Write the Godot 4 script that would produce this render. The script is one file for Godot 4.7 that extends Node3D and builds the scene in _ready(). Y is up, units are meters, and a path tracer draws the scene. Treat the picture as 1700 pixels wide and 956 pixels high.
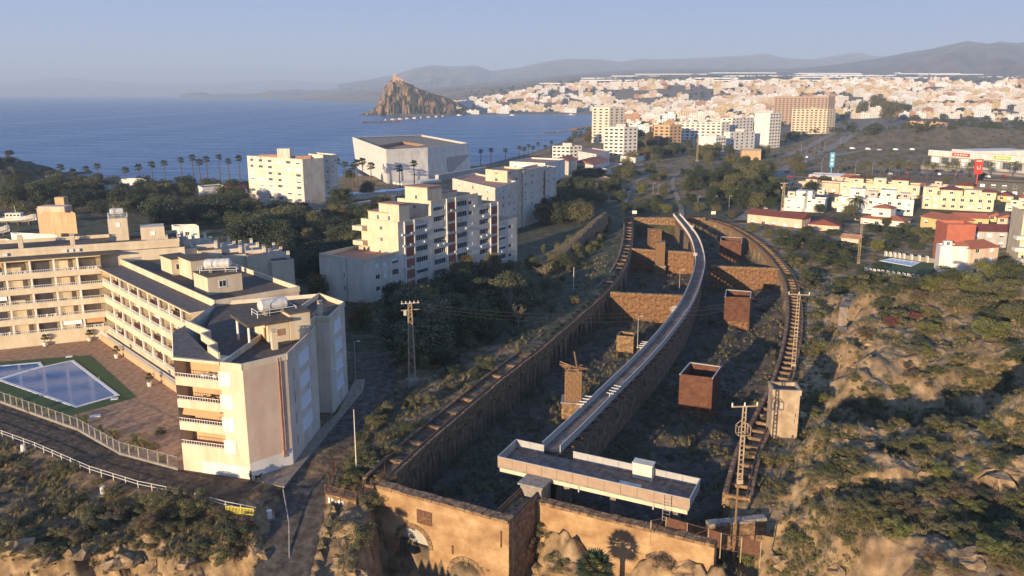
extends Node3D
# An old ore depot above a bay, seen from the air. x right, y up, z towards the viewer; d = -z is the distance ahead. Metres.
const FPX := 1383.0
const CAMH := 52.0
const PITCH := 0.22951
var rng := RandomNumberGenerator.new()
var nz := FastNoiseLite.new()
var nz2 := FastNoiseLite.new()
var nz3 := FastNoiseLite.new()
var taken := {}
var M := {}
var T := {}
var wincache := {}

# survey helpers: a sight line measured in the photograph (u, v) meets the level h, or the distance d
func ray(u: float, v: float) -> Vector3:
	var x := (u - 850.0) / FPX
	var y := -(v - 478.0) / FPX
	return Vector3(x, y * cos(PITCH) - sin(PITCH), -cos(PITCH) - y * sin(PITCH))
func G(u: float, v: float, h := 0.0) -> Vector3:
	var r := ray(u, v)
	return Vector3(0, CAMH, 0) + r * ((h - CAMH) / r.y)
func Zd(u: float, v: float, d: float) -> Vector3:
	var r := ray(u, v)
	return Vector3(0, CAMH, 0) + r * (-d / r.z)
# the point of the terrain on a sight line
func GT(u: float, v: float, lift := 0.0) -> Vector3:
	var r := ray(u, v)
	var t0 := 60.0
	var p := Vector3(0, CAMH, 0) + r * t0
	while t0 < 1500.0:
		t0 += 0.6 if t0 < 320.0 else 3.0
		p = Vector3(0, CAMH, 0) + r * t0
		if p.y < H(p.x, -p.z):
			break
	p.y = H(p.x, -p.z) + lift
	return p
func onland(x: float, d: float, lift := 0.0) -> Vector3:
	return Vector3(x, H(x, d) + lift, -d)
func lin(r: float, g: float, b: float) -> Color:
	return Color(r, g, b).linear_to_srgb()
func ss(a: float, b: float, x: float) -> float:
	var t := clampf((x - a) / (b - a), 0.0, 1.0)
	return t * t * (3.0 - 2.0 * t)

class MB:
	var v := PackedVector3Array()
	var n := PackedVector3Array()
	var c := PackedColorArray()
	var col := Color.WHITE
	var off := Vector3.ZERO
	func _init(o := Vector3.ZERO):
		off = o
	func tri(a: Vector3, b: Vector3, d: Vector3):
		var k := (d - a).cross(b - a).normalized()
		v.append(a - off); v.append(b - off); v.append(d - off)
		n.append(k); n.append(k); n.append(k)
		c.append(col); c.append(col); c.append(col)
	func quad(a: Vector3, b: Vector3, d: Vector3, e: Vector3):
		tri(a, b, d); tri(a, d, e)
	# box with centre, half sizes and axes
	func obox(p: Vector3, ax: Vector3, ay: Vector3, az: Vector3):
		var q := []
		for s in [Vector3(-1, -1, -1), Vector3(1, -1, -1), Vector3(1, 1, -1), Vector3(-1, 1, -1), Vector3(-1, -1, 1), Vector3(1, -1, 1), Vector3(1, 1, 1), Vector3(-1, 1, 1)]:
			q.append(p + ax * s.x + ay * s.y + az * s.z)
		quad(q[0], q[1], q[2], q[3]); quad(q[5], q[4], q[7], q[6]); quad(q[4], q[0], q[3], q[7])
		quad(q[1], q[5], q[6], q[2]); quad(q[3], q[2], q[6], q[7]); quad(q[4], q[5], q[1], q[0])
	func box(p: Vector3, s: Vector3, turn := 0.0):
		var b := Basis(Vector3.UP, turn)
		obox(p, b.x * s.x * 0.5, b.y * s.y * 0.5, b.z * s.z * 0.5)
	# bar between two points, w wide and h high
	func bar(a: Vector3, b: Vector3, w: float, h: float):
		var ax := b - a
		var l := ax.length()
		if l < 0.001: return
		var f := ax / l
		var s := f.cross(Vector3.UP)
		if s.length() < 0.01: s = Vector3.RIGHT
		s = s.normalized()
		obox((a + b) * 0.5, f * l * 0.5, s.cross(f).normalized() * h * 0.5, s * w * 0.5)
	func tube(a: Vector3, b: Vector3, r0: float, r1: float, k := 6):
		var f := (b - a).normalized()
		var s := f.cross(Vector3.UP)
		if s.length() < 0.01: s = Vector3.RIGHT
		s = s.normalized()
		var t := s.cross(f)
		for i in k:
			var p := TAU * i / k
			var q := TAU * (i + 1) / k
			var e := s * cos(p) + t * sin(p)
			var g := s * cos(q) + t * sin(q)
			quad(a + e * r0, b + e * r1, b + g * r1, a + g * r0)
			tri(b, b + g * r1, b + e * r1)
			tri(a, a + e * r0, a + g * r0)
	# upright prism over a ring of ground points
	func prism(poly: Array, y0: float, y1: float, top := true, bottom := false):
		var k := poly.size()
		for i in k:
			var a: Vector3 = poly[i]
			var b: Vector3 = poly[(i + 1) % k]
			quad(Vector3(a.x, y0, a.z), Vector3(b.x, y0, b.z), Vector3(b.x, y1, b.z), Vector3(a.x, y1, a.z))
		if top: cap(poly, y1)
		if bottom: cap(poly, y0)
	func cap(poly: Array, y: float):
		var p2 := PackedVector2Array()
		for p in poly: p2.append(Vector2(p.x, p.z))
		var t := Geometry2D.triangulate_polygon(p2)
		for i in range(0, t.size(), 3):
			var a := p2[t[i]]; var b := p2[t[i + 1]]; var d := p2[t[i + 2]]
			tri(Vector3(a.x, y, a.y), Vector3(b.x, y, b.y), Vector3(d.x, y, d.y))
	# parapet: a rim of width w round the ring
	func rim(poly: Array, y0: float, y1: float, w: float):
		var k := poly.size()
		for i in k:
			var a: Vector3 = poly[i]
			var b: Vector3 = poly[(i + 1) % k]
			a = Vector3(a.x, 0, a.z); b = Vector3(b.x, 0, b.z)
			var f := (b - a).normalized()
			var s := f.cross(Vector3.UP)
			var mid := (a + b) * 0.5
			obox(mid + Vector3(0, (y0 + y1) * 0.5, 0), f * ((b - a).length() * 0.5 + w * 0.5 - 0.003 * i), Vector3(0, (y1 - y0) * 0.5 - 0.002 * i, 0), s * w * 0.5)
	func mesh() -> ArrayMesh:
		var m := ArrayMesh.new()
		if v.is_empty(): return m
		var a := []
		a.resize(Mesh.ARRAY_MAX)
		a[Mesh.ARRAY_VERTEX] = v; a[Mesh.ARRAY_NORMAL] = n; a[Mesh.ARRAY_COLOR] = c
		m.add_surface_from_arrays(Mesh.PRIMITIVE_TRIANGLES, a)
		return m

func numbered(parent: Node, called: String) -> String:
	var key := str(parent.get_instance_id()) + called
	var k: int = taken.get(key, 0)
	taken[key] = k + 1
	return called if k == 0 else "%s_%03d" % [called, k]
func tag(o: Node, label := "", category := "", group := "", kind := ""):
	if label != "": o.set_meta("label", label)
	if category != "": o.set_meta("category", category)
	if group != "": o.set_meta("group", group)
	if kind != "": o.set_meta("kind", kind)
func thing(called: String, label: String, category: String, at := Vector3.ZERO, group := "", turn := 0.0) -> Node3D:
	var o := Node3D.new()
	o.name = numbered(self, called)
	add_child(o)
	o.position = at
	o.rotation.y = turn
	tag(o, label, category, group)
	return o
func inst(parent: Node, called: String, mesh: Mesh, m: Material) -> MeshInstance3D:
	var o := MeshInstance3D.new()
	o.name = numbered(parent, called)
	o.mesh = mesh
	o.material_override = m
	parent.add_child(o)
	return o
func part(parent: Node, called: String, b: MB, m: Material) -> MeshInstance3D:
	return inst(parent, called, b.mesh(), m)
func one(called: String, b: MB, m: Material, label: String, category: String, group := "", at := Vector3.ZERO) -> MeshInstance3D:
	var o := part(self, called, b, m)
	o.position = at
	tag(o, label, category, group)
	return o
func struct(called: String, b: MB, m: Material, at := Vector3.ZERO) -> MeshInstance3D:
	var o := part(self, called, b, m)
	o.position = at
	tag(o, "", "", "", "structure")
	return o
func ordinal(k: int) -> String:
	var o := ["first", "second", "third", "fourth", "fifth", "sixth", "seventh", "eighth", "ninth", "tenth", "eleventh", "twelfth", "thirteenth", "fourteenth", "fifteenth", "sixteenth", "seventeenth", "eighteenth", "nineteenth", "twentieth"]
	return o[k] if k < o.size() else "%dth" % (k + 1)

# ---------------------------------------------------------------- materials
func noise_tex(seed_: int, freq: float, lo: Color, hi: Color, oct := 5, cell := false, normal := false, strength := 4.0) -> NoiseTexture2D:
	var f := FastNoiseLite.new()
	f.seed = seed_
	f.frequency = freq
	f.fractal_octaves = oct
	f.fractal_gain = 0.62
	f.noise_type = FastNoiseLite.TYPE_CELLULAR if cell else FastNoiseLite.TYPE_SIMPLEX_SMOOTH
	var t := NoiseTexture2D.new()
	t.width = 512
	t.height = 512
	t.seamless = true
	t.noise = f
	if normal:
		t.as_normal_map = true
		t.bump_strength = strength
	else:
		var g := Gradient.new()
		g.offsets = PackedFloat32Array([0.15, 0.85])
		g.colors = PackedColorArray([lo, hi])
		t.color_ramp = g
	return t
func mat(c: Color, rough := 0.9, tex = null, scale := 0.1, vcol := false, nrm = null, nstr := 1.0, metal := 0.0) -> StandardMaterial3D:
	var m := StandardMaterial3D.new()
	m.albedo_color = c
	m.roughness = rough
	m.metallic = metal
	m.vertex_color_use_as_albedo = vcol
	m.cull_mode = BaseMaterial3D.CULL_DISABLED
	if tex != null or nrm != null:
		m.uv1_triplanar = true
		m.uv1_world_triplanar = true
		m.uv1_scale = Vector3.ONE * scale
	if tex != null: m.albedo_texture = tex
	if nrm != null:
		m.normal_enabled = true
		m.normal_texture = nrm
		m.normal_scale = nstr
	return m
func make_materials():
	var g := func(a): return Color(a, a, a)
	T.fine = noise_tex(1, 0.03, g.call(0.8), g.call(1.0))
	T.soft = noise_tex(2, 0.006, g.call(0.9), g.call(1.0), 7)
	T.stain = noise_tex(3, 0.007, Color(0.76, 0.72, 0.68), Color(1, 1, 1), 8)
	T.rock = noise_tex(4, 0.009, Color(0.52, 0.47, 0.42), Color(1, 0.97, 0.92), 9)
	T.speck = noise_tex(5, 0.09, g.call(0.5), g.call(1.0), 4)
	T.rust = noise_tex(6, 0.006, Color(0.7, 0.6, 0.52), Color(1, 1, 1), 8)
	T.streak = noise_tex(12, 0.006, Color(0.87, 0.85, 0.82), Color(1, 1, 1), 8)
	T.patch = noise_tex(14, 0.008, Color(0.72, 0.63, 0.55), Color(1, 0.98, 0.95), 9)
	T.n_rock = noise_tex(7, 0.012, g.call(0), g.call(1), 8, false, true, 10.0)
	T.n_fine = noise_tex(8, 0.04, g.call(0), g.call(1), 5, false, true, 5.0)
	T.n_sea = noise_tex(9, 0.02, g.call(0), g.call(1), 5, false, true, 6.0)
	T.field = noise_tex(10, 0.01, Color(0.55, 0.55, 0.5), Color(1, 1, 1), 3, true)
	M.ground = mat(Color.WHITE, 1.0, T.rock, 0.071, true, T.n_rock, 0.7)
	M.rock = mat(lin(0.42, 0.31, 0.195), 0.95, T.rock, 0.13, false, T.n_rock, 1.6)
	M.stone = mat(lin(0.36, 0.24, 0.14), 0.95, T.rock, 0.22, false, T.n_rock, 1.2)
	M.ochre = mat(lin(0.47, 0.325, 0.175), 0.93, T.patch, 0.07, false, T.n_fine, 0.5)
	M.roughstone = mat(lin(0.35, 0.26, 0.17), 0.95, T.rock, 0.13, false, T.n_rock, 1.4)
	M.brickred = mat(lin(0.30, 0.17, 0.09), 0.95, T.rock, 0.25, false, T.n_rock, 1.0)
	M.asphalt = mat(lin(0.135, 0.115, 0.095), 0.95, T.rock, 0.12, false, T.n_fine, 0.4)
	M.oldasphalt = mat(lin(0.115, 0.088, 0.064), 0.97, T.rock, 0.12, false, T.n_rock, 0.8)
	M.paleroad = mat(lin(0.30, 0.25, 0.19), 0.95, T.stain, 0.05)
	M.pave = mat(lin(0.32, 0.25, 0.18), 0.9, T.stain, 0.2)
	M.court = mat(lin(0.42, 0.265, 0.16), 0.9, T.stain, 0.15)
	M.concrete = mat(lin(0.32, 0.29, 0.25), 0.9, T.stain, 0.25, false, T.n_fine, 0.4)
	M.cream = mat(lin(0.66, 0.55, 0.39), 0.85, T.soft, 0.12)
	M.pink = mat(lin(0.66, 0.49, 0.36), 0.85, T.soft, 0.12)
	M.white = mat(lin(0.77, 0.72, 0.64), 0.75, T.soft, 0.15)
	M.offwhite = mat(lin(0.70, 0.61, 0.49), 0.85, T.soft, 0.1)
	M.grey = mat(lin(0.45, 0.42, 0.38), 0.85, T.soft, 0.1)
	M.ochrewall = mat(lin(0.55, 0.36, 0.2), 0.85, T.stain, 0.12)
	M.yellowwall = mat(lin(0.60, 0.46, 0.2), 0.85, T.soft, 0.12)
	M.terracotta = mat(lin(0.42, 0.15, 0.08), 0.85, T.stain, 0.25)
	M.redwall = mat(lin(0.42, 0.12, 0.07), 0.8, T.soft, 0.12)
	M.brick = mat(lin(0.36, 0.13, 0.07), 0.9, T.fine, 0.4)
	M.roof = mat(lin(0.115, 0.09, 0.066), 0.95, T.stain, 0.16)
	M.roofgrey = mat(lin(0.13, 0.12, 0.115), 0.95, T.stain, 0.16)
	M.roofred = mat(lin(0.20, 0.055, 0.045), 0.85, T.stain, 0.3)
	M.roofpink = mat(lin(0.48, 0.26, 0.18), 0.9, T.stain, 0.2)
	M.glass = mat(lin(0.03, 0.035, 0.045), 0.08)
	M.shutter = mat(lin(0.72, 0.72, 0.72), 0.6)
	M.dark = mat(lin(0.03, 0.027, 0.025), 0.8)
	M.frame = mat(lin(0.68, 0.68, 0.66), 0.5)
	M.rail = mat(lin(0.50, 0.46, 0.40), 0.6)
	M.galv = mat(lin(0.40, 0.38, 0.35), 0.6, T.soft, 0.3)
	M.corten = mat(lin(0.145, 0.06, 0.032), 0.85, T.rust, 0.2, false, T.n_fine, 0.5)
	M.rustiron = mat(lin(0.16, 0.075, 0.045), 0.85, T.rust, 0.6)
	M.wood = mat(lin(0.27, 0.17, 0.09), 0.9, T.rust, 0.7)
	M.deck = mat(lin(0.24, 0.18, 0.14), 0.9, T.rust, 0.25)
	M.deck2 = mat(lin(0.29, 0.23, 0.18), 0.9, T.rust, 0.3)
	M.deck3 = mat(lin(0.20, 0.145, 0.11), 0.9, T.rust, 0.2)
	M.panel = mat(lin(0.36, 0.245, 0.165), 0.75, T.soft, 0.3)
	M.pole = mat(lin(0.46, 0.35, 0.23), 0.85, T.stain, 0.1)
	M.tankwhite = mat(lin(0.66, 0.65, 0.62), 0.45, T.stain, 0.2)
	M.brickpale = mat(lin(0.45, 0.31, 0.22), 0.9, T.soft, 0.1)
	M.awning = mat(lin(0.50, 0.27, 0.12), 0.85)
	M.lawn = mat(lin(0.055, 0.10, 0.03), 1.0, T.fine, 0.3, false, T.n_fine, 1.0)
	M.poolwater = mat(lin(0.045, 0.17, 0.36), 0.06, null, 0.3, false, T.n_sea, 0.06)
	M.pooledge = mat(lin(0.68, 0.66, 0.62), 0.6)
	M.blue = mat(lin(0.10, 0.36, 0.55), 0.5)
	M.redsign = mat(lin(0.55, 0.05, 0.03), 0.5)
	M.greensign = mat(lin(0.35, 0.50, 0.06), 0.5)
	M.yellow = mat(lin(0.62, 0.50, 0.05), 0.6)
	M.tyre = mat(lin(0.02, 0.02, 0.02), 0.9)
	M.carwhite = mat(lin(0.75, 0.75, 0.75), 0.25)
	M.cardark = mat(lin(0.06, 0.065, 0.08), 0.25)
	M.carred = mat(lin(0.35, 0.04, 0.03), 0.25)
	M.hullblue = mat(lin(0.16, 0.28, 0.38), 0.5, T.soft, 0.4)
	M.bark = mat(lin(0.11, 0.08, 0.055), 0.95, T.rock, 0.6)
	M.palmbark = mat(lin(0.17, 0.12, 0.08), 0.95, T.rock, 0.8)
	M.twig = mat(lin(0.20, 0.15, 0.10), 0.95)
	M.sea = mat(lin(0.01, 0.085, 0.18), 0.3, null, 0.02, false, T.n_sea, 0.5)
	for k in ["cream", "pink", "white", "offwhite", "grey", "ochrewall"]:
		M[k].albedo_texture = T.streak
		M[k].uv1_scale = Vector3(0.11, 0.03, 0.11)
	M.water2 = mat(lin(0.02, 0.05, 0.08), 0.1)
	M.coat = mat(lin(0.015, 0.015, 0.018), 0.9)
	M.fur = mat(lin(0.03, 0.022, 0.018), 0.95)
	M.graffiti = mat(lin(0.5, 0.5, 0.5), 0.8, noise_tex(31, 0.035, Color(0.05, 0.06, 0.12), Color(0.9, 0.9, 0.95), 3), 0.35)
	M.terrace = mat(lin(0.42, 0.23, 0.15), 0.9, T.stain, 0.2)
	M.blind = mat(lin(0.45, 0.20, 0.08), 0.85)
	M.ac = mat(lin(0.6, 0.6, 0.58), 0.6)
	var leafc := {dark = [0.028, 0.040, 0.016], pine = [0.052, 0.062, 0.022], olive = [0.115, 0.105, 0.042], sage = [0.15, 0.13, 0.068], lime = [0.14, 0.14, 0.035], gold = [0.17, 0.135, 0.05], straw = [0.24, 0.175, 0.085], brown = [0.11, 0.075, 0.042], red = [0.16, 0.045, 0.04], palm = [0.055, 0.068, 0.024], autumn = [0.14, 0.10, 0.03]}
	for k in leafc:
		var q: Array = leafc[k]
		var m := mat(lin(q[0], q[1], q[2]), 0.75, null, 1.0, true)
		m.backlight_enabled = true
		m.backlight = lin(q[0] * 0.6, q[1] * 0.6, q[2] * 0.4)
		M["leaf_" + k] = m

# ---------------------------------------------------------------- terrain
var LW := [[-16.7, 101.4], [-13.1, 112.5], [-8.6, 124.6], [-2.2, 141.2], [6.1, 161.1], [15.3, 185.4], [23.0, 205.9], [30.8, 231.3], [37.8, 263.4], [44.6, 305.2], [49.0, 340.0]]
var RW := [[27.4, 98.0], [33.2, 113.0], [38.9, 124.6], [45.5, 138.6], [52.7, 155.9], [60.9, 177.7], [68.1, 199.6], [75.7, 227.3], [80.8, 258.3], [83.4, 288.3], [82.8, 319.6], [76.1, 337.1]]
var CW := [[5.5, 108.6], [10.6, 119.2], [16.0, 130.9], [23.4, 146.7], [31.9, 166.5], [41.5, 191.9], [50.6, 221.9], [56.8, 247.3], [63.0, 285.0], [66.5, 325.7], [67.5, 340.0]]
var STREET := [[-24.5, 60.0], [-26.2, 78.0], [-27.0, 88.0], [-27.6, 100.0], [-27.6, 104.0], [-26.6, 122.0], [-24.3, 141.0], [-25.5, 152.0], [-30.0, 164.0]]
var STREETY := [[-9.0, 60.0], [-5.0, 78.0], [-3.0, 88.0], [-1.0, 100.0], [-0.5, 104.0], [0.0, 112.0], [0.0, 170.0]]
var SEA := [[-420, 690], [-335, 680], [-318, 610], [-217, 640], [-125, 690], [-40, 800], [14, 976], [97, 1357], [160, 1670], [253, 2385], [276, 2760], [19, 2726], [-200, 2578], [-241, 2420], [-405, 2650], [-528, 2950], [-500, 3400], [-891, 5600], [-2400, 9000], [-4000, 14000], [-9000, 30000], [-40000, 30000], [-40000, 560], [-480, 600]]
var sea_poly := PackedVector2Array()
func xat(a: Array, d: float) -> float:
	if d <= a[0][1]: return a[0][0]
	for i in range(1, a.size()):
		if d <= a[i][1]:
			return lerpf(a[i - 1][0], a[i][0], (d - a[i - 1][1]) / (a[i][1] - a[i - 1][1]))
	return a[a.size() - 1][0]
func dfront(x: float) -> float:
	var f := [[100.0, -17.5], [90.6, -0.4], [98.0, 3.1], [87.2, 23.0], [84.0, 30.0]]
	return xat(f, x)
func coast(x: float, d: float) -> float:
	var p := Vector2(x, d)
	var best := 1e9
	for i in sea_poly.size():
		var q := Geometry2D.get_closest_point_to_segment(p, sea_poly[i], sea_poly[(i + 1) % sea_poly.size()])
		best = minf(best, p.distance_squared_to(q))
	best = sqrt(best)
	return -best if Geometry2D.is_point_in_polygon(p, sea_poly) else best
func base_h(x: float, d: float) -> float:
	var left := ss(90.0, -60.0, x - 0.04 * d)
	var y := -10.0 * ss(180.0, 560.0, d) * left - 5.0 * ss(420.0, 900.0, d) * (1.0 - left)
	return y
func H(x: float, d: float) -> float:
	var y := base_h(x, d)
	if d > 430.0:
		var dc := coast(x, d)
		if dc < 0.0:
			return -15.0 - minf(5.0, -dc * 0.08)
		var ang := x / d
		var rise := 0.044 * maxf(0.0, d - 1400.0) if d < 3400.0 else 88.0 + 0.036 * (d - 3400.0)
		y += rise * ss(60.0, 700.0, dc) * lerpf(0.22, 1.0, ss(-0.22, 0.2, ang))
		if d > 900.0:
			y += nz2.get_noise_2d(x * 0.12, d * 0.12) * 14.0 * ss(900.0, 3000.0, d) * ss(80.0, 500.0, dc)
		y = lerpf(-15.0, y, ss(0.0, 50.0, dc))
		y += 15.0 * exp(-(pow((x + 385.0) / 42.0, 2) + pow((d - 625.0) / 45.0, 2))) * (1.0 + 0.4 * nz.get_noise_2d(x * 3, d * 3))
		y += 16.0 * exp(-(pow((x - 560.0) / 150.0, 2) + pow((d - 1050.0) / 120.0, 2)))
		return y
	var n1 := nz.get_noise_2d(x, d)
	var n3 := nz3.get_noise_2d(x, d)
	var xl := xat(LW, d)
	var xr := xat(RW, d)
	var df := dfront(x)
	# the depot's surroundings
	if d > 92.0 and d < 345.0:
		y += 1.6 * ss(-20.0, -5.0, x - xl) * ss(xl + 200.0, xl, x) * ss(345.0, 330.0, d)
	var inpit := x > xl and x < xr and d > df and d < 338.0
	if inpit:
		y = -5.0 + n3 * 0.5 + n1 * 0.5
		# the rubble bank along the right bay
		var k := x - lerpf(xat(CW, d), xr, 0.45)
		y += 1.7 * exp(-k * k / 9.0) * (0.7 + 0.6 * n1) * ss(100.0, 112.0, d)
		y += 2.2 * exp(-pow((xr - 2.0 - x) / 3.5, 2)) * (0.8 + 0.5 * n1)
		return y
	# right-hand hill
	var rx := x - xr
	if rx > 0.0 and d < 345.0:
		var w := n1 * 4.0 + nz2.get_noise_2d(x * 1.5, d * 1.5) * 5.0
		var ridge := 7.2 * ss(9.0, 19.0, rx + w) * ss(122.0, 136.0, d + w * 0.6) * ss(215.0, 180.0, d)
		ridge += 6.2 * ss(6.0, 14.0, rx + w) * ss(117.0, 105.0, d + w * 0.5)
		ridge += 3.5 * ss(24.0, 62.0, rx) * ss(232.0, 190.0, d)
		ridge += 3.5 * exp(-(pow((x - 90.0) / 14.0, 2) + pow((d - 172.0) / 16.0, 2)))
		ridge += 5.0 * exp(-(pow((x - 72.0) / 6.0, 4) + pow((d - 106.0) / 6.0, 4)))
		ridge -= 1.6 * exp(-pow((rx - 15.0) / 5.0, 2)) * ss(175.0, 190.0, d) * ss(250.0, 235.0, d)
		var rough := ss(3.0, 12.0, rx) * ss(236.0, 200.0, d)
		y += ridge + rough * (n1 * 1.3 + n3 * 0.4 - absf(nz3.get_noise_2d(x * 1.6, d * 1.6)) * 0.5 + absf(nz2.get_noise_2d(x * 2.0, d * 2.0)) * 1.8)
		y -= 6.0 * ss(88.0, 74.0, d) * ss(45.0, 25.0, x)
		if x < 34.0: y = lerpf(y, -7.5, ss(98.0, 86.0, d) * ss(34.0, 28.0, x))
		return y
	# below the front walls
	if x > -23.0 and d <= df + 0.01:
		var yy := -9.0 + n1 * 0.4
		# talus leaning on the second wall
		var tal := exp(-pow((x - 6.6) / 3.4, 4)) * 7.0 + exp(-pow((x - 19.5) / 5.2, 4)) * 7.6 + exp(-pow((x - 27.5) / 4.0, 4)) * 6.0
		yy += tal * clampf(1.0 - (df - d - 0.4) / (8.5 + n1 * 5.0), 0.0, 1.0) * (0.8 + 0.55 * n1 + 0.28 * n3)
		yy += absf(nz2.get_noise_2d(x * 5.0, d * 5.0)) * 1.6
		if x < -17.0:
			# the spur under the gate
			yy = lerpf(yy, 0.6 + n3 * 0.9 + n1 * 0.7, ss(-16.5, -18.6, x + n3 * 0.8) * ss(84.0, 93.0, d + n1 * 3.0))
		y = yy
		if x < -21.0: y = lerpf(yy, street_y(d), ss(-21.0, -23.0, x))
	elif x <= xl and d < 345.0:
		# the bank between street and depot
		var sx := xat(STREET, d)
		var k := ss(3.0, 9.0, x - sx) * ss(170.0, 145.0, d)
		y = lerpf(y, 1.7, k) + k * (n1 * 0.5 + n3 * 0.3)
		y += 0.8 * ss(140.0, 180.0, d) * ss(-30.0, -5.0, x - xl) * (1.0 + n1)
		if d < 108.0 and x - sx > 3.0 and x > -24.0: y = lerpf(y, 0.6, ss(108.0, 100.0, d))
	# street corridor
	if d < 172.0:
		var q := absf(x - xat(STREET, d))
		if q < 9.0:
			y = lerpf(street_y(d) - 0.12, y, ss(3.1, 5.2, q + n3 * 0.5))
	# scrub mound and its cliff, lower left
	if x < -30.0 and d < 116.0:
		var fy := fence_d(x)
		var edge := 90.5 + n1 * 2.5 + nz2.get_noise_2d(x * 2.0, 3.0) * 3.0 + 0.09 * (x + 55.0)
		var t := ss(fy + 1.0, fy - 6.0, d)
		y = lerpf(y, -0.9 + n1 * 0.5 + n3 * 0.5, t)
		y = lerpf(y, -9.5 + n3 * 1.3, ss(edge, edge - 4.5 - n3 * 2.0, d))
		y += absf(n3) * 1.2 * ss(edge + 3.0, edge - 1.0, d) * 0.9
		y = lerpf(y, street_y(d) - 0.12, ss(-32.2, -30.6, x + n3 * 0.4) * ss(103.0, 99.0, d))
	elif d > 100.0 and x < -20.0 and d < 420.0:
		y += (n1 * 0.6 + n3 * 0.2) * ss(195.0, 225.0, d)
	return y
func street_y(d: float) -> float:
	return xat(STREETY, d)
func fence_d(x: float) -> float:
	# the white rail fence's line
	return xat([[123.0, -90.0], [120.9, -79.2], [116.4, -71.6], [108.3, -59.4], [103.7, -50.6], [101.2, -43.9], [97.9, -36.8], [96.0, -32.4]].map(func(a): return [a[0], a[1]]), x)
func ground_color(x: float, d: float, y: float, slope: float) -> Color:
	var n1 := nz.get_noise_2d(x * 1.7, d * 1.7)
	var n2 := nz2.get_noise_2d(x * 1.3 + 50.0, d * 1.3)
	var dirt := Color(0.27, 0.19, 0.11)
	var green := Color(0.075, 0.078, 0.036)
	var c := dirt
	if d > 430.0:
		var town := Color(0.30, 0.255, 0.205)
		var plain := Color(0.40, 0.275, 0.145).lerp(Color(0.22, 0.175, 0.075), ss(-0.2, 0.25, n2 + n1 * 0.5))
		if d > 3300.0:
			var f := nz2.get_noise_2d(x * 0.05, d * 0.18)
			plain = plain.lerp(Color(0.5, 0.47, 0.42), ss(0.12, 0.2, f) * 0.8)
		c = plain.lerp(town, ss(1100.0, 1300.0, d) * ss(3500.0, 3300.0, d))
		if x < -325.0 and d < 720.0: return green.lerp(Color(0.2, 0.15, 0.1), ss(0.0, 0.3, n1))
		if y < -11.0 and d < 2000.0: c = Color(0.16, 0.13, 0.10)
		elif y < -11.0: c = Color(0.36, 0.29, 0.21)
		return c
	var xl := xat(LW, d)
	var xr := xat(RW, d)
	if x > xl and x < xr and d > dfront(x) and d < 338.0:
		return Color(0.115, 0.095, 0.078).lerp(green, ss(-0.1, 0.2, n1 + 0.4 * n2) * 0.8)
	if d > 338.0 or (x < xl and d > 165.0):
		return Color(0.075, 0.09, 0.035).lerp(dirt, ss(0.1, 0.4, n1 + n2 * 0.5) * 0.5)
	c = dirt.lerp(green, ss(-0.15, 0.25, n1 + 0.4 * n2) * 0.75)
	if x > xr:
		c = Color(0.43, 0.32, 0.19).lerp(Color(0.2, 0.155, 0.07), ss(-0.1, 0.25, n1 + 0.5 * n2))
	return c.lerp(Color(0.42, 0.31, 0.19), ss(0.45, 1.0, slope))
func build_ground():
	for p in SEA: sea_poly.append(Vector2(p[0], p[1]))
	var ds := PackedFloat32Array()
	var d := 46.0
	while d < 26000.0:
		ds.append(d)
		if d < 76.0: d += 2.0
		elif d < 112.0: d += 0.42
		elif d < 165.0: d += 0.75
		elif d < 345.0: d += 1.6
		elif d < 700.0: d += 7.0
		else: d *= 1.022
	var cols := 330
	var verts := PackedVector3Array()
	var colors := PackedColorArray()
	var idx := PackedInt32Array()
	for i in ds.size():
		for j in cols + 1:
			var t := -0.86 + 1.72 * j / cols
			var x := t * ds[i]
			verts.append(Vector3(x, H(x, ds[i]), -ds[i]))
	var w := cols + 1
	var norms := PackedVector3Array()
	norms.resize(verts.size())
	for i in ds.size():
		for j in w:
			var a := verts[i * w + maxi(j - 1, 0)]
			var b := verts[i * w + mini(j + 1, cols)]
			var e := verts[maxi(i - 1, 0) * w + j]
			var f := verts[mini(i + 1, ds.size() - 1) * w + j]
			var k := (b - a).cross(f - e)
			if k.y < 0: k = -k
			k = k.normalized()
			norms[i * w + j] = k
			var p := verts[i * w + j]
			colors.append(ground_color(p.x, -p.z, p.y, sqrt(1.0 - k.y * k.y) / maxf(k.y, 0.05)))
	for i in ds.size() - 1:
		for j in cols:
			var q := i * w + j
			idx.append_array([q, q + w, q + 1, q + 1, q + w, q + w + 1])
	var arr := []
	arr.resize(Mesh.ARRAY_MAX)
	arr[Mesh.ARRAY_VERTEX] = verts
	arr[Mesh.ARRAY_NORMAL] = norms
	arr[Mesh.ARRAY_COLOR] = colors
	arr[Mesh.ARRAY_INDEX] = idx
	var m := ArrayMesh.new()
	m.add_surface_from_arrays(Mesh.PRIMITIVE_TRIANGLES, arr)
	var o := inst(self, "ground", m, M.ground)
	tag(o, "", "", "", "structure")
	# sea
	var b := MB.new()
	b.quad(Vector3(-60000, -14, -480), Vector3(-60000, -14, -60000), Vector3(3000, -14, -60000), Vector3(3000, -14, -480))
	var sr := noise_tex(41, 0.01, Color(0.55, 0.55, 0.55), Color(1, 1, 1), 5)
	M.sea.roughness = 0.42
	M.sea.roughness_texture = sr
	M.sea.uv1_scale = Vector3(0.0011, 0.01, 0.0075)
	struct("sea", b, M.sea)
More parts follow.
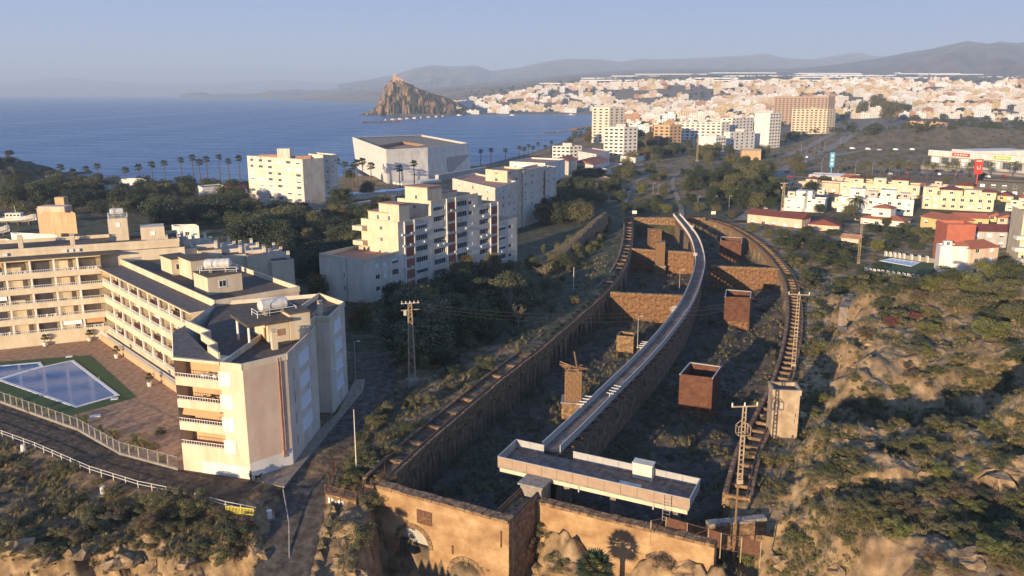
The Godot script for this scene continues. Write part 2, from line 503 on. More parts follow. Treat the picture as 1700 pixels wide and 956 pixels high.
# a ribbon that follows the land
func ribbon(pts: Array, width: float, lift: float, step := 2.0, flat_y = null) -> MB:
	var b := MB.new()
	var prev_l
	var prev_r
	for i in pts.size() - 1:
		var a: Vector3 = pts[i]
		var e: Vector3 = pts[i + 1]
		var k := maxi(1, int((e - a).length() / step))
		for s in (k + (1 if i == pts.size() - 2 else 0)):
			var p := a.lerp(e, float(s) / k)
			var f := (e - a)
			if s == 0 and i > 0: f = (e - a).normalized() + (a - pts[i - 1]).normalized()
			f = Vector3(f.x, 0, f.z).normalized()
			var side := f.cross(Vector3.UP) * width * 0.5
			var l := p - side
			var r := p + side
			for q in [0, 1]:
				var g: Vector3 = l if q == 0 else r
				g.y = (H(g.x, -g.z) if flat_y == null else p.y) + lift
				if q == 0: l = g
				else: r = g
			if flat_y == null:
				var top := maxf(maxf(l.y, r.y), H(p.x, -p.z) + lift)
				l.y = top; r.y = top
			if prev_l != null: b.quad(prev_l, l, r, prev_r)
			prev_l = l; prev_r = r
	return b
func build_far():
	# mountains
	var sky1 := [[560, 140], [620, 130], [650, 125], [690, 112], [720, 108], [745, 110], [790, 108], [815, 118], [860, 112], [900, 103], [940, 97], [1000, 98], [1030, 103], [1060, 97], [1100, 98], [1180, 95], [1240, 92], [1270, 88], [1300, 96], [1350, 98], [1400, 90], [1425, 86], [1450, 93], [1500, 92], [1600, 88], [1760, 84]]
	var sky2 := [[1150, 128], [1280, 118], [1340, 112], [1400, 105], [1455, 97], [1500, 88], [1540, 82], [1575, 74], [1605, 67], [1640, 72], [1660, 68], [1690, 71], [1720, 67], [1800, 72], [1900, 80]]
	range_mesh("mountain_range", sky1, 15000.0, 5200.0, 0.30)
	range_mesh("mountain_range", sky2, 9000.0, 3600.0, 0.22)
	var sky3 := [[-260, 152], [0, 140], [60, 132], [110, 128], [160, 133], [230, 138], [300, 141], [400, 136], [470, 132], [520, 136], [600, 138], [680, 134], [760, 140]]
	range_mesh("mountain_range", sky3, 26000.0, 3000.0, 0.30)
	var sky4 := [[300, 156], [335, 152], [350, 156], [430, 155], [450, 149], [470, 151], [490, 147], [515, 153], [540, 149], [570, 145], [600, 150], [640, 147], [700, 148]]
	range_mesh("headland", sky4, 12000.0, 900.0, 0.3)
func range_mesh(called: String, sky: Array, d: float, depth: float, dark: float):
	var b := MB.new()
	var nu := 170
	var rows := 15
	var pts := []
	var u0: float = sky[0][0]
	var u1: float = sky[sky.size() - 1][0]
	for i in nu + 1:
		var u := lerpf(u0, u1, float(i) / nu)
		var v := 0.0
		for k in sky.size() - 1:
			if u >= sky[k][0] and u <= sky[k + 1][0]:
				v = lerpf(sky[k][1], sky[k + 1][1], (u - sky[k][0]) / float(sky[k + 1][0] - sky[k][0]))
		var peak := Zd(u, v, d)
		var col := []
		for r in rows + 1:
			var t := -1.0 + 1.6 * r / rows
			var fall := 1.0 - pow(absf(t), 1.25) if t < 0 else 1.0 - 1.2 * t
			var z := d + t * depth
			var x := peak.x * z / d
			var n := nz2.get_noise_2d(x * 0.028, z * 0.02) * (1.0 - absf(fall)) * 0.9 + absf(nz.get_noise_2d(x * 0.004, z * 0.003)) * 0.25 * (1.0 - fall)
			col.append(Vector3(x, -25.0 + (peak.y + 25.0) * maxf(0.0, fall + n * 0.6), -z))
		pts.append(col)
	for i in nu:
		for r in rows:
			b.quad(pts[i][r], pts[i][r + 1], pts[i + 1][r + 1], pts[i + 1][r])
	struct(called, b, mat(lin(dark, dark * 0.82, dark * 0.62), 1.0, T.rock, 0.0006))

# ---------------------------------------------------------------- building helpers
func flat3(p: Vector3) -> Vector3:
	return Vector3(p.x, 0, p.z)
func outward(A: Vector3, B: Vector3, centre: Vector3) -> Vector3:
	var f := flat3(B - A).normalized()
	var n := f.cross(Vector3.UP)
	if n.dot(flat3((A + B) * 0.5 - centre)) < 0: n = -n
	return n
func window_mesh(w: float, h: float, kind: String) -> Array:
	var key := "%.2f_%.2f_%s" % [w, h, kind]
	if wincache.has(key): return wincache[key]
	var fr := MB.new()
	var pn := MB.new()
	var t := 0.07
	fr.box(Vector3(0, h * 0.5 - t * 0.5, 0), Vector3(w, t, 0.08)); fr.box(Vector3(0, -h * 0.5 + t * 0.5, 0), Vector3(w, t, 0.08))
	fr.box(Vector3(w * 0.5 - t * 0.5, 0, 0), Vector3(t, h - 2 * t, 0.078)); fr.box(Vector3(-w * 0.5 + t * 0.5, 0, 0), Vector3(t, h - 2 * t, 0.078))
	if kind == "glass" or kind == "half":
		var k := maxi(2, int(round(w / 0.85)))
		for i in range(1, k): fr.box(Vector3(-w * 0.5 + w * i / k, 0, 0), Vector3(t, h - 2 * t, 0.076))
		fr.box(Vector3(0, h * 0.5 + 0.03, 0.02), Vector3(w + 0.1, 0.06, 0.1))
		fr.box(Vector3(0, -h * 0.5 - 0.03, 0.06), Vector3(w + 0.16, 0.06, 0.2))
	pn.box(Vector3(0, 0, -0.01), Vector3(w - 2 * t, h - 2 * t, 0.03))
	if kind == "shut":
		for i in int(h / 0.4): pn.box(Vector3(0, -h * 0.5 + 0.2 + i * 0.4, 0.015), Vector3(w - 2 * t, 0.03, 0.03))
	var bl := MB.new()
	if kind == "half":
		var q := 0.3 + 0.1 * (int(w * 20.0) % 4)
		bl.box(Vector3(0, h * 0.5 - t - h * q * 0.5, 0.02), Vector3(w - 2 * t, h * q, 0.03))
	wincache[key] = [fr.mesh(), pn.mesh(), bl.mesh()]
	return wincache[key]
func add_window(th: Node3D, off: Vector3, c: Vector3, f: Vector3, n: Vector3, w: float, h: float, kind: String, called := "window"):
	w = snappedf(w, 0.05); h = snappedf(h, 0.05)
	var ms := window_mesh(w, h, kind)
	var o := inst(th, called, ms[0], M.frame)
	var x := Vector3.UP.cross(n)
	o.transform = Transform3D(Basis(x, Vector3.UP, n), c - off)
	inst(o, "shutter" if kind == "shut" else "pane", ms[1], M.shutter if kind == "shut" else M.glass)
	if kind == "half": inst(o, "blind", ms[2], M.shutter)
# a wall sheet with real openings [s0, s1, y0, y1, kind]; kinds glass, shut, open, dark
func facade(th: Node3D, off: Vector3, A: Vector3, B: Vector3, centre: Vector3, y0: float, y1: float, ops: Array, wm: Material, deep := 0.22, joined := false, into: MB = null):
	A = flat3(A); B = flat3(B)
	var f := (B - A).normalized()
	var L := (B - A).length()
	var n := outward(A, B, centre)
	var b := into if into != null else MB.new(off)
	var xs := [0.0, L]
	var ys := [y0, y1]
	for o in ops:
		for k in 2:
			if not xs.has(o[k]): xs.append(o[k])
			if not ys.has(o[k + 2]): ys.append(o[k + 2])
	xs.sort(); ys.sort()
	for j in ys.size() - 1:
		var run := -1.0
		for i in xs.size() - 1:
			var cx: float = (xs[i] + xs[i + 1]) * 0.5
			var cy: float = (ys[j] + ys[j + 1]) * 0.5
			var hole := false
			for o in ops:
				if cx > o[0] and cx < o[1] and cy > o[2] and cy < o[3]:
					hole = true
					break
			if not hole and run < 0: run = xs[i]
			if run >= 0 and (hole or i == xs.size() - 2):
				var e: float = xs[i] if hole else xs[i + 1]
				b.quad(A + f * run + Vector3(0, ys[j], 0), A + f * e + Vector3(0, ys[j], 0), A + f * e + Vector3(0, ys[j + 1], 0), A + f * run + Vector3(0, ys[j + 1], 0))
				run = -1.0
	var panes := MB.new(off)
	for o in ops:
		var p: Vector3 = A + f * o[0] + Vector3(0, o[2], 0)
		var q: Vector3 = A + f * o[1] + Vector3(0, o[2], 0)
		var hh := Vector3(0, o[3] - o[2], 0)
		var m: Vector3 = -n * deep
		b.quad(p, q, q + m, p + m); b.quad(p + hh, q + hh, q + hh + m, p + hh + m)
		b.quad(p, p + hh, p + hh + m, p + m); b.quad(q, q + hh, q + hh + m, q + m)
		if joined:
			panes.quad(p + m, q + m, q + hh + m, p + hh + m)
		elif o[4] == "glass" or o[4] == "shut" or o[4] == "half":
			add_window(th, off, (p + q + hh) * 0.5 + m * 0.8, f, n, (q - p).length(), hh.y, o[4])
		else:
			# an open loggia: the recess goes back two metres
			var d := MB.new(off)
			var mm: Vector3 = -n * 2.0
			d.quad(p + mm, q + mm, q + hh + mm, p + hh + mm)
			d.quad(p + m, q + m, q + mm, p + mm); d.quad(p + hh + m, q + hh + m, q + hh + mm, p + hh + mm)
			d.quad(p + m, p + hh + m, p + hh + mm, p + mm); d.quad(q + m, q + hh + m, q + hh + mm, q + mm)
			part(th, "loggia", d, wm)
	if into == null: part(th, "wall", b, wm)
	if joined and not ops.is_empty():
		var w := part(th, "window_panes", panes, M.glass)
		tag(w, "", "", "", "stuff")
func grid_ops(L: float, y0: float, floors: int, fh: float, n: int, ww: float, wh: float, sill := 1.0, seed_ := 0) -> Array:
	var o := []
	var r := RandomNumberGenerator.new()
	r.seed = seed_ + 99
	for k in floors:
		for i in n:
			var c := L * (i + 0.5) / n
			o.append([c - ww * 0.5, c + ww * 0.5, y0 + k * fh + sill, y0 + k * fh + sill + wh, ["shut", "glass", "half", "glass"][r.randi() % 4]])
	return o
func railing(b: MB, a: Vector3, e: Vector3, y0: float, y1: float, gap := 0.35, t := 0.045):
	a = flat3(a); e = flat3(e)
	b.bar(a + Vector3(0, y1, 0), e + Vector3(0, y1, 0), t * 1.4, t * 1.4)
	b.bar(a + Vector3(0, y0 + 0.06, 0), e + Vector3(0, y0 + 0.06, 0), t, t)
	var k := maxi(1, int((e - a).length() / gap))
	for i in k + 1:
		var p := a.lerp(e, float(i) / k)
		b.bar(p + Vector3(0, y0, 0), p + Vector3(0.0005, y1, 0), t, t)
# stacked balconies with columns, railings and a recessed back wall
func balcony_wall(th: Node3D, off: Vector3, A: Vector3, B: Vector3, centre: Vector3, ybase: float, slabs: Array, ytop: float, bays: int, wm: Material, deep := 2.0, seed_ := 1, blank: Material = null):
	A = flat3(A); B = flat3(B)
	var f := (B - A).normalized()
	var L := (B - A).length()
	var n := outward(A, B, centre)
	var r := RandomNumberGenerator.new()
	r.seed = seed_
	var A2 := A - n * deep
	var B2 := B - n * deep
	var U := Vector3.UP
	var lowt: float = slabs[0] - 0.75
	if lowt > ybase + 0.05:
		var b0 := MB.new(off)
		b0.quad(A + U * ybase, B + U * ybase, B + U * lowt, A + U * lowt)
		part(th, "wall", b0, wm)
	var ops := []
	for k in slabs.size():
		var y: float = slabs[k]
		var ynext: float = (slabs[k + 1] - 0.75) if k < slabs.size() - 1 else ytop - 0.35
		var bal := MB.new(off)
		bal.obox((A + B) * 0.5 - n * 0.11 + U * (y - 0.15), f * (L * 0.5), U * 0.6, n * 0.11)
		bal.obox((A + B) * 0.5 - n * (deep * 0.5 + 0.11) + U * (y - 0.12), f * (L * 0.5 - 0.01), U * 0.12, n * (deep * 0.5 - 0.115))
		var bo := part(th, "balcony", bal, wm)
		var fl := MB.new(off)
		fl.quad(A - n * 0.22 + U * (y + 0.004), B - n * 0.22 + U * (y + 0.004), B2 + U * (y + 0.004), A2 + U * (y + 0.004))
		part(bo, "floor_tiles", fl, M.terrace)
		var rl := MB.new(off)
		railing(rl, A - n * 0.1, B - n * 0.1, y + 0.45, y + 1.0, 0.4)
		part(bo, "railing", rl, M.frame)
		for i in bays:
			var s := L * i / bays
			if i > 0:
				var cb := MB.new(off)
				cb.obox(A + f * s - n * 0.3 + U * ((y + ynext) * 0.5), f * 0.2, U * ((ynext - y) * 0.5 - 0.005), n * 0.17)
				part(th, "column", cb, M.white)
				if i % 2 == 0:
					var dv := MB.new(off)
					dv.obox(A + f * s - n * (deep * 0.5 + 0.25) + U * ((y + ynext) * 0.5), f * 0.08, U * ((ynext - y) * 0.5 - 0.01), n * (deep * 0.5 - 0.28))
					part(th, "divider_wall", dv, wm)
			if r.randf() < 0.16:
				var aw := MB.new(off)
				var ac: Vector3 = A + f * (s + L / bays * 0.5)
				aw.quad(ac - f * L / bays * 0.4 - n * 0.3 + U * (ynext - 0.1), ac + f * L / bays * 0.4 - n * 0.3 + U * (ynext - 0.1), ac + f * L / bays * 0.4 + n * 0.15 + U * (ynext - 0.9), ac - f * L / bays * 0.4 + n * 0.15 + U * (ynext - 0.9))
				part(th, "awning", aw, M.awning if r.randf() < 0.6 else M.shutter)
			if r.randf() < 0.35:
				var tb := MB.new(off)
				var tc: Vector3 = A + f * (s + L / bays * 0.6) - n * (0.9 + r.randf() * 0.6)
				tb.box(tc + U * (y + 0.72), Vector3(0.9, 0.06, 0.7), r.randf())
				tb.box(tc + U * (y + 0.36), Vector3(0.1, 0.66, 0.1))
				for ch in 2: tb.box(tc + f * (0.8 if ch == 0 else -0.8) + U * (y + 0.45), Vector3(0.45, 0.8, 0.45), r.randf())
				part(th, "balcony_table", tb, M.wood if r.randf() < 0.5 else M.frame)
			var s0 := s + L / bays * 0.18
			var kind: String = ["glass", "half", "shut", "glass"][r.randi() % 4]
			var ww: float = minf(2.4, L / bays * 0.55)
			ops.append([s0, s0 + ww, y + 0.05, y + 2.15, kind])
	var yb: float = slabs[0] - 0.3
	facade(th, off, A2, B2, centre, yb, ytop - 0.3, [] if blank != null else ops, wm if blank == null else blank, 0.1)
	for e in [[A, A2], [B, B2]]:
		var ends := MB.new(off)
		ends.quad(e[0] + U * lowt, e[1] + U * lowt, e[1] + U * ytop, e[0] + U * ytop)
		part(th, "end_wall", ends, wm)
	var tb := MB.new(off)
	tb.obox((A + B) * 0.5 - n * (deep * 0.5 - 0.1) + U * (ytop - 0.175), f * (L * 0.5 + 0.1), U * 0.175, n * (deep * 0.5 + 0.1))
	part(th, "roof_edge", tb, wm)
# A left, B near corner, C right: the plan is A, B, C, A + C - B
func box_building(called: String, label: String, A: Vector3, B: Vector3, C: Vector3, y0: float, y1: float, o := {}) -> Node3D:
	A = flat3(A); B = flat3(B); C = flat3(C)
	var D := A + C - B
	var ctr := (A + C) * 0.5
	var th: Node3D = o.get("into", null)
	var off := Vector3(ctr.x, y0, ctr.z)
	if th == null: th = thing(called, label, o.get("cat", "building"), off, o.get("group", ""))
	else: off = th.position
	var wm: Material = o.get("wall", M.offwhite)
	var rm: Material = o.get("roof", M.roof)
	var fh: float = o.get("fh", 3.0)
	var fl: int = maxi(1, int((y1 - y0) / fh + 0.2))
	var par: float = o.get("parapet", 0.7)
	var ww: float = o.get("ww", 1.5)
	var wh: float = o.get("wh", 1.3)
	var joined: bool = o.get("joined", false)
	var ya: float = o.get("win_from", y0)
	if ya > y0: fl = maxi(1, int((y1 - ya) / fh + 0.2))
	var jm := MB.new(off) if joined else null
	var opsl: Array = o.ab if o.has("ab") else grid_ops((B - A).length(), ya, fl, fh, o.get("nab", 3), ww, wh, 1.0, int(ctr.x))
	var opsr: Array = o.bc if o.has("bc") else grid_ops((C - B).length(), ya, fl, fh, o.get("nbc", 3), ww, wh, 1.0, int(ctr.z))
	facade(th, off, A, B, ctr, y0, y1, opsl, wm, 0.22, joined)
	facade(th, off, B, C, ctr, y0, y1, opsr, o.get("wall2", wm), 0.22, joined)
	var b := MB.new(off)
	b.quad(C + Vector3.UP * y0, D + Vector3.UP * y0, D + Vector3.UP * y1, C + Vector3.UP * y1)
	b.quad(D + Vector3.UP * y0, A + Vector3.UP * y0, A + Vector3.UP * y1, D + Vector3.UP * y1)
	part(th, "wall", b, wm)
	var rf := MB.new(off)
	rf.cap([A, B, C, D], y1 - par)
	part(th, "roof", rf, rm)
	if par > 0.05:
		var pr := MB.new(off)
		var ins := [A, B, C, D].map(func(p): return p + (ctr - p).normalized() * 0.2)
		pr.rim(ins, y1 - par, y1 + 0.06, 0.25)
		part(th, "parapet", pr, wm)
	return th
func pitched_roof(th: Node3D, off: Vector3, A: Vector3, B: Vector3, C: Vector3, y: float, h: float, m: Material, hip := 0.0, ov := 0.4):
	# ridge runs along B-C; slopes face A-B's two long sides
	A = flat3(A); B = flat3(B); C = flat3(C)
	var f := (C - B).normalized()
	var g := (A - B).normalized()
	var U := Vector3.UP
	var a := A - f * ov + g * ov + U * y
	var b0 := B - f * ov - g * ov + U * y
	var c := C + f * ov - g * ov + U * y
	var d := A + C - B + f * ov + g * ov + U * y
	var r0 := (a + b0) * 0.5 + f * hip + U * h
	var r1 := (c + d) * 0.5 - f * hip + U * h
	var b := MB.new(off)
	b.quad(b0, c, r1, r0); b.quad(d, a, r0, r1); b.tri(a, b0, r0); b.tri(c, d, r1)
	b.quad(a, b0, c, d)
	# eaves board and ridge roll
	b.bar(r0 + U * 0.05, r1 + U * 0.05, 0.25, 0.14)
	for e in [[b0, c], [c, d], [d, a], [a, b0]]: b.bar(e[0] - U * 0.09, e[1] - U * 0.09, 0.12, 0.18)
	# rows of tiles
	var rows := 6
	for s in [[b0, c, r0, r1], [d, a, r1, r0]]:
		for k in range(1, rows):
			var p: Vector3 = s[0].lerp(s[2], float(k) / rows)
			var q: Vector3 = s[1].lerp(s[3], float(k) / rows)
			b.bar(p + U * 0.03, q + U * 0.03, 0.1, 0.06)
	part(th, "roof", b, m)
func roof_box(th: Node3D, called: String, p: Vector3, s: Vector3, turn: float, m: Material) -> MeshInstance3D:
	var b := MB.new(th.position)
	b.box(p + Vector3(0, s.y * 0.5, 0), s, turn)
	return part(th, called, b, m)
func chimney(th: Node3D, p: Vector3, h: float, w: float, turn: float, m: Material):
	var b := MB.new(th.position)
	b.box(p + Vector3(0, h * 0.5, 0), Vector3(w, h, w), turn)
	b.box(p + Vector3(0, h * 0.86, 0), Vector3(w * 1.18, 0.14, w * 1.18), turn)
	var o := part(th, "chimney", b, m)
	var c := MB.new(th.position)
	for i in 4: c.box(p + Vector3(0, h + 0.12, 0) + Basis(Vector3.UP, turn) * Vector3((i % 2 - 0.5) * w * 0.7, 0, (i / 2 - 0.5) * w * 0.7), Vector3(0.1, 0.24, 0.1), turn)
	c.box(p + Vector3(0, h + 0.29, 0), Vector3(w * 1.1, 0.1, w * 1.1), turn)
	part(o, "cowl", c, m)
func water_tank(label: String, p: Vector3, f: Vector3, length: float, rad: float):
	var th := thing("water_tank", label, "tank", p)
	var b := MB.new()
	var prof := [[-0.5, 0.0], [-0.49, 0.5], [-0.46, 0.8], [-0.41, 1.0], [0.41, 1.0], [0.46, 0.8], [0.49, 0.5], [0.5, 0.0]]
	var s := f.cross(Vector3.UP).normalized()
	var cy := Vector3(0, rad + 0.55, 0)
	for i in prof.size() - 1:
		for k in 14:
			var q := []
			for e in [[i, k], [i + 1, k], [i + 1, k + 1], [i, k + 1]]:
				var a: float = TAU * e[1] / 14.0
				q.append(cy + f * prof[e[0]][0] * length + (s * cos(a) + Vector3.UP * sin(a)) * prof[e[0]][1] * rad)
			b.quad(q[0], q[1], q[2], q[3])
	part(th, "tank", b, M.tankwhite)
	for e in [-0.28, 0.28]:
		var c := MB.new()
		c.obox(f * e * length + Vector3(0, 0.4, 0), f * 0.15, Vector3(0, 0.4, 0), s * rad * 0.8)
		part(th, "cradle", c, M.concrete)
	var r := MB.new()
	for e in [[-0.62, -1.3], [-0.62, 1.3], [0.68, -1.3], [0.68, 1.3]]:
		r.bar(f * e[0] * length + s * e[1] * rad, f * e[0] * length + s * e[1] * rad + Vector3(0.001, 1.0, 0), 0.07, 0.07)
	for y in [0.55, 1.0]:
		for e in [[-0.62, -1.3, -0.62, 1.3], [0.68, -1.3, 0.68, 1.3], [-0.62, 1.3, 0.68, 1.3]]:
			r.bar(f * e[0] * length + s * e[1] * rad + Vector3(0, y, 0), f * e[2] * length + s * e[3] * rad + Vector3(0, y, 0), 0.06, 0.06)
	part(th, "guard_rail", r, M.frame)
	var pp := MB.new()
	pp.tube(f * -0.2 * length + s * rad * 1.1, f * -0.2 * length + s * rad * 1.1 + Vector3(0, 2.8, 0), 0.05, 0.05)
	pp.tube(f * 0.3 * length + s * rad * 0.5 + Vector3(0, 0.1, 0), f * 0.62 * length + s * rad * 0.5 + Vector3(0, 0.1, 0), 0.06, 0.06)
	part(th, "pipe", pp, M.galv)

# ---------------------------------------------------------------- the apartment complex on the left
func build_complex():
	var U := Vector3.UP
	# end block
	var v3 := func(x, d): return Vector3(x, 0, -d)
	var L: Vector3 = v3.call(-46.5, 109.2)
	var C: Vector3 = v3.call(-36.1, 106.2)
	var R: Vector3 = v3.call(-31.4, 110.9)
	var S1: Vector3 = v3.call(-30.6, 124.6)
	var S1i: Vector3 = v3.call(-32.6, 124.8)
	var S2i: Vector3 = v3.call(-32.0, 131.0)
	var S2: Vector3 = v3.call(-29.8, 130.8)
	var E: Vector3 = v3.call(-29.2, 140.5)
	var K: Vector3 = v3.call(-35.0, 147.0)
	var J: Vector3 = v3.call(-51.5, 141.0)
	var N: Vector3 = v3.call(-51.2, 120.8)
	var off := Vector3(-39, 0, -122)
	var th := thing("apartment_block", "cream apartment end block with four corner balconies beside the road and pedestrian", "building", off)
	var ctr: Vector3 = v3.call(-40, 125)
	var f := (C - L).normalized()
	var P := L + f * 7.3
	balcony_wall(th, off, L, P, ctr, -0.4, [3.6, 6.9, 10.2, 13.5], 16.75, 1, M.cream, 2.6, 5, M.ochrewall)
	facade(th, off, P, C, ctr, -0.4, 16.6, [], M.cream)
	facade(th, off, C, R, ctr, -0.4, 16.6, [], M.pink)
	var w1 := []
	for k in 4: w1.append([5.2, 10.6, 2.6 + k * 3.35, 4.9 + k * 3.35, "shut"])
	for k in 4: w1.append([2.3, 2.9, 2.0 + k * 3.35, 3.6 + k * 3.35, "glass"])
	facade(th, off, R, S1, ctr, -0.4, 16.6, w1, M.offwhite)
	facade(th, off, S1, S1i, ctr, -0.4, 16.6, [], M.offwhite)
	facade(th, off, S1i, S2i, ctr, -0.4, 16.6, [[1.2, 4.6, 2.2, 4.6, "dark"]], M.offwhite)
	facade(th, off, S2i, S2, ctr, -0.4, 16.6, [], M.offwhite)
	var w2 := []
	for k in 4: w2.append([3.0, 7.8, 2.6 + k * 3.35, 4.9 + k * 3.35, "shut"])
	facade(th, off, S2, E, ctr, -0.4, 16.6, w2, M.offwhite)
	for q in [[E, K], [K, J], [J, N], [N, L]]: facade(th, off, q[0], q[1], ctr, -0.4, 16.6, [], M.offwhite)
	# white repainted lower strip, and white panels painting light patches beside each balcony
	var n1 := outward(L, C, ctr)
	for k in 4:
		var pb := MB.new(off)
		var c0: Vector3 = L + f * (7.95) + n1 * 0.02
		pb.obox(c0 + U * (4.45 + 3.3 * k), f * 0.95, U * 1.0, n1 * 0.03)
		part(th, "light_patch_panel", pb, M.white)
	var pl := MB.new(off)
	pl.obox(L + f * 6.9 + n1 * 0.01 + U * 0.85, f * 3.78, U * 0.95, n1 * 0.02)
	var n2 := outward(C, R, ctr)
	pl.obox((C + R) * 0.5 + n2 * 0.01 + U * 1.1, (R - C) * 0.495, U * 1.25, n2 * 0.02)
	part(th, "painted_plinth", pl, M.white)
	var dp := MB.new(off)
	for e in [0.78, 0.84]: dp.tube(C.lerp(R, e) + n2 * 0.1 + U * 1.6, C.lerp(R, e) + n2 * 0.1 + U * 16.4, 0.07, 0.07)
	dp.box(C.lerp(R, 0.8) + n2 * 0.15 + U * 2.4, Vector3(0.5, 0.6, 0.3), 0.9)
	part(th, "downpipe", dp, M.roofpink)
	var rf := MB.new(off)
	rf.cap([P + (N - L) * 0.05, C, R, S1, S1i, S2i, S2, E, K, J, N + (S1 - N) * 0.2], 15.9)
	part(th, "roof", rf, M.roof)
	var rp := MB.new(off)
	rp.rim([P + f * 0.3, C + f * -0.15, R, S1, S1i, S2i, S2, E, K], 15.85, 16.75, 0.25)
	part(th, "parapet", rp, M.cream)
	# stepped wall between the wedge roof and the main roof
	var st := MB.new(off)
	var sp := [v3.call(-39.8, 108.2), v3.call(-42.4, 111.4), v3.call(-41.6, 112.6), v3.call(-45.6, 117.6), v3.call(-44.8, 118.9), v3.call(-50.6, 124.8)]
	for i in sp.size() - 1: st.obox((sp[i] + sp[i + 1]) * 0.5 + U * (17.1 + 0.02 * (i % 2)), (sp[i + 1] - sp[i]) * 0.5, U * 0.62, (sp[i + 1] - sp[i]).cross(U).normalized() * 0.14)
	part(th, "stepped_parapet", st, M.cream)
	var wd := MB.new(off)
	wd.prism([L - n1 * 0.1, P - n1 * 0.1, v3.call(-42.6, 111.4), v3.call(-51.0, 124.0), N], 16.45, 16.82)
	part(th, "wedge_roof", wd, M.roofgrey)
	# stair house on the roof
	var a := atan2(f.z, -f.x)
	var ax: Vector3 = (v3.call(-38.2, 115.6) - v3.call(-42.9, 122.1)).normalized()
	var bx := ax.cross(U).normalized()
	var o: Vector3 = v3.call(-38.2, 115.6)
	if bx.x < 0: bx = -bx
	var sh := MB.new(off)
	sh.obox(o - ax * 3.7 + bx * 3.4 + U * 19.3, ax * 3.9, U * 0.2, bx * 3.4)
	part(th, "stair_roof", sh, M.roof)
	for e in [[-0.5, 0.4], [-5.6, 0.4]]:
		var c := MB.new(off)
		c.tube(o + ax * e[0] + bx * e[1] + U * 15.9, o + ax * e[0] + bx * e[1] + U * 19.1, 0.2, 0.2, 8)
		part(th, "column", c, M.white)
	var sw := MB.new(off)
	sw.obox(o - ax * 3.9 + bx * 4.9 + U * 17.5, ax * 3.2, U * 1.58, bx * 1.6)
	sw.obox(o - ax * 3.9 + bx * 8.2 + U * 17.9, ax * 3.4, U * 2.0, bx * 1.6)
	var swo := part(th, "stair_house", sw, M.cream)
	var dr := MB.new(off)
	dr.obox(o - ax * 2.0 + bx * 3.28 + U * 17.0, ax * 0.5, U * 1.05, bx * 0.03)
	dr.obox(o - ax * 0.66 + bx * 5.2 + U * 17.4, ax * 0.03, U * 0.5, bx * 0.6)
	part(swo, "door", dr, M.terrace)
	var sl := MB.new(off)
	sl.obox(o - ax * 3.9 + bx * 8.2 + U * 20.02, ax * 3.5, U * 0.12, bx * 1.7)
	part(th, "stair_roof", sl, M.roof)
	chimney(th, v3.call(-34.4, 115.6) + U * 15.9, 2.6, 0.8, 0.6, M.cream)
	chimney(th, v3.call(-32.0, 134.5) + U * 15.9, 2.2, 0.8, 0.2, M.cream)
	water_tank("white cylindrical tank on the end block roof, nearer the camera", o - ax * 3.9 + bx * 5.4 + U * 19.52, bx, 4.6, 0.95)

	# middle wing
	var W0: Vector3 = v3.call(-87.8, 174.2)
	var W1: Vector3 = v3.call(-54.6, 137.2)
	off = Vector3(-68, 0, -158)
	var t2 := thing("apartment_wing", "long cream apartment wing with four tiers of balconies facing the pool", "building", off)
	var fw := (W1 - W0).normalized()
	var cw: Vector3 = v3.call(-55, 170)
	var nw := outward(W0, W1, cw)
	balcony_wall(t2, off, W0, W1, cw, -0.3, [1.85, 5.4, 8.95, 12.5], 15.65, 9, M.cream, 2.6, 9)
	var q0 := W0 - nw * 4.2
	var q1 := W1 - nw * 4.2
	var strip := MB.new(off)
	strip.obox((W0 + W1) * 0.5 - nw * 2.0 + U * 15.68, fw * 24.9, U * 0.09, nw * 2.3)
	part(t2, "roof_strip", strip, M.roofgrey)
	var B2 := [q0, q1, q1 - nw * 16.0, q0 - nw * 16.0]
	for i in 4: facade(t2, off, B2[i], B2[(i + 1) % 4], cw, -0.3, 17.0, [[2.2, 4.6, 15.3, 15.9, "shut"]] if i == 1 else [], M.cream if i == 0 else M.pink)
	facade(t2, off, W1 - nw * 2.62, q1, cw, -0.3, 15.6, [], M.pink)
	var r2 := MB.new(off)
	r2.cap(B2, 16.2)
	part(t2, "roof", r2, M.roof)
	var r3 := MB.new(off)
	r3.rim(B2, 16.15, 17.1, 0.25)
	part(t2, "parapet", r3, M.cream)
	var tu := atan2(-fw.z, fw.x)
	for e in [[306, 446], [329, 456], [347, 466], [386, 482]]: chimney(t2, G(e[0], e[1], 16.2), 2.3, 0.8, tu, M.cream)
	# roof rooms
	for e in [[[18.0, 9.5], 6.0, 4.0, 3.4], [[24.0, 11.5], 6.5, 5.0, 3.8], [[38.5, 9.6], 6.5, 6.5, 3.3]]:
		var c: Vector3 = W0 + fw * e[0][0] - nw * e[0][1]
		var ro := roof_box(t2, "roof_room", c + U * 16.2, Vector3(e[1], e[3], e[2]), tu, M.cream)
		var rr := MB.new(off)
		rr.box(c + U * (16.2 + e[3] + 0.06), Vector3(e[1] + 0.3, 0.12, e[2] + 0.3), tu)
		part(ro, "roof", rr, M.roof)
		add_window(t2, off, c + fw * (e[1] * 0.5 + 0.03) + nw * 0.5 + U * 18.0, fw, fw, 1.4, 1.2, "glass")
	var tc: Vector3 = W0 + fw * 38.5 - nw * 9.8 + U * 19.62
	water_tank("white cylindrical tank on the middle wing's roof room, farther back", tc, (fw * 0.5 - nw * 0.85).normalized(), 5.0, 0.95)
	# sloping ramp wall at the foot of the wing
	var rw := MB.new(off)
	rw.obox((W0 + W1) * 0.5 + nw * 1.6 + U * 0.55, fw * 24.5, U * 0.85, nw * 0.15)
	part(t2, "terrace_wall", rw, M.ochrewall)
	var rr2 := MB.new(off)
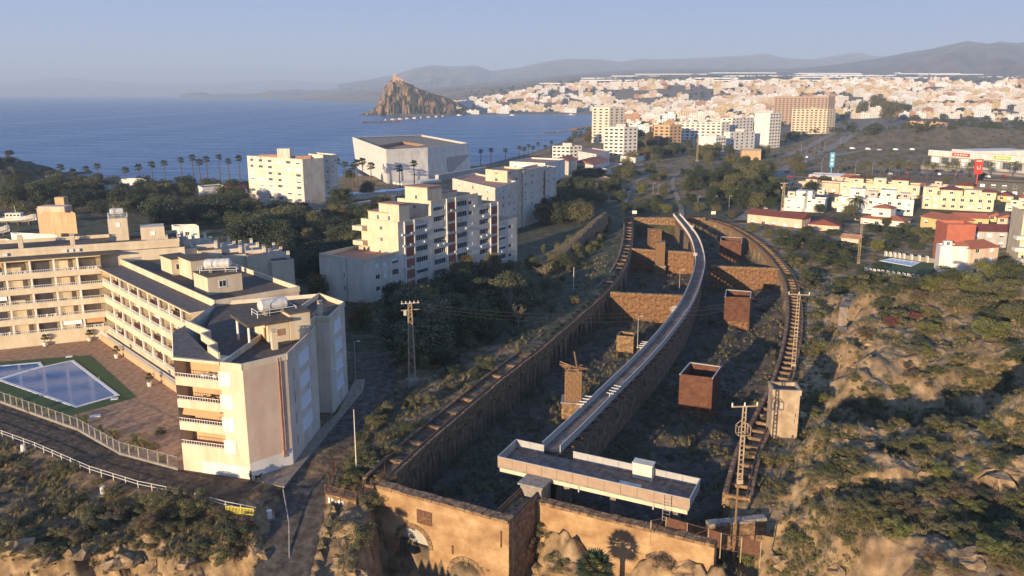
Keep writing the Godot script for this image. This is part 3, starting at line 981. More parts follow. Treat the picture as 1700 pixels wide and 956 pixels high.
	railing(rr2, W0 + nw * 1.6, W1 + nw * 1.6, 1.4, 2.2, 0.5)
	part(t2, "terrace_railing", rr2, M.frame)

	# far wing
	var F0: Vector3 = v3.call(-124.0, 158.2)
	var F1: Vector3 = v3.call(-87.76, 174.32)
	off = Vector3(-105, 0, -174)
	var t3 := thing("apartment_wing", "far cream apartment wing with five balcony tiers at the left edge", "building", off)
	var cf: Vector3 = v3.call(-112, 190)
	var nf := outward(F0, F1, cf)
	var ff := (F1 - F0).normalized()
	balcony_wall(t3, off, F0, F1, cf, -0.3, [2.4, 5.6, 8.8, 12.0, 15.2], 18.6, 9, M.cream, 2.4, 14)
	var B3 := [F0 - nf * 2.4, F1 - nf * 2.4 + ff * 17.0, F1 - nf * 17.0 + ff * 17.0, F0 - nf * 17.0]
	for i in 4: facade(t3, off, B3[i], B3[(i + 1) % 4], cf, -0.3, 18.6, [], M.cream)
	var e3 := MB.new(off)
	e3.obox((F0 + F1) * 0.5 - nf * 1.1 + ff * 8.5 + U * 18.75, ff * 14.5, U * 0.12, nf * 1.9)
	part(t3, "eaves", e3, M.roof)
	var B3u := [F0 - nf * 3.2 + ff * 14.0, F1 - nf * 3.2 + ff * 16.0, F1 - nf * 16.0 + ff * 16.0, F0 - nf * 16.0 + ff * 14.0]
	for i in 4: facade(t3, off, B3u[i], B3u[(i + 1) % 4], cf, 18.6, 20.4, [], M.cream)
	var r4 := MB.new(off)
	r4.cap(B3u, 19.7)
	part(t3, "roof", r4, M.roof)
	var r5 := MB.new(off)
	r5.rim(B3u, 19.65, 20.45, 0.25)
	part(t3, "parapet", r5, M.cream)
	var t3u := atan2(-ff.z, ff.x)
	var rooms := [[43.5, 12.5, 4.0, 4.6, 5.0], [50.5, 11.5, 5.0, 5.0, 2.8]]
	for e in rooms:
		var c: Vector3 = F0 + ff * e[0] - nf * e[1] + U * 19.7
		roof_box(t3, "roof_room", c, Vector3(e[2], e[4], e[3]), t3u, M.cream)
		add_window(t3, off, c + nf * (e[3] * 0.5 + 0.03) + U * (e[4] - 1.4), ff, nf, 1.0, 1.0, "shut")
	for e in [[19.0, 7.0], [24.5, 7.5], [34.5, 5.0]]: chimney(t3, F0 + ff * e[0] - nf * e[1] + U * 19.7, 2.6, 0.9, t3u, M.cream)
	for e in [[22.0, 3.1, 19.4], [33.0, 3.1, 19.4], [34.2, 3.1, 19.4], [35.4, 3.1, 19.4]]:
		var ab := MB.new(off)
		ab.obox(F0 + ff * e[0] - nf * 2.98 + U * e[2], ff * 0.4, U * 0.3, nf * 0.2)
		part(t3, "air_conditioner", ab, M.ac)
	water_tank("white tank on top of the far wing's tallest roof room", F0 + ff * 43.5 - nf * 12.5 + U * 24.7, ff, 3.0, 0.75)
	# stepped terraces of the block behind
	var t4off := Vector3(-72, -2, -200)
	var t4 := thing("terraced_block", "stepped cream terrace block with many small chimneys behind the wings", "building", t4off)
	var gx := Vector3(0.86, 0, -0.5)
	var gy := Vector3(-0.5, 0, -0.86)
	for i in 6:
		var c: Vector3 = v3.call(-83.0 + i * 5.2, 191.0 + i * 1.0)
		var hh: float = 18.6 - i * 0.85 + (0.4 if i % 2 == 0 else 0.0)
		var bb := MB.new(t4off)
		bb.obox(c + U * (hh * 0.5 - 1.0), gx * 2.57, U * (hh * 0.5 + 1.0), gy * 8.0)
		part(t4, "wall", bb, M.cream)
		var rb := MB.new(t4off)
		rb.obox(c + U * (hh + 0.06), gx * 2.3, U * 0.06, gy * 7.6)
		part(t4, "roof_terrace", rb, M.roofpink if i % 3 == 1 else M.roof)
		for k in 5:
			chimney(t4, c + gx * (1.7 if k % 2 == 0 else -1.6) + gy * (-6.5 + k * 3.2) + U * hh, 1.5 + 0.3 * (k % 2), 0.6, 0.5, M.offwhite)
			if k < 4:
				var wv := MB.new(t4off)
				wv.obox(c + gy * (-5.0 + k * 3.2) + U * (hh + 0.5), gx * 2.3, U * 0.45, gy * 0.1)
				part(t4, "terrace_divider", wv, M.offwhite)

# ---------------------------------------------------------------- middle and far blocks
func build_blocks():
	var U := Vector3.UP
	# red-panelled block: s along the street side, t into the block
	var K := Vector3(-37.4, 0, -205.0)
	var f := Vector3(0.545, 0, -0.839)
	var g := Vector3(-0.839, 0, -0.545)
	var su := func(u): return (37.4 + (u - 850.0) / FPX * 207.2) / (0.545 - (u - 850.0) / FPX * 0.817)
	var off := K + f * 30 + U * -3
	var th := thing("apartment_block", "stepped pale apartment block with rust-red panels between its windows", "building", off)
	var seg := [[0.0, 13.7, 11.4, 15.4], [13.7, 27.7, 19.1, 13.0], [27.7, 50.0, 23.2, 12.0], [50.0, 60.5, 19.6, 12.0], [60.5, 71.7, 13.3, 11.0]]
	var wins := [[621, 628, 0, 1.2], [634, 641, 0, 1.2], [649, 671, 0, 1.5], [688, 709, 1, 1.5], [720, 739, 2, 1.5], [757, 775, 2, 1.5], [777.5, 784, 2, 1.1], [796, 812, 3, 1.5], [828, 840, 4, 1.5], [844, 850, 4, 1.1]]
	var reds := [[672.5, 686, 1], [743, 755, 2], [815.6, 825, 3]]
	for i in seg.size():
		var s: Array = seg[i]
		var ops := []
		for w in wins:
			if w[2] != i: continue
			var a: float = su.call(w[0]) - s[0]
			var b: float = su.call(w[1]) - s[0]
			var y: float = s[2] - 3.0
			while y > -2.0:
				ops.append([maxf(0.2, a), minf(s[1] - s[0] - 0.2, b), y, y + w[3], pick(["glass", "half", "glass"]) if w[3] > 1.3 else pick(["shut", "glass", "shut"])])
				y -= 3.05
		var A: Vector3 = K + f * s[0]
		var B: Vector3 = K + f * s[1]
		var ctr: Vector3 = (A + B) * 0.5 + g * 6.0
		facade(th, off, A, B, ctr, -3.5, s[2], ops, M.offwhite if i != 0 else M.offwhite)
		var side := []
		if i > 0 and s[2] > seg[i - 1][2]:
			var y: float = s[2] - 2.6
			while y > seg[i - 1][2] + 0.8:
				side.append([5.5, 6.4, y, y + 1.1, "glass"])
				y -= 3.05
		elif i == 0:
			side = [[6.4, 7.0, 6.0, 7.2, "glass"], [6.4, 7.0, 2.6, 3.8, "glass"]]
		facade(th, off, A, A + g * s[3], ctr, -3.5, s[2], side, M.cream if i > 0 else M.offwhite)
		facade(th, off, A + g * s[3], B + g * s[3], ctr, -3.5, s[2], [], M.offwhite)
		facade(th, off, B, B + g * s[3], ctr, -3.5, s[2], [], M.offwhite)
		var poly := [A, B, B + g * s[3], A + g * s[3]]
		var rb := MB.new(off)
		rb.cap(poly, s[2] - 0.9)
		part(th, "roof", rb, M.terrace if i == 0 else M.roofpink)
		var pb := MB.new(off)
		pb.rim(poly.map(func(p): return p + (ctr - p).normalized() * 0.15), s[2] - 0.95, s[2] + 0.05, 0.2)
		part(th, "parapet", pb, M.cream)
	var n := -g
	for r in reds:
		var s: Array = seg[r[2]]
		var a: float = su.call(r[0])
		var b: float = su.call(r[1])
		var y: float = s[2] - 3.6
		while y > -2.0:
			var pb := MB.new(off)
			pb.obox(K + f * (a + b) * 0.5 + n * 0.03 + U * (y + 1.15), f * (b - a) * 0.5, U * 1.15, n * 0.05)
			part(th, "red_panel", pb, M.brick)
			y -= 3.05
	# projecting pier strips beside the panels and roof rooms
	for r in reds:
		for e in [r[0] - 1.4, r[1] + 1.4]:
			var pb := MB.new(off)
			var s: float = su.call(e)
			pb.obox(K + f * s + n * 0.12 + U * (seg[r[2]][2] * 0.5 - 1.75), f * 0.22, U * (seg[r[2]][2] * 0.5 + 1.6), n * 0.13)
			part(th, "pier", pb, M.white)
	for e in [[17.0, 4.0, 4.2, 7.0, 18.2, 5.2], [19.5, 8.0, 9.0, 7.0, 18.2, 2.8], [32.0, 6.0, 6.5, 8.0, 22.3, 4.2], [40.5, 7.0, 9.0, 6.0, 22.3, 1.8], [54.0, 7.0, 6.0, 7.0, 18.7, 2.6]]:
		var c: Vector3 = K + f * e[0] + g * e[1]
		var b := MB.new(off)
		b.obox(c + U * (e[4] + e[5] * 0.5), f * e[2] * 0.5, U * e[5] * 0.5, g * e[3] * 0.5)
		var o := part(th, "roof_room", b, M.cream)
		var b2 := MB.new(off)
		b2.obox(c + U * (e[4] + e[5] + 0.12), f * (e[2] * 0.5 + 0.2), U * 0.12, g * (e[3] * 0.5 + 0.2))
		part(o, "roof", b2, M.roofpink)
		add_window(th, off, c - f * (e[2] * 0.5 + 0.02) + U * (e[4] + minf(1.5, e[5] * 0.6)), g, -f, 0.9, 1.3, "glass")
	for k in 26:
		var s: Array = seg[1 + rng.randi() % 4]
		var ab := MB.new(off)
		ab.obox(K + f * rng.randf_range(s[0] + 1.0, s[1] - 1.0) + n * 0.2 + U * (s[2] - 3.6 - 3.05 * (rng.randi() % 5)), f * 0.42, U * 0.3, n * 0.18)
		part(th, "air_conditioner", ab, M.ac)
	# side balconies on the lit face
	for y in [16.6, 12.6]:
		var b := MB.new(off)
		var c: Vector3 = K + f * 13.0 + g * 12.6
		b.obox(c + U * (y + 0.1), f * 1.3, U * 0.6, g * 1.8)
		part(th, "balcony", b, M.cream)
	var y1b := MB.new(off)
	for k in 4:
		y1b.obox(K + f * 0.0 - f * 0.04 + g * (5.8 + 0.0) + U * 4.0, f * 0.03, U * 7.2, g * 0.15)
	part(th, "pier", y1b, M.white)

	# the row behind it
	var row := [
		["white apartment block with roof sheds just behind the red-panelled block", [751, 296], [822, 312], [858, 301], -4.0, 17.5, 3, 4, M.offwhite, 301.0],
		["tall narrow cream stair tower rising in the middle of the apartment row", [806, 281], [842, 284], [872, 279], -5.0, 21.5, 1, 3, M.cream, 330.0],
		["white apartment block with open balconies, right of the cream stair tower", [851, 281], [868, 284], [908, 275], -5.0, 20.5, 1, 4, M.offwhite, 340.0],
		["pale apartment block with stacked loggias at the row's far end", [888, 279], [906, 282], [924, 277], -6.0, 19.0, 1, 2, M.offwhite, 360.0],
		["low white block with roof terraces between the auditorium and the row", [846, 268], [905, 271], [938, 264], -7.0, 15.0, 3, 2, M.white, 400.0]]
	for r in row:
		var yr: float = r[5]
		box_building("apartment_block", r[0], G(r[1][0], r[1][1], yr), G(r[2][0], r[2][1], yr), G(r[3][0], r[3][1], yr), r[4], yr, {wall = r[8], nab = r[6], nbc = r[7], roof = M.roofpink, group = "apartment row"})
	# sea-front slab
	var y := 19.2
	var A := G(410, 258.5, y)
	var B := G(502, 264.5, y)
	var C := G(537, 262.0, y)
	var L := (B - A).length()
	var ops := []
	var r0 := RandomNumberGenerator.new()
	r0.seed = 4
	for k in 8:
		for i in 6:
			if r0.randf() < 0.12: continue
			var c := flat3(B - A).length() * (i + 0.5) / 6.0
			var hw := 1.1 + r0.randf() * 0.9
			ops.append([c - hw, c + hw, -7.0 + k * 3.2 + 1.1, -7.0 + k * 3.2 + 2.5, ["glass", "half", "shut", "glass"][r0.randi() % 4]])
	var sl := box_building("apartment_slab", "white eight-storey slab with rows of windows near the palms", A, B, C, -7.0, y, {wall = M.offwhite, ab = ops, bc = [], roof = M.roofpink, wall2 = M.grey})
	for k in 8:
		var bb := MB.new(sl.position)
		var fa := flat3(B - A).normalized()
		bb.obox(flat3((A + B) * 0.5) + outward(A, B, (A + C) * 0.5) * 0.1 + U * (-7.0 + k * 3.2 + 0.75), fa * (flat3(B - A).length() * 0.49), U * 0.28, outward(A, B, (A + C) * 0.5) * 0.12)
		part(sl, "balcony_band", bb, M.white)
	roof_box(sl, "roof_room", flat3((A + C) * 0.5) + U * 18.4, Vector3(6.5, 5.2, 5.5), 0.1, M.offwhite)
	roof_box(sl, "roof_room", flat3(A.lerp(C, 0.3)) + U * 18.4, Vector3(9.0, 1.9, 4.0), 0.1, M.roofpink)
	roof_box(sl, "roof_room", flat3(A.lerp(C, 0.75)) + U * 18.4, Vector3(8.0, 1.7, 4.0), 0.1, M.terrace)
	box_building("apartment_slab", "pinkish block half hidden behind the white eight-storey slab", G(512, 255, 18.0), G(548, 258, 18.0), G(560, 256, 18.0), -8.0, 18.0, {wall = M.offwhite, nab = 3, nbc = 2})
	# auditorium
	auditorium()
	# white blocks up the hill beyond the park
	# [label, left u, corner u, right u, distance, top v, foot y, windows, windows, wall]
	var far := [
		["white seven-storey tower with lit front between the park and the bay", 1005, 1036, 1060, 790.0, 211, -6.0, 4, 3, M.white],
		["tall slim apartment tower behind the white tower, near the breakwater", 985, 1012, 1038, 1000.0, 178, -8.0, 3, 3, M.offwhite],
		["small white sea-front block with rooftop terraces", 918, 946, 966, 780.0, 243, -9.0, 4, 3, M.white],
		["long white apartment slab with balcony rows beyond the park", 1126, 1198, 1214, 930.0, 203, -8.0, 9, 2, M.white],
		["reddish brown apartment block beside the long white slab", 1088, 1112, 1134, 880.0, 207, -8.0, 3, 3, M.ochrewall],
		["white block with dark balcony slots between slab and corner block", 1200, 1216, 1258, 960.0, 196, -8.0, 2, 6, M.white],
		["broad white corner block with stacked dark balconies at the road bend", 1257, 1279, 1302, 900.0, 188, -8.0, 0, 4, M.white],
		["low windowless white wing in front of the long slab", 1163, 1189, 1208, 830.0, 226, -7.0, 0, 4, M.white],
		["low white building with rounded end below the corner block", 1203, 1212, 1262, 860.0, 219, -7.0, 0, 5, M.white],
		["orange brick apartment block with balconies right of the white blocks", 1322, 1374, 1392, 1180.0, 181, -6.0, 8, 3, M.cream],
		["long brick apartment slab behind the orange block", 1292, 1376, 1390, 1500.0, 160, -2.0, 14, 3, M.brickpale]]
	for q in far:
		var d: float = q[4]
		var b := Zd(q[2], q[5], d)
		var w1: float = (q[2] - q[1]) / FPX * d
		var w2: float = (q[3] - q[2]) / FPX * d
		var yr: float = b.y
		var a2 := Vector3(b.x - w1, 0, b.z - minf(w1 * 0.45, 14.0))
		var c2 := Vector3(b.x + w2 * 1.05, 0, b.z - w2 * 0.8)
		var bo := box_building("apartment_block", q[0], a2, b, c2, q[6], yr, {wall = q[9], nab = q[7], nbc = q[8], ww = 3.0, wh = 1.5, fh = 3.3, joined = true, group = "blocks beyond the park"})
		roof_box(bo, "roof_room", Vector3(bo.position.x, yr - 0.7, bo.position.z), Vector3(7, 3.4, 6), 0.3, q[9])
	# small white houses between the row and the park
	var small := [
		["white house with an orange tiled roof at the park's left edge", [955, 268], [985, 274], [1012, 266], 6.0, M.white, true],
		["cream house with red roof terrace at the end of the apartment row", [922, 263], [944, 268], [958, 264], 9.0, M.offwhite, true],
		["white cubic house below the seven-storey tower", [985, 276], [1006, 280], [1034, 272], 3.0, M.white, false],
		["pink terraced house under the dark trees at the park's left edge", [975, 300], [990, 304], [1018, 296], 3.0, M.pink, false],
		["long low white house left of the seven-storey tower", [960, 251], [990, 256], [1012, 250], 4.0, M.white, false],
		["low white villa right below the seven-storey tower", [1030, 258], [1055, 262], [1072, 257], 1.0, M.white, false]]
	for q in small:
		var yr: float = q[4]
		var a := G(q[1][0], q[1][1], yr)
		var b := G(q[2][0], q[2][1], yr)
		var c := G(q[3][0], q[3][1], yr)
		var bo := box_building("house", q[0], a, b, c, yr - 9.0, yr, {wall = q[5], nab = 3, nbc = 2, parapet = 0.0 if q[6] else 0.6, roof = M.roofpink})
		if q[6]: pitched_roof(bo, bo.position, a, b, c, yr + 0.1, 1.6, M.terracotta)
func auditorium():
	var U := Vector3.UP
	var yb := -11.5
	var yt := 13.5
	var p := [G(585, 228, yt + 1.0), G(641, 249, yt), G(710, 245.5, yt), G(778, 238, yt), G(700, 224, yt)]
	var off := Vector3(p[1].x, yb, p[1].z)
	var th := thing("auditorium", "large white faceted auditorium with a notched roof on the beach", "building", off)
	# walls lean inwards towards the foot
	var ctr := Vector3.ZERO
	for q in p: ctr += flat3(q) / 5.0
	var lean := [0.05, 0.012, 0.0, -0.03, 0.0]
	var foot := []
	for i in 5: foot.append(flat3(p[i]).lerp(ctr, lean[i]) + U * yb)
	for i in 5:
		var b := MB.new(off)
		var j := (i + 1) % 5
		b.quad(foot[i], foot[j], p[j], p[i])
		part(th, "wall", b, M.white)
	var rim := MB.new(off)
	for i in 5:
		var j := (i + 1) % 5
		rim.bar(p[i] + (ctr + U * yt - p[i]) * 0.012 + U * (0.1 + 0.003 * i), p[j] + (ctr + U * yt - p[j]) * 0.012 + U * (0.1 + 0.003 * i), 0.7, 0.4)
	part(th, "parapet", rim, M.white)
	# roof in three planes with a sunken court
	var rf := MB.new(off)
	var inn := p.map(func(q): return q.lerp(ctr + U * yt, 0.02) - U * 1.2)
	var k0: Vector3 = inn[1].lerp(inn[0], 0.35)
	var k1: Vector3 = inn[2].lerp(inn[4], 0.30)
	var k2: Vector3 = inn[0].lerp(inn[3], 0.45)
	rf.quad(inn[0], k0, k2, inn[4]); rf.quad(k2, k1, inn[3], inn[4]); rf.tri(k1, inn[2], inn[3]); rf.quad(inn[1], inn[2], k1, k1)
	part(th, "roof", rf, M.pave)
	var ct := MB.new(off)
	var c4 := [k0, inn[1], inn[2].lerp(inn[1], 0.25), k1, k2]
	for i in 5:
		var j := (i + 1) % 5
		ct.quad(c4[i], c4[j], c4[j] - U * 2.0, c4[i] - U * 2.0)
	ct.cap(c4, yt - 3.2)
	part(th, "roof_court", ct, M.court)
	# tall grey slab painting shade onto the right-hand face, and the door in the left one
	var n := outward(p[2], p[3], ctr)
	var f: Vector3 = flat3(p[3] - p[2]).normalized()
	var L: float = flat3(p[3] - p[2]).length()
	var rc := MB.new(off)
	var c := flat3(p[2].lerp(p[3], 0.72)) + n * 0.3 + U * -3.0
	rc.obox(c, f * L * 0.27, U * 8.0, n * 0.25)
	part(th, "shade_panel", rc, M.grey)
	for e in [[0.30, -6.0], [0.64, -1.0]]:
		var wn := MB.new(off)
		var n2 := outward(p[0], p[1], ctr)
		wn.obox(flat3(p[0].lerp(p[1], e[0])).lerp(ctr, 0.02) + n2 * 0.6 + U * e[1], flat3(p[1] - p[0]).normalized() * 0.9, U * 1.2, n2 * 0.4)
		part(th, "window", wn, M.glass)
	var pod := MB.new(off)
	var n3 := outward(p[1], p[2], ctr)
	pod.obox(flat3(p[1].lerp(p[2], 0.55)) + n3 * 9.0 + U * (yb + 1.3), flat3(p[2] - p[1]).normalized() * 17.0, U * 1.6, n3 * 6.0)
	part(th, "entrance_podium", pod, M.white)
	var wl := MB.new(off)
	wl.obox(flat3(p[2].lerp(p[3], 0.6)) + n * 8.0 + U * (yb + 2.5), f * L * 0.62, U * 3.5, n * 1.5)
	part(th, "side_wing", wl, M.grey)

# ---------------------------------------------------------------- the old ore depot
func path_pts(a: Array, step: float, d0 := 0.0, d1 := 1e9) -> Array:
	# equal steps along a plan line given as [x, d]
	var out := []
	var carry := 0.0
	for i in a.size() - 1:
		var p := Vector3(a[i][0], 0, -a[i][1])
		var q := Vector3(a[i + 1][0], 0, -a[i + 1][1])
		var L := (q - p).length()
		var s := carry
		while s < L:
			var r := p.lerp(q, s / L)
			if -r.z >= d0 and -r.z <= d1: out.append(r)
			s += step
		carry = s - L
	return out
func smooth_path(a: Array) -> Array:
	var c := Curve3D.new()
	for i in a.size():
		var p := Vector3(a[i][0], 0, -a[i][1])
		var t := Vector3.ZERO
		if i > 0 and i < a.size() - 1: t = (Vector3(a[i + 1][0], 0, -a[i + 1][1]) - Vector3(a[i - 1][0], 0, -a[i - 1][1])) / 6.0
		c.add_point(p, -t, t)
	c.bake_interval = 1.0
	var out := []
	for p in c.get_baked_points(): out.append([p.x, -p.z])
	return out
func depot_wall(called: String, label: String, line: Array, side: float, top: float, step: float, wide: float, block_m: Material, core_m: Material, open_ties: bool):
	var U := Vector3.UP
	var pts := path_pts(smooth_path(line), step)
	var off: Vector3 = pts[0] + U * -6.0
	var th := thing(called, label, "wall", off)
	var core := MB.new(off)
	var rl := [MB.new(off), MB.new(off)]
	var n := pts.size()
	for i in n - 1:
		var a: Vector3 = pts[i]
		var b: Vector3 = pts[i + 1]
		var f := (b - a).normalized()
		var s := f.cross(U) * side  # towards the pit
		var f2: Vector3 = (pts[mini(i + 2, n - 1)] - b).normalized() if i < n - 2 else f
		var s2 := f2.cross(U) * side
		var f0: Vector3 = (a - pts[maxi(i - 1, 0)]).normalized() if i > 0 else f
		var sa := ((f0 + f).normalized()).cross(U) * side
		var sb := ((f + f2).normalized()).cross(U) * side
		var y1 := top - 0.9
		var ai := a; var bi := b
		var ao := a - sa * wide; var bo := b - sb * wide
		core.quad(ai + U * -7, bi + U * -7, bi + U * y1, ai + U * y1)
		core.quad(ao + U * -7, bo + U * -7, bo + U * y1, ao + U * y1)
		core.quad(ai + U * y1, bi + U * y1, bo + U * y1, ao + U * y1)
		if i == 0: core.quad(ai + U * -7, ao + U * -7, ao + U * y1, ai + U * y1)
		# proud, uneven facing blocks above, with a ragged foot
		var h := 1.7 + rng.randf() * 0.5
		var bk := MB.new(off)
		var m := (a + b) * 0.5
		var l := (b - a).length()
		var dy := rng.randf_range(-0.08, 0.08)
		bk.obox(m + s * 0.1 + U * (top - h * 0.5 + dy), f * (l * 0.5 - 0.13), U * h * 0.5, s * 0.32)
		bk.obox(m + s * 0.05 + f * rng.randf_range(-0.6, 0.6) + U * (top - h - 0.35 + dy), f * (l * 0.27), U * 0.4, s * 0.24)
		part(th, "facing_block", bk, block_m)
		var ob := MB.new(off)
		ob.obox(m - s * (wide - 0.15) + U * (top - 0.45 + dy * 0.5), f * (l * 0.5 - 0.1), U * (0.45 + rng.randf() * 0.08), s * 0.25)
		part(th, "outer_kerb", ob, core_m)
		if rng.randf() < (1.0 if open_ties else 0.8):
			var tb := MB.new(off)
			tb.obox(a - sa * wide * 0.5 + U * (top - 0.28 + rng.randf() * 0.1), sa * (wide * 0.5 + 0.1), U * 0.2, f * (0.2 if open_ties else 0.34))
			part(th, "cross_beam", tb, block_m)
		for k in 2:
			if k == 1 and open_ties == false and rng.randf() < 0.12: continue
			var t := 0.22 if k == 0 else wide - 0.6
			rl[k].bar(a - sa * t + U * (top + 0.12), b - sb * t + U * (top + 0.12), 0.2, 0.22)
		# rubble of the broken bed
		if not open_ties:
			var rb := MB.new(off)
			for q in 3:
				rb.box(m + f * rng.randf_range(-2, 2) - s * (wide * 0.5 + rng.randf_range(-0.6, 0.6)) + U * (y1 + 0.1), Vector3(rng.randf_range(0.3, 1.1), rng.randf_range(0.2, 0.5), rng.randf_range(0.3, 0.8)), rng.randf() * 3)
			part(th, "rubble", rb, M.roughstone)
	part(th, "core", core, core_m)
	part(th, "rail", rl[0], M.rustiron)
	part(th, "rail", rl[1], M.rustiron)
	return th
func simple_wall(called: String, label: String, a: Vector3, b: Vector3, y0: float, y1: float, t: float, m: Material, copm: Material, cop := 1.3) -> Node3D:
	a = flat3(a); b = flat3(b)
	var U := Vector3.UP
	var off := (a + b) * 0.5 + U * y0
	var th := thing(called, label, "wall", off)
	var f := (b - a).normalized()
	var n := f.cross(U)
	var L := (b - a).length()
	var w := MB.new(off)
	w.obox((a + b) * 0.5 + U * (y0 + y1) * 0.5, f * L * 0.5, U * (y1 - y0) * 0.5, n * t * 0.5)
	part(th, "wall", w, m)
	coping(th, off, a, b, y1, t, copm, cop)
	return th
func coping(th: Node3D, off: Vector3, a: Vector3, b: Vector3, y: float, t: float, m: Material, step := 1.3):
	var U := Vector3.UP
	var f := (b - a).normalized()
	var n := f.cross(U)
	var k := maxi(1, int((b - a).length() / step))
	var s := (b - a).length() / k
	for i in k:
		var c := MB.new(off)
		var h := 0.16 + rng.randf() * 0.07
		c.obox(a + f * (i + 0.5) * s + n * rng.randf_range(-0.05, 0.05) + U * (y + h * 0.9), f * (s * 0.5 - 0.03), U * h, n * (t * 0.5 + 0.1 + rng.randf() * 0.06))
		part(th, "coping_stone", c, m)
# front wall with arched openings [s, half width, spring height]
func arched_wall(th: Node3D, off: Vector3, a: Vector3, b: Vector3, y0: float, y1: float, t: float, arches: Array, m: Material):
	a = flat3(a); b = flat3(b)
	var U := Vector3.UP
	var f := (b - a).normalized()
	var L := (b - a).length()
	var n := outward(a, b, (a + b) * 0.5 + Vector3(0, 0, -20))
	var poly := PackedVector2Array([Vector2(0, y0)])
	for q in arches:
		poly.append(Vector2(q[0] - q[1], y0))
		for k in 13:
			var g := PI - PI * k / 12.0
			poly.append(Vector2(q[0] + cos(g) * q[1], q[2] + sin(g) * q[1]))
		poly.append(Vector2(q[0] + q[1], y0))
	# a broken, uneven top edge
	poly.append(Vector2(L, y0))
	var k2 := 24
	for k in k2 + 1:
		poly.append(Vector2(L - L * k / k2, y1 + nz3.get_noise_2d(k * 7.0, L) * 0.22))
	var w := MB.new(off)
	var tr := Geometry2D.triangulate_polygon(poly)
	var P := func(q: Vector2, back: float): return a + f * q.x + U * q.y - n * back
	for i in range(0, tr.size(), 3):
		w.tri(P.call(poly[tr[i]], 0.0), P.call(poly[tr[i + 1]], 0.0), P.call(poly[tr[i + 2]], 0.0))
		w.tri(P.call(poly[tr[i]], t), P.call(poly[tr[i + 2]], t), P.call(poly[tr[i + 1]], t))
	for i in poly.size():
		var j := (i + 1) % poly.size()
		w.quad(P.call(poly[i], 0.0), P.call(poly[j], 0.0), P.call(poly[j], t), P.call(poly[i], t))
	part(th, "wall", w, m)
	for q in arches:
		for k in 11:
			var g := PI - PI * (k + 0.5) / 11.0
			var e := f * cos(g) + U * sin(g)
			var s := f * -sin(g) + U * cos(g)
			var v := MB.new(off)
			v.obox(a + f * q[0] + U * q[2] + e * (q[1] + 0.32) + n * 0.04, e * 0.3, s * (PI * (q[1] + 0.3) / 22.0 - 0.02), n * 0.09)
			part(th, "arch_stone", v, M.stone)
		var fill := MB.new(off)
		fill.obox(a + f * q[0] - n * (t * 0.75) + U * (q[2] + q[1] * 0.5 - 0.1), f * q[1], U * (q[1] * 0.5 + 0.1), n * 0.1)
		part(th, "arch_infill", fill, M.grey)
		var dr := MB.new(off)
		dr.obox(a + f * q[0] - n * (t * 0.7) + U * ((q[2] - 0.15 + y0) * 0.5), f * (q[1] - 0.05), U * ((q[2] - 0.15 - y0) * 0.5), n * 0.08)
		tag(part(th, "door", dr, M.graffiti if q == arches[0] else M.grey), "large door covered in dark graffiti" if q == arches[0] else "")
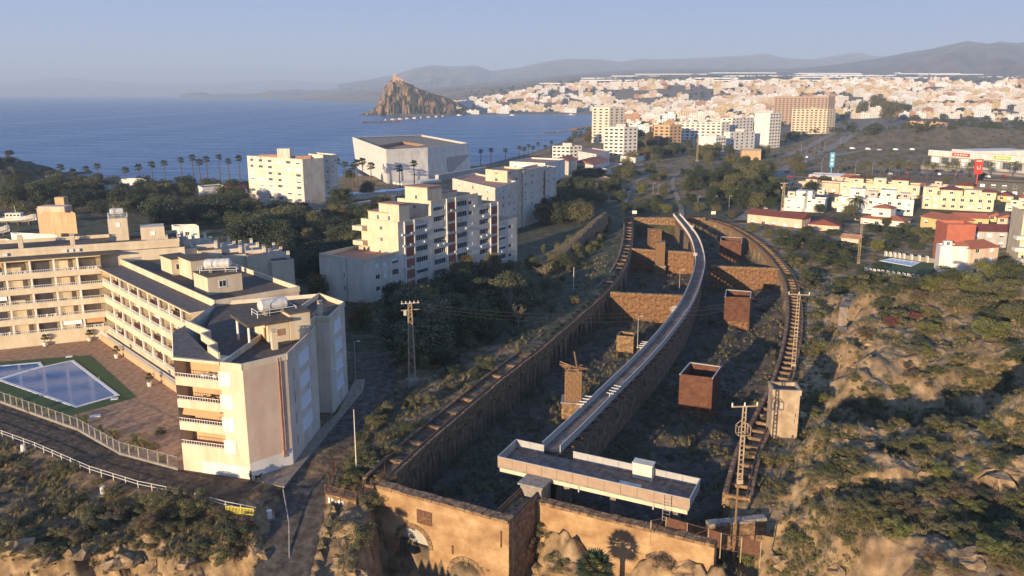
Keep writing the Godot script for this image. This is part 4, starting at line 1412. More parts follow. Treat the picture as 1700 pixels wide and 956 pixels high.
func build_depot():
	var U := Vector3.UP
	var v3 := func(x, d): return Vector3(x, 0, -d)
	depot_wall("depot_wall", "long ruined stone wall along the depot's left side with old rails on top", LW, 1.0, 2.1, 6.4, 3.4, M.stone, M.roughstone, false)
	depot_wall("depot_wall", "curving stone wall on the depot's right side carrying a ladder of beams", RW, -1.0, 2.1, 3.3, 3.2, M.stone, M.stone, true)
	# middle wall under the footbridge
	var cp := path_pts(smooth_path(CW), 5.0)
	var off: Vector3 = cp[0] + U * -6.0
	var mw := thing("depot_wall", "narrow stone wall standing under the curved footbridge", "wall", off)
	var mb := MB.new(off)
	for i in cp.size() - 1:
		var f: Vector3 = (cp[i + 1] - cp[i]).normalized()
		var sa := f.cross(U) * 0.8
		mb.quad(cp[i] - sa + U * -7, cp[i + 1] - sa + U * -7, cp[i + 1] - sa + U * 0.7, cp[i] - sa + U * 0.7)
		mb.quad(cp[i] + sa + U * -7, cp[i + 1] + sa + U * -7, cp[i + 1] + sa + U * 0.7, cp[i] + sa + U * 0.7)
		mb.quad(cp[i] - sa + U * 0.7, cp[i + 1] - sa + U * 0.7, cp[i + 1] + sa + U * 0.7, cp[i] + sa + U * 0.7)
		var c := MB.new(off)
		c.obox((cp[i] + cp[i + 1]) * 0.5 + U * 0.8, f * 2.4, U * 0.12, sa * 1.25)
		part(mw, "coping_stone", c, M.stone)
	part(mw, "wall", mb, M.roughstone)
	# cross walls
	simple_wall("cross_wall", "lit brick cross wall in the left bay, nearest of the two", v3.call(25.3, 208.2), v3.call(43.6, 204.4), -7.0, 2.0, 1.0, M.brickred, M.stone)
	simple_wall("cross_wall", "shaded brick cross wall in the left bay, farther of the two", v3.call(39.4, 270.0), v3.call(58.6, 263.2), -7.0, 2.0, 1.0, M.brickred, M.stone)
	simple_wall("cross_wall", "brick cross wall in the right bay behind the rusty boxes", v3.call(58.8, 241.6), v3.call(78.4, 238.0), -7.0, 2.0, 1.0, M.brickred, M.stone)
	simple_wall("end_wall", "stone end wall closing the depot below the park", v3.call(46.0, 339.0), v3.call(79.0, 338.2), -7.0, 2.2, 1.2, M.stone, M.stone, 1.6)
	# front
	var a: Vector3 = v3.call(-17.6, 100.0)
	var b: Vector3 = v3.call(-0.4, 90.6)
	off = (a + b) * 0.5 + U * -9.0
	var fw := thing("front_wall", "sunlit ochre front wall with two arches and a boarded window", "wall", off)
	arched_wall(fw, off, a, b, -10.0, 1.9, 1.3, [[5.6, 2.4, -4.8], [13.6, 2.3, -7.2]], M.ochre)
	coping(fw, off, a + U * 0 + (b - a).normalized().cross(U) * 0.0 + Vector3(0.3, 0, -0.55), b + Vector3(0.3, 0, -0.55), 1.9, 1.3, M.stone, 1.2)
	var f := (b - a).normalized()
	var n := outward(a, b, (a + b) * 0.5 + Vector3(0, 0, -20))
	var wn := MB.new(off)
	wn.obox(a + f * 7.4 + n * 0.03 + U * -0.5, f * 1.15, U * 0.95, n * 0.06)
	var wo := part(fw, "boarded_window", wn, M.rustiron)
	for k in 4:
		var bb := MB.new(off)
		var g := PI * k / 4.0
		var e := f * cos(g) * 1.1 + U * sin(g) * 0.9
		bb.bar(a + f * 7.4 + n * (0.12 + 0.006 * k) + U * -0.5 - e, a + f * 7.4 + n * (0.12 + 0.006 * k) + U * -0.5 + e, 0.06, 0.08)
		part(wo, "brace", bb, M.wood)
	for e in [[18.6, -0.4, 1.1], [11.6, -3.8, 0.6]]:
		var sl := MB.new(off)
		sl.obox(a + f * e[0] + n * 0.05 + U * e[1], f * 0.09, U * e[2], n * 0.08)
		part(fw, "iron_strap", sl, M.rustiron)
	# buttress
	var b1: Vector3 = v3.call(3.1, 97.6)
	off = b + U * -9.0
	var bt := thing("buttress", "stone buttress with a rail channel on top between the two front walls", "wall", off)
	var fb := (b1 - b).normalized()
	var nb := fb.cross(U)
	if nb.x > 0: nb = -nb
	var p0 := b + Vector3(0.03, 0, 0.03)
	var poly := [p0, b1, b1 + nb * 3.0, p0 + nb * 3.0 + fb * 1.5]
	var bm := MB.new(off)
	bm.prism(poly, -10.0, 1.2)
	part(bt, "wall", bm, M.stone)
	for e in [0.25, 2.7]:
		for k in 5:
			var c := MB.new(off)
			c.obox(p0 + fb * (0.9 + k * 1.6) + nb * e + fb * (1.2 if e > 1 else 0.0) + U * (1.5 + rng.randf() * 0.1), fb * 0.76, U * 0.32, nb * 0.24)
			part(bt, "kerb_stone", c, M.stone)
		var rb := MB.new(off)
		rb.bar(p0 + fb * (1.6 if e > 1 else 0.2) + nb * e + U * 1.98, p0 + fb * 8.8 + nb * e + U * 1.98, 0.18, 0.2)
		part(bt, "rail", rb, M.rustiron)
	var pier := MB.new(off)
	pier.obox(b1 + fb * 2.4 + nb * 1.2 + U * -2.6, fb * 1.5, U * 5.2, nb * 1.5)
	pier.obox(b1 + fb * 2.4 + nb * 1.2 + U * 2.72, fb * 1.8, U * 0.12, nb * 1.8)
	part(bt, "bridge_pier", pier, M.concrete)
	# second front wall
	var c1: Vector3 = v3.call(23.4, 86.9)
	off = (b1 + c1) * 0.5 + U * -9.0
	var f2 := thing("front_wall", "sunlit ochre front wall below the platform behind the palm", "wall", off)
	arched_wall(f2, off, b1 + Vector3(0.05, 0, 0.05), c1, -10.0, 0.9, 1.2, [[13.0, 1.6, -7.6]], M.ochre)
	coping(f2, off, b1 + Vector3(0.3, 0, -0.5), c1 + Vector3(0.3, 0, -0.5), 0.9, 1.2, M.stone, 1.2)
	# slab walls at the right end of the front
	simple_wall("low_wall", "low grey stone wall behind the rusty fence by the pole", v3.call(23.6, 91.5), v3.call(31.0, 93.0), -8.0, 1.2, 0.8, M.stone, M.concrete)
	# gate corner block
	off = v3.call(-21, 103)
	var gb := thing("gate_bastion", "small stone bastion with white graffiti under the rusty gate fence", "wall", off)
	var g0 := G(540, 819, 0.6)
	var g1 := G(591, 832, 0.6)
	var gq := [flat3(g0), flat3(g1), flat3(g1) + v3.call(0.6, 7.5), flat3(g0) + v3.call(-0.2, 7.5)]
	var gm := MB.new(off)
	gm.prism(gq, -5.0, 0.6)
	part(gb, "wall", gm, M.stone)
	var gw := MB.new(off)
	var gn := outward(gq[0], gq[1], gq[2])
	for k in 7:
		var gp: Vector3 = gq[0].lerp(gq[1], 0.12 + 0.11 * k) + gn * 0.02
		gw.obox(gp + U * (-0.25 + 0.12 * sin(k * 2.3)), (gq[1] - gq[0]) * 0.032, U * (0.28 + 0.1 * cos(k * 1.7)), gn * 0.015)
	part(gb, "graffiti", gw, M.white)
	rusty_fence("rusty mesh fence round the gate bastion, left of the front wall", [gq[3], gq[0], gq[1], gq[1] + v3.call(0.3, 3.5)], 0.6, 1.9, 2.0)
	rusty_fence("rusty gate frame at the upper corner of the bastion", [v3.call(-17.6, 108.0), v3.call(-17.2, 102.4), v3.call(-18.6, 101.2)], 1.2, 2.6, 2.5)
	rusty_fence("rusty panel fence along the front wall's right end", [G(1080, 884, 0.8), G(1105, 878, 0.8), G(1140, 888, 0.8), G(1175, 898, 0.8), G(1196, 905, 0.8), G(1230, 912, 0.8), G(1262, 920, 0.8)], 0.3, 2.4, 2.8, true)
	platform()
	footbridge()
	# corten boxes
	var boxes := [
		["rusted steel box nearest the platform, largest of the three in the right bay", [1129, 621.6], [1183, 628], [1196.5, 609], [1146, 602], 3.5, -5.2],
		["rusted steel box with a lit orange face midway along the right bay", [1203.7, 493], [1245.5, 494.3], [1247, 484.3], [1206, 481], 3.6, -4.6],
		["rusted steel box at the far end of the right bay", [1196, 399], [1231, 402], [1232, 395], [1197.5, 393], 2.6, -5.0]]
	for q in boxes:
		var y: float = q[5]
		var p := []
		for k in range(1, 5): p.append(flat3(G(q[k][0], q[k][1], y)))
		off = (p[0] + p[2]) * 0.5 + U * q[6]
		var th := thing("steel_box", q[0], "shaft", off, "rusted steel shafts")
		for k in 4:
			var e: Vector3 = p[k]
			var g: Vector3 = p[(k + 1) % 4]
			var bm2 := MB.new(off)
			var ff := (g - e).normalized()
			var nn := ff.cross(U)
			bm2.obox((e + g) * 0.5 + U * (y + q[6] + 2.2) * 0.5, ff * ((g - e).length() * 0.5 - (0.05 if k % 2 else -0.05)), U * (y - q[6] - 2.2) * 0.5, nn * 0.08)
			part(th, "steel_panel", bm2, M.corten)
			var rim := MB.new(off)
			rim.obox((e + g) * 0.5 + U * (y + 0.05), ff * ((g - e).length() * 0.5 + (0.1 if k % 2 else -0.1)), U * 0.07, nn * 0.12)
			part(th, "rim", rim, M.galv if k > 0 else M.corten)
			var st := MB.new(off)
			st.obox((e + g) * 0.5 + U * (q[6] + 0.6) - nn * 0.0, ff * ((g - e).length() * 0.5 - (0.25 if k % 2 else 0.15)), U * 1.58, nn * 0.12)
			part(th, "stone_base", st, M.brickred)
	# small stone hopper
	var hp := [flat3(G(1025, 556.5, -1.2)), flat3(G(1051, 558.6, -1.2)), flat3(G(1055.7, 552, -1.2)), flat3(G(1030.6, 549.6, -1.2))]
	off = (hp[0] + hp[2]) * 0.5 + U * -5.2
	var ht := thing("stone_hopper", "small open stone hopper standing left of the footbridge", "shaft", off)
	for k in 4:
		var e: Vector3 = hp[k]
		var g: Vector3 = hp[(k + 1) % 4]
		var bm3 := MB.new(off)
		var ff := (g - e).normalized()
		bm3.obox((e + g) * 0.5 + U * -3.3, ff * ((g - e).length() * 0.5 - (0.15 if k % 2 else -0.15)), U * 2.1, ff.cross(U) * 0.18)
		part(ht, "wall", bm3, M.stone)
	timber_tower("timber-clad stump on a stone base with loose beams piled on top", v3.call(11.1, 142.4), 4.0, 3.2, 3.0, 5.6, true)
	timber_tower("tall timber tower on a stone base in the far left bay", v3.call(47.8, 264.5), 3.6, 2.9, 2.9, 7.6, false)
	var bp := thing("brick_pillar", "plain brick pillar behind the far timber tower", "pillar", v3.call(50.2, 290.0) + U * -5.0)
	var bpm := MB.new()
	bpm.box(U * 5.2, Vector3(4.2, 10.4, 3.4), 0.1)
	part(bp, "shaft", bpm, M.brickred)
	var bpc := MB.new()
	bpc.box(U * 10.5, Vector3(4.5, 0.25, 3.7), 0.1)
	part(bp, "cap", bpc, M.stone)
	# water tower-like stone tower on the right
	var q0 := G(1278, 731, 1.0)
	var q1 := G(1322, 733, 1.0)
	off = flat3((q0 + q1) * 0.5) + U * 0.0
	var tw := thing("stone_tower", "square tan tower with a sunken roof right of the depot", "tower", off)
	var tf := flat3(q1 - q0).normalized()
	var tn := tf.cross(U)
	if tn.z > 0: tn = -tn
	var W := flat3(q1 - q0).length()
	var tm := MB.new(off)
	var tp := [flat3(q0), flat3(q1), flat3(q1) + tn * 3.6, flat3(q0) + tn * 3.6]
	tm.prism(tp, -1.0, 8.9, false)
	part(tw, "wall", tm, M.pole)
	var tr := MB.new(off)
	tr.cap(tp, 8.4)
	part(tw, "roof", tr, M.roofgrey)
	var tc := MB.new(off)
	tc.rim(tp, 8.35, 9.15, 0.3)
	part(tw, "parapet", tc, M.pole)
	for e in [[0.16, 4.6, 0.05, 0.5], [0.20, 4.9, 0.05, 0.5], [0.86, 4.2, 0.04, 0.3], [0.88, 5.2, 0.06, 0.25]]:
		var mk := MB.new(off)
		mk.obox(flat3(q0) + tf * W * e[0] - tn * 0.02 + U * e[1], tf * e[2], U * e[3], tn * 0.02)
		part(tw, "slot", mk, M.rustiron)
	# earth ramp with a stone face
	off = v3.call(24, 290) + U * 0.0
	var rp := thing("earth_ramp", "ruined earth ramp with golden grass and a stone face left of the depot", "ramp", off)
	var rg := MB.new(off)
	var rs := MB.new(off)
	var k3 := 22
	var prev := []
	for i in k3 + 1:
		var t := float(i) / k3
		var top := G(lerpf(936, 1008, t), lerpf(424, 352, pow(t, 0.9)), lerpf(2.6, 7.5, t))
		top.y += nz.get_noise_2d(i * 9.0, 4.0) * 0.7
		var x := top.x
		var d := -top.z
		var row := [Vector3(x - 13, H(x - 13, d) - 0.3, -d + 4), Vector3(x - 6, lerpf(H(x, d), top.y, 0.55) + nz3.get_noise_2d(i * 3, 1) * 0.5, -d + 2), top + Vector3(-1.2, 0.1, 0), top, Vector3(x + 1.0, H(x + 1, d) - 1.0, -d)]
		if i > 0:
			for k in 3: rg.quad(prev[k], prev[k + 1], row[k + 1], row[k])
			rs.quad(prev[3], prev[4], row[4], row[3])
		prev = row
	part(rp, "earth_slope", rg, mat(lin(0.22, 0.165, 0.085), 1.0, T.rock, 0.2, false, T.n_rock, 1.5))
	part(rp, "stone_face", rs, M.roughstone)
func rusty_fence(label: String, pts: Array, y0: float, y1: float, gap: float, panels := false):
	var U := Vector3.UP
	var off: Vector3 = flat3(pts[0]) + U * y0
	var th := thing("rusty_fence", label, "fence", off)
	for i in pts.size() - 1:
		var a := flat3(pts[i])
		var b := flat3(pts[i + 1])
		var k := maxi(1, int((b - a).length() / gap))
		var r := MB.new(off)
		r.bar(a + U * (y1 - 0.05), b + U * (y1 - 0.05), 0.06, 0.06)
		r.bar(a + U * (y0 + 0.15), b + U * (y0 + 0.15), 0.06, 0.06)
		for q in 12: r.bar(a + U * (y0 + 0.15 + (y1 - y0 - 0.2) * (q + 1) / 13.0), b + U * (y0 + 0.15 + (y1 - y0 - 0.2) * (q + 1) / 13.0), 0.008, 0.008)
		r.bar(a + U * (y0 + 0.15), a.lerp(b, 1.0 / k) + U * (y1 - 0.05), 0.04, 0.04)
		part(th, "mesh_panel", r, M.rustiron)
		for q in k + (1 if i == pts.size() - 2 else 0):
			var p := a.lerp(b, float(q) / k)
			var pm := MB.new(off)
			pm.bar(p + U * (y0 - 1.2), p + U * y1 + Vector3(0.001, 0, 0), 0.1, 0.1)
			part(th, "post", pm, M.pole if panels else M.rustiron)
		if panels and i % 2 == 1:
			var sh := MB.new(off)
			sh.obox((a + b) * 0.5 + U * (y0 + y1) * 0.5 + Vector3(0, 0, -0.08), (b - a) * 0.45, U * (y1 - y0) * 0.44, (b - a).normalized().cross(U) * 0.02)
			part(th, "sheet_panel", sh, M.rustiron)
func timber_tower(label: String, p: Vector3, bw: float, bh: float, tw: float, thh: float, pile: bool):
	var U := Vector3.UP
	var th := thing("timber_tower", label, "tower", p + U * -5.3, "timber towers")
	var turn := -0.12
	var B := Basis(U, turn)
	var s := MB.new()
	s.box(U * (bh * 0.5 + 0.0), Vector3(bw, bh, bw * 0.95), turn)
	part(th, "stone_base", s, M.stone)
	var c := MB.new()
	c.box(U * (bh + 0.12), Vector3(bw + 0.35, 0.24, bw * 0.95 + 0.35), turn)
	part(th, "base_cap", c, M.concrete)
	var core := MB.new()
	core.box(U * (bh + 0.24 + thh * 0.5), Vector3(tw - 0.3, thh, tw - 0.3), turn)
	part(th, "inner_core", core, M.roughstone)
	for side in 4:
		for k in 9:
			var w := MB.new()
			var q := Vector3((k - 4) * tw / 9.0, 0, tw * 0.5 - 0.06).rotated(U, turn + side * PI / 2)
			var h := thh * (0.93 + rng.randf() * 0.12)
			w.box(q + U * (bh + 0.24 + h * 0.5), Vector3(tw / 9.0 - 0.05, h, 0.1 + 0.05 * rng.randf()), turn + side * PI / 2)
			part(th, "timber_board", w, M.wood)
	for y in [0.25, 0.6, 0.92]:
		var r := MB.new()
		for side in 4:
			var e0 := Vector3(-tw * 0.5, 0, tw * 0.5 + 0.04).rotated(U, turn + side * PI / 2)
			var e1 := Vector3(tw * 0.5, 0, tw * 0.5 + 0.04).rotated(U, turn + side * PI / 2)
			r.bar(e0 + U * (bh + thh * y), e1 + U * (bh + thh * y), 0.1, 0.16)
		part(th, "waling", r, M.wood)
	if pile:
		var top := bh + 0.3 + thh
		var beams := [[-2.6, 0.9, 0.2, 1.9, 0.15, -0.2], [-2.4, 0.6, -0.4, 1.8, 0.3, 0.1], [-2.5, 1.5, 0.5, 1.2, 0.1, 0.4], [-1.8, 0.2, -0.8, 2.3, 0.2, -0.5], [-1.2, 0.3, 1.4, 2.4, 0.35, 0.6], [0.6, 0.2, 0.2, 0.0, 3.2, -0.3], [-1.7, 0.5, 1.2, 1.5, 0.5, -1.0], [-2.2, 0.0, -1.3, 1.0, 0.1, 1.3]]
		for e in beams:
			var w := MB.new()
			w.bar(B * Vector3(e[0], top + e[1], e[2]), B * Vector3(e[3], top + e[4], e[5]), 0.16, 0.2)
			part(th, "loose_beam", w, M.wood)
func platform():
	var U := Vector3.UP
	var FL := Vector3(-1.9, 0, -104.2)
	var BL := Vector3(0.6, 0, -109.9)
	var BR := Vector3(23.9, 0, -97.5)
	var FR := Vector3(21.4, 0, -92.1)
	var off := (FL + BR) * 0.5 + U * 2.3
	var th := thing("viewing_platform", "long raised viewing platform with brown panel parapet across the depot", "platform", off)
	var f := (FR - FL).normalized()
	var n := (FL - BL).normalized()
	var L := (FR - FL).length()
	var W := (FL - BL).length()
	var dk := MB.new(off)
	dk.prism([FL, FR, BR, BL], 2.75, 3.05, true, true)
	part(th, "deck_slab", dk, M.concrete)
	var np := 12
	for i in np:
		var b := MB.new(off)
		b.obox(FL + f * L * (i + 0.5) / np - n * (W * 0.5) + U * 3.09, f * (L / np * 0.5 - 0.012), U * 0.03, n * (W * 0.5 - 0.14))
		part(th, "deck_board", b, M.deck)
		var q := MB.new(off)
		q.obox(FL + f * L * (i + 0.5) / np + n * 0.02 + U * 3.66, f * (L / np * 0.5 - 0.02), U * 0.62, n * 0.05)
		part(th, "front_panel", q, M.panel)
		if i > 2 and i != 4 or i == 0:
			pass
		if i < 2 or i > 3:
			var g := MB.new(off)
			g.obox(BL + f * L * (i + 0.5) / np + U * 3.68, f * (L / np * 0.5 - 0.02), U * 0.6, n * 0.04)
			part(th, "back_panel", g, M.galv)
	for e in [[FL, BL], [FR, BR]]:
		for k in 2:
			var s := MB.new(off)
			s.obox(e[0].lerp(e[1], 0.25 + 0.5 * k) + U * 3.68, n * (W * 0.25 - 0.03), U * 0.6, f * 0.04)
			part(th, "side_panel", s, M.galv)
	var hr := MB.new(off)
	for e in [[FL, FR], [FL, BL], [FR, BR], [BL, BL + f * L * 2.0 / np], [BL + f * L * 4.0 / np, BR]]:
		hr.bar(e[0] + U * 4.34, e[1] + U * 4.34, 0.16, 0.08)
	part(th, "handrail", hr, M.galv)
	var bm := MB.new(off)
	bm.obox((FL + FR) * 0.5 - n * 0.35 + U * 2.5, f * (L * 0.5 - 0.2), U * 0.35, n * 0.2)
	part(th, "edge_beam", bm, M.cream)
	for e in [0.22, 0.27, 0.45, 0.83]:
		var p := MB.new(off)
		p.obox(FL + f * L * e - n * 0.1 + U * 2.35, f * 0.09, U * 0.5, n * 0.1)
		part(th, "bracket", p, M.galv)
	for e in [0.35, 0.6, 0.92]:
		var p := MB.new(off)
		p.obox(FL + f * L * e - n * W * 0.5 + U * -1.3, f * 0.4, U * 4.0, n * 0.5)
		part(th, "support_pier", p, M.concrete)
	# skylight grating, machine box and bench
	for i in 4:
		var s := MB.new(off)
		s.obox(FL + f * (7.2 + i * 2.0) - n * 0.95 + U * 3.3, f * 0.95, U * 0.1, n * 0.55)
		part(th, "skylight", s, M.galv)
	var m := MB.new(off)
	m.obox(BL + f * 19.0 + n * 0.75 + U * 4.1, f * 1.3, U * 1.05, n * 0.7)
	m.obox(BL + f * 19.0 + n * 0.75 + U * 5.2, f * 1.4, U * 0.08, n * 0.8)
	part(th, "machine_box", m, M.offwhite)
	var bn := MB.new(off)
	bn.obox(FL + f * 18.4 - n * 1.1 + U * 3.95, f * 1.45, U * 0.06, n * 0.45)
	bn.obox(FL + f * 18.4 - n * 1.1 + U * 3.5, f * 1.2, U * 0.38, n * 0.3)
	part(th, "bench", bn, M.offwhite)
	var ld := MB.new(off)
	for e in [0.0, 0.9]: ld.bar(FR - f * (2.2 + e) + n * 0.6 + U * 0.9, FR - f * (2.2 + e) + n * 0.6 + U * 4.3, 0.05, 0.05)
	for k in 7: ld.bar(FR - f * 2.2 + n * 0.6 + U * (1.1 + k * 0.45), FR - f * 3.1 + n * 0.6 + U * (1.1 + k * 0.45), 0.04, 0.04)
	part(th, "ladder", ld, M.galv)
func footbridge():
	var U := Vector3.UP
	var line := smooth_path(CW)
	var pts := path_pts(line, 3.4)
	var off: Vector3 = pts[0] + U * 2.9
	var th := thing("footbridge", "curved footbridge with metal railings running along the depot's middle", "bridge", off)
	var w := 1.35
	for i in pts.size() - 1:
		var a: Vector3 = pts[i]
		var b: Vector3 = pts[i + 1]
		var f := (b - a).normalized()
		var f0: Vector3 = (a - pts[maxi(i - 1, 0)]).normalized() if i > 0 else f
		var f2: Vector3 = (pts[mini(i + 2, pts.size() - 1)] - b).normalized() if i < pts.size() - 2 else f
		var sa := (f0 + f).normalized().cross(U)
		var sb := (f + f2).normalized().cross(U)
		var dk := MB.new(off)
		var g := f * 0.012
		var q := [a - sa * w + g, a + sa * w + g, b + sb * w - g, b - sb * w - g]
		dk.prism(q, 2.95, 3.12, true, true)
		part(th, "deck_panel", dk, [M.deck, M.deck2, M.deck3][rng.randi() % 3])
		for s in [-1.0, 1.0]:
			var rl := MB.new(off)
			var p0: Vector3 = a + sa * w * s
			var p1: Vector3 = b + sb * w * s
			rl.bar(p0 + U * 4.22, p1 + U * 4.22, 0.14, 0.07)
			rl.bar(p0 + U * 3.2, p1 + U * 3.2, 0.07, 0.06)
			for k in 12:
				var pk := p0.lerp(p1, (k + 0.5) / 12.0)
				rl.bar(pk + U * 3.2, pk + U * 4.2 + Vector3(0.001, 0, 0), 0.12, 0.03)
			rl.bar(p0 + U * 2.9, p0 + U * 4.25 + Vector3(0.001, 0, 0), 0.1, 0.1)
			part(th, "railing", rl, M.rail)
			if s > 0:
				var ps := MB.new(off)
				ps.bar(a + U * 0.7, a + U * 2.95 + Vector3(0.001, 0, 0), 0.3, 0.3)
				part(th, "support_post", ps, M.rustiron)
			var br := MB.new(off)
			br.bar(p0 - sa * s * 0.7 + U * 2.3, p0 + sa * s * 0.75 + U * 2.88, 0.1, 0.14)
			br.bar(p0 + U * 2.86, p0 + sa * s * 0.8 + U * 2.86, 0.12, 0.1)
			part(th, "bracket", br, M.rustiron)
	# hooped bays
	for e in [[122.0, -1.0], [128.0, 1.0], [152.0, -1.0], [180.0, -1.0], [245.0, -1.0], [300.0, 1.0]]:
		var x := xat(CW, e[0])
		var p := Vector3(x, 0, -e[0])
		var f := (Vector3(xat(CW, e[0] + 4.0), 0, -e[0] - 4.0) - p).normalized()
		var s: Vector3 = f.cross(U) * e[1]
		for k in 4:
			var hb := MB.new(off)
			var c: Vector3 = p + f * (k * 1.3) + s * (w - 0.1)
			hb.bar(c + U * 3.1, c + U * 4.75 + Vector3(0.001, 0, 0), 0.12, 0.12)
			hb.bar(c + U * 4.75, c + s * -0.5 + U * 4.75, 0.12, 0.12)
			hb.bar(c + U * 4.7, c + s * 0.7 + U * 4.7, 0.12, 0.12)
			part(th, "hoop", hb, M.rail)

# ---------------------------------------------------------------- street, court, pool, fences, poles
func build_court():
	var U := Vector3.UP
	var v3 := func(x, d): return Vector3(x, 0, -d)
	var st := []
	for q in STREET: st.append(Vector3(q[0], street_y(q[1]), -q[1]))
	struct("street", ribbon(st, 6.4, 0.0, 1.5, true), M.asphalt)
	var cf := [v3.call(-105, 146), v3.call(-88.5, 135.7), v3.call(-78.8, 129.6), v3.call(-68.6, 123.3), v3.call(-57.8, 114.2), v3.call(-47.2, 109.0)]
	var rf := [v3.call(-100, 133), v3.call(-79.2, 120.9), v3.call(-71.6, 116.4), v3.call(-59.4, 108.3), v3.call(-50.6, 103.7), v3.call(-43.9, 101.2), v3.call(-36.8, 97.9), v3.call(-32.4, 96.3)]
	var ct := MB.new()
	ct.cap(cf + [v3.call(-46.6, 109.4), v3.call(-52, 122), v3.call(-54.6, 137.2), v3.call(-87.8, 174.4), v3.call(-124, 158)], 0.05)
	struct("courtyard_paving", ct, M.court)
	var jn := MB.new()
	for e in [[-93, 165, -66, 134], [-66, 134, -57, 131], [-88, 134, -63, 160], [-72, 124, -53.8, 133]]:
		jn.bar(v3.call(e[0], e[1]) + U * 0.056, v3.call(e[2], e[3]) + U * 0.056, 0.22, 0.012)
	struct("paving_joint", jn, M.pave)
	var rd := MB.new()
	var rv := rf.duplicate()
	rv.reverse()
	rd.cap(cf + [v3.call(-36.2, 105.6), v3.call(-31.2, 103.6)] + rv, 0.02)
	struct("old_road", rd, M.oldasphalt)
	var pv := MB.new()
	pv.prism([v3.call(-36.0, 105.9), v3.call(-31.1, 103.8), v3.call(-29.0, 122.1), v3.call(-26.9, 141.0), v3.call(-27.6, 147.5), v3.call(-29.2, 147), v3.call(-29.1, 130.5), v3.call(-30.4, 124), v3.call(-31.6, 112.3)], -0.4, 0.15)
	struct("pavement", pv, M.pave)
	var kb := MB.new()
	var kp := [v3.call(-31.0, 103.8), v3.call(-28.9, 122.1), v3.call(-26.8, 141.0), v3.call(-27.5, 147.5)]
	for i in 3: kb.obox((kp[i] + kp[i + 1]) * 0.5 + U * 0.0, (kp[i + 1] - kp[i]) * 0.5, U * 0.17, (kp[i + 1] - kp[i]).cross(U).normalized() * 0.12)
	struct("kerb", kb, M.concrete)
	# lawn and pool
	var lw := MB.new()
	lw.prism([v3.call(-103, 157.4), v3.call(-85.9, 162.2), v3.call(-65.9, 138.0), v3.call(-73.4, 128.8), v3.call(-90.5, 137.4)], 0.0, 0.09)
	struct("lawn", lw, M.lawn)
	var pools := [[[-91.2, 154.6], [-87.6, 158.4], [-69.6, 138.9], [-74.0, 133.3], [-95.3, 147.0]], [[-101.5, 154.6], [-93.6, 157.2], [-91.7, 154.8], [-95.7, 147.4], [-101, 148.5]]]
	for k in 2:
		var P: Array = pools[k].map(func(q): return v3.call(q[0], q[1]))
		var off: Vector3 = P[0]
		var th := thing("swimming_pool", "large angular swimming pool with white rim on the lawn" if k == 0 else "small shallow pool beside the large pool at the left edge", "pool", off)
		var wb := MB.new(off)
		wb.cap(P, 0.12)
		part(th, "water", wb, M.poolwater)
		var rm := MB.new(off)
		rm.rim(P, 0.05, 0.17, 0.55)
		part(th, "coping", rm, M.pooledge)
		if k == 0:
			for e in [[0.4, 3], [0.6, 1]]:
				var lb := MB.new(off)
				var p: Vector3 = P[e[1]].lerp(P[(e[1] + 1) % 5], e[0])
				for s in [-0.3, 0.3]:
					lb.tube(p + Vector3(s, 0.1, 0), p + Vector3(s, 1.0, 0.2), 0.03, 0.03)
					lb.tube(p + Vector3(s, 1.0, 0.2), p + Vector3(s, 0.1, 0.7), 0.03, 0.03)
				part(th, "ladder", lb, M.galv)
	for e in [[168, 693, 1.6], [200, 664, 1.2], [125, 594, 1.2]]:
		var p := G(e[0] - 10, e[1] - 2, 0.1)
		var b := MB.new(p)
		b.box(p + U * 0.05, Vector3(e[2], 0.1, 1.0), 0.4)
		one("shower_tray", b, M.pooledge, "white shower slab on the lawn edge, %s" % ["nearest the fence", "by the pool's right corner", "at the far end"][[168, 200, 125].find(e[0])], "slab", "", p)
	# palings
	var off2: Vector3 = cf[0]
	var fn := thing("court_fence", "concrete-post mesh fence between the pool court and the dark road", "fence", off2)
	for i in cf.size() - 1:
		var a: Vector3 = cf[i]
		var b: Vector3 = cf[i + 1]
		var bw := MB.new(off2)
		bw.obox((a + b) * 0.5 + U * 0.12, (b - a) * 0.5, U * 0.3, (b - a).cross(U).normalized() * 0.15)
		part(fn, "base_wall", bw, M.concrete)
		var ms := MB.new(off2)
		for q in 9: ms.bar(a + U * (0.5 + q * 0.19), b + U * (0.5 + q * 0.19), 0.01, 0.01)
		ms.bar(a + U * 2.05, b + U * 2.05, 0.05, 0.05)
		part(fn, "mesh", ms, M.galv)
		var k := int((b - a).length() / 1.9)
		for q in k:
			var p := a.lerp(b, float(q) / k)
			var pb := MB.new(off2)
			pb.bar(p + U * 0.3, p + U * 2.1 + Vector3(0.001, 0, 0), 0.16, 0.16)
			if q % 2 == 0: pb.bar(p + U * 2.05, p + U * 2.5 + Vector3(0.12, 0, 0.25), 0.1, 0.1)
			part(fn, "post", pb, M.concrete)
	off2 = rf[0]
	var rl := thing("rail_fence", "white two-bar rail fence along the outer edge of the dark road", "fence", off2)
	for i in rf.size() - 1:
		var a: Vector3 = rf[i]
		var b: Vector3 = rf[i + 1]
		var k := maxi(1, int((b - a).length() / 2.3))
		for q in k:
			var p := a.lerp(b, float(q) / k)
			var p2 := a.lerp(b, float(q + 1) / k)
			var pb := MB.new(off2)
			pb.bar(p + U * -0.6, p + U * 1.05 + Vector3(0.001, 0, 0), 0.09, 0.09)
			part(rl, "post", pb, M.rail)
			if i == 5 and q < 2: continue
			for y in [1.0, 0.55]:
				var rb := MB.new(off2)
				rb.bar(p + U * y, p2 + U * y, 0.07, 0.07)
				part(rl, "rail", rb, M.rail)
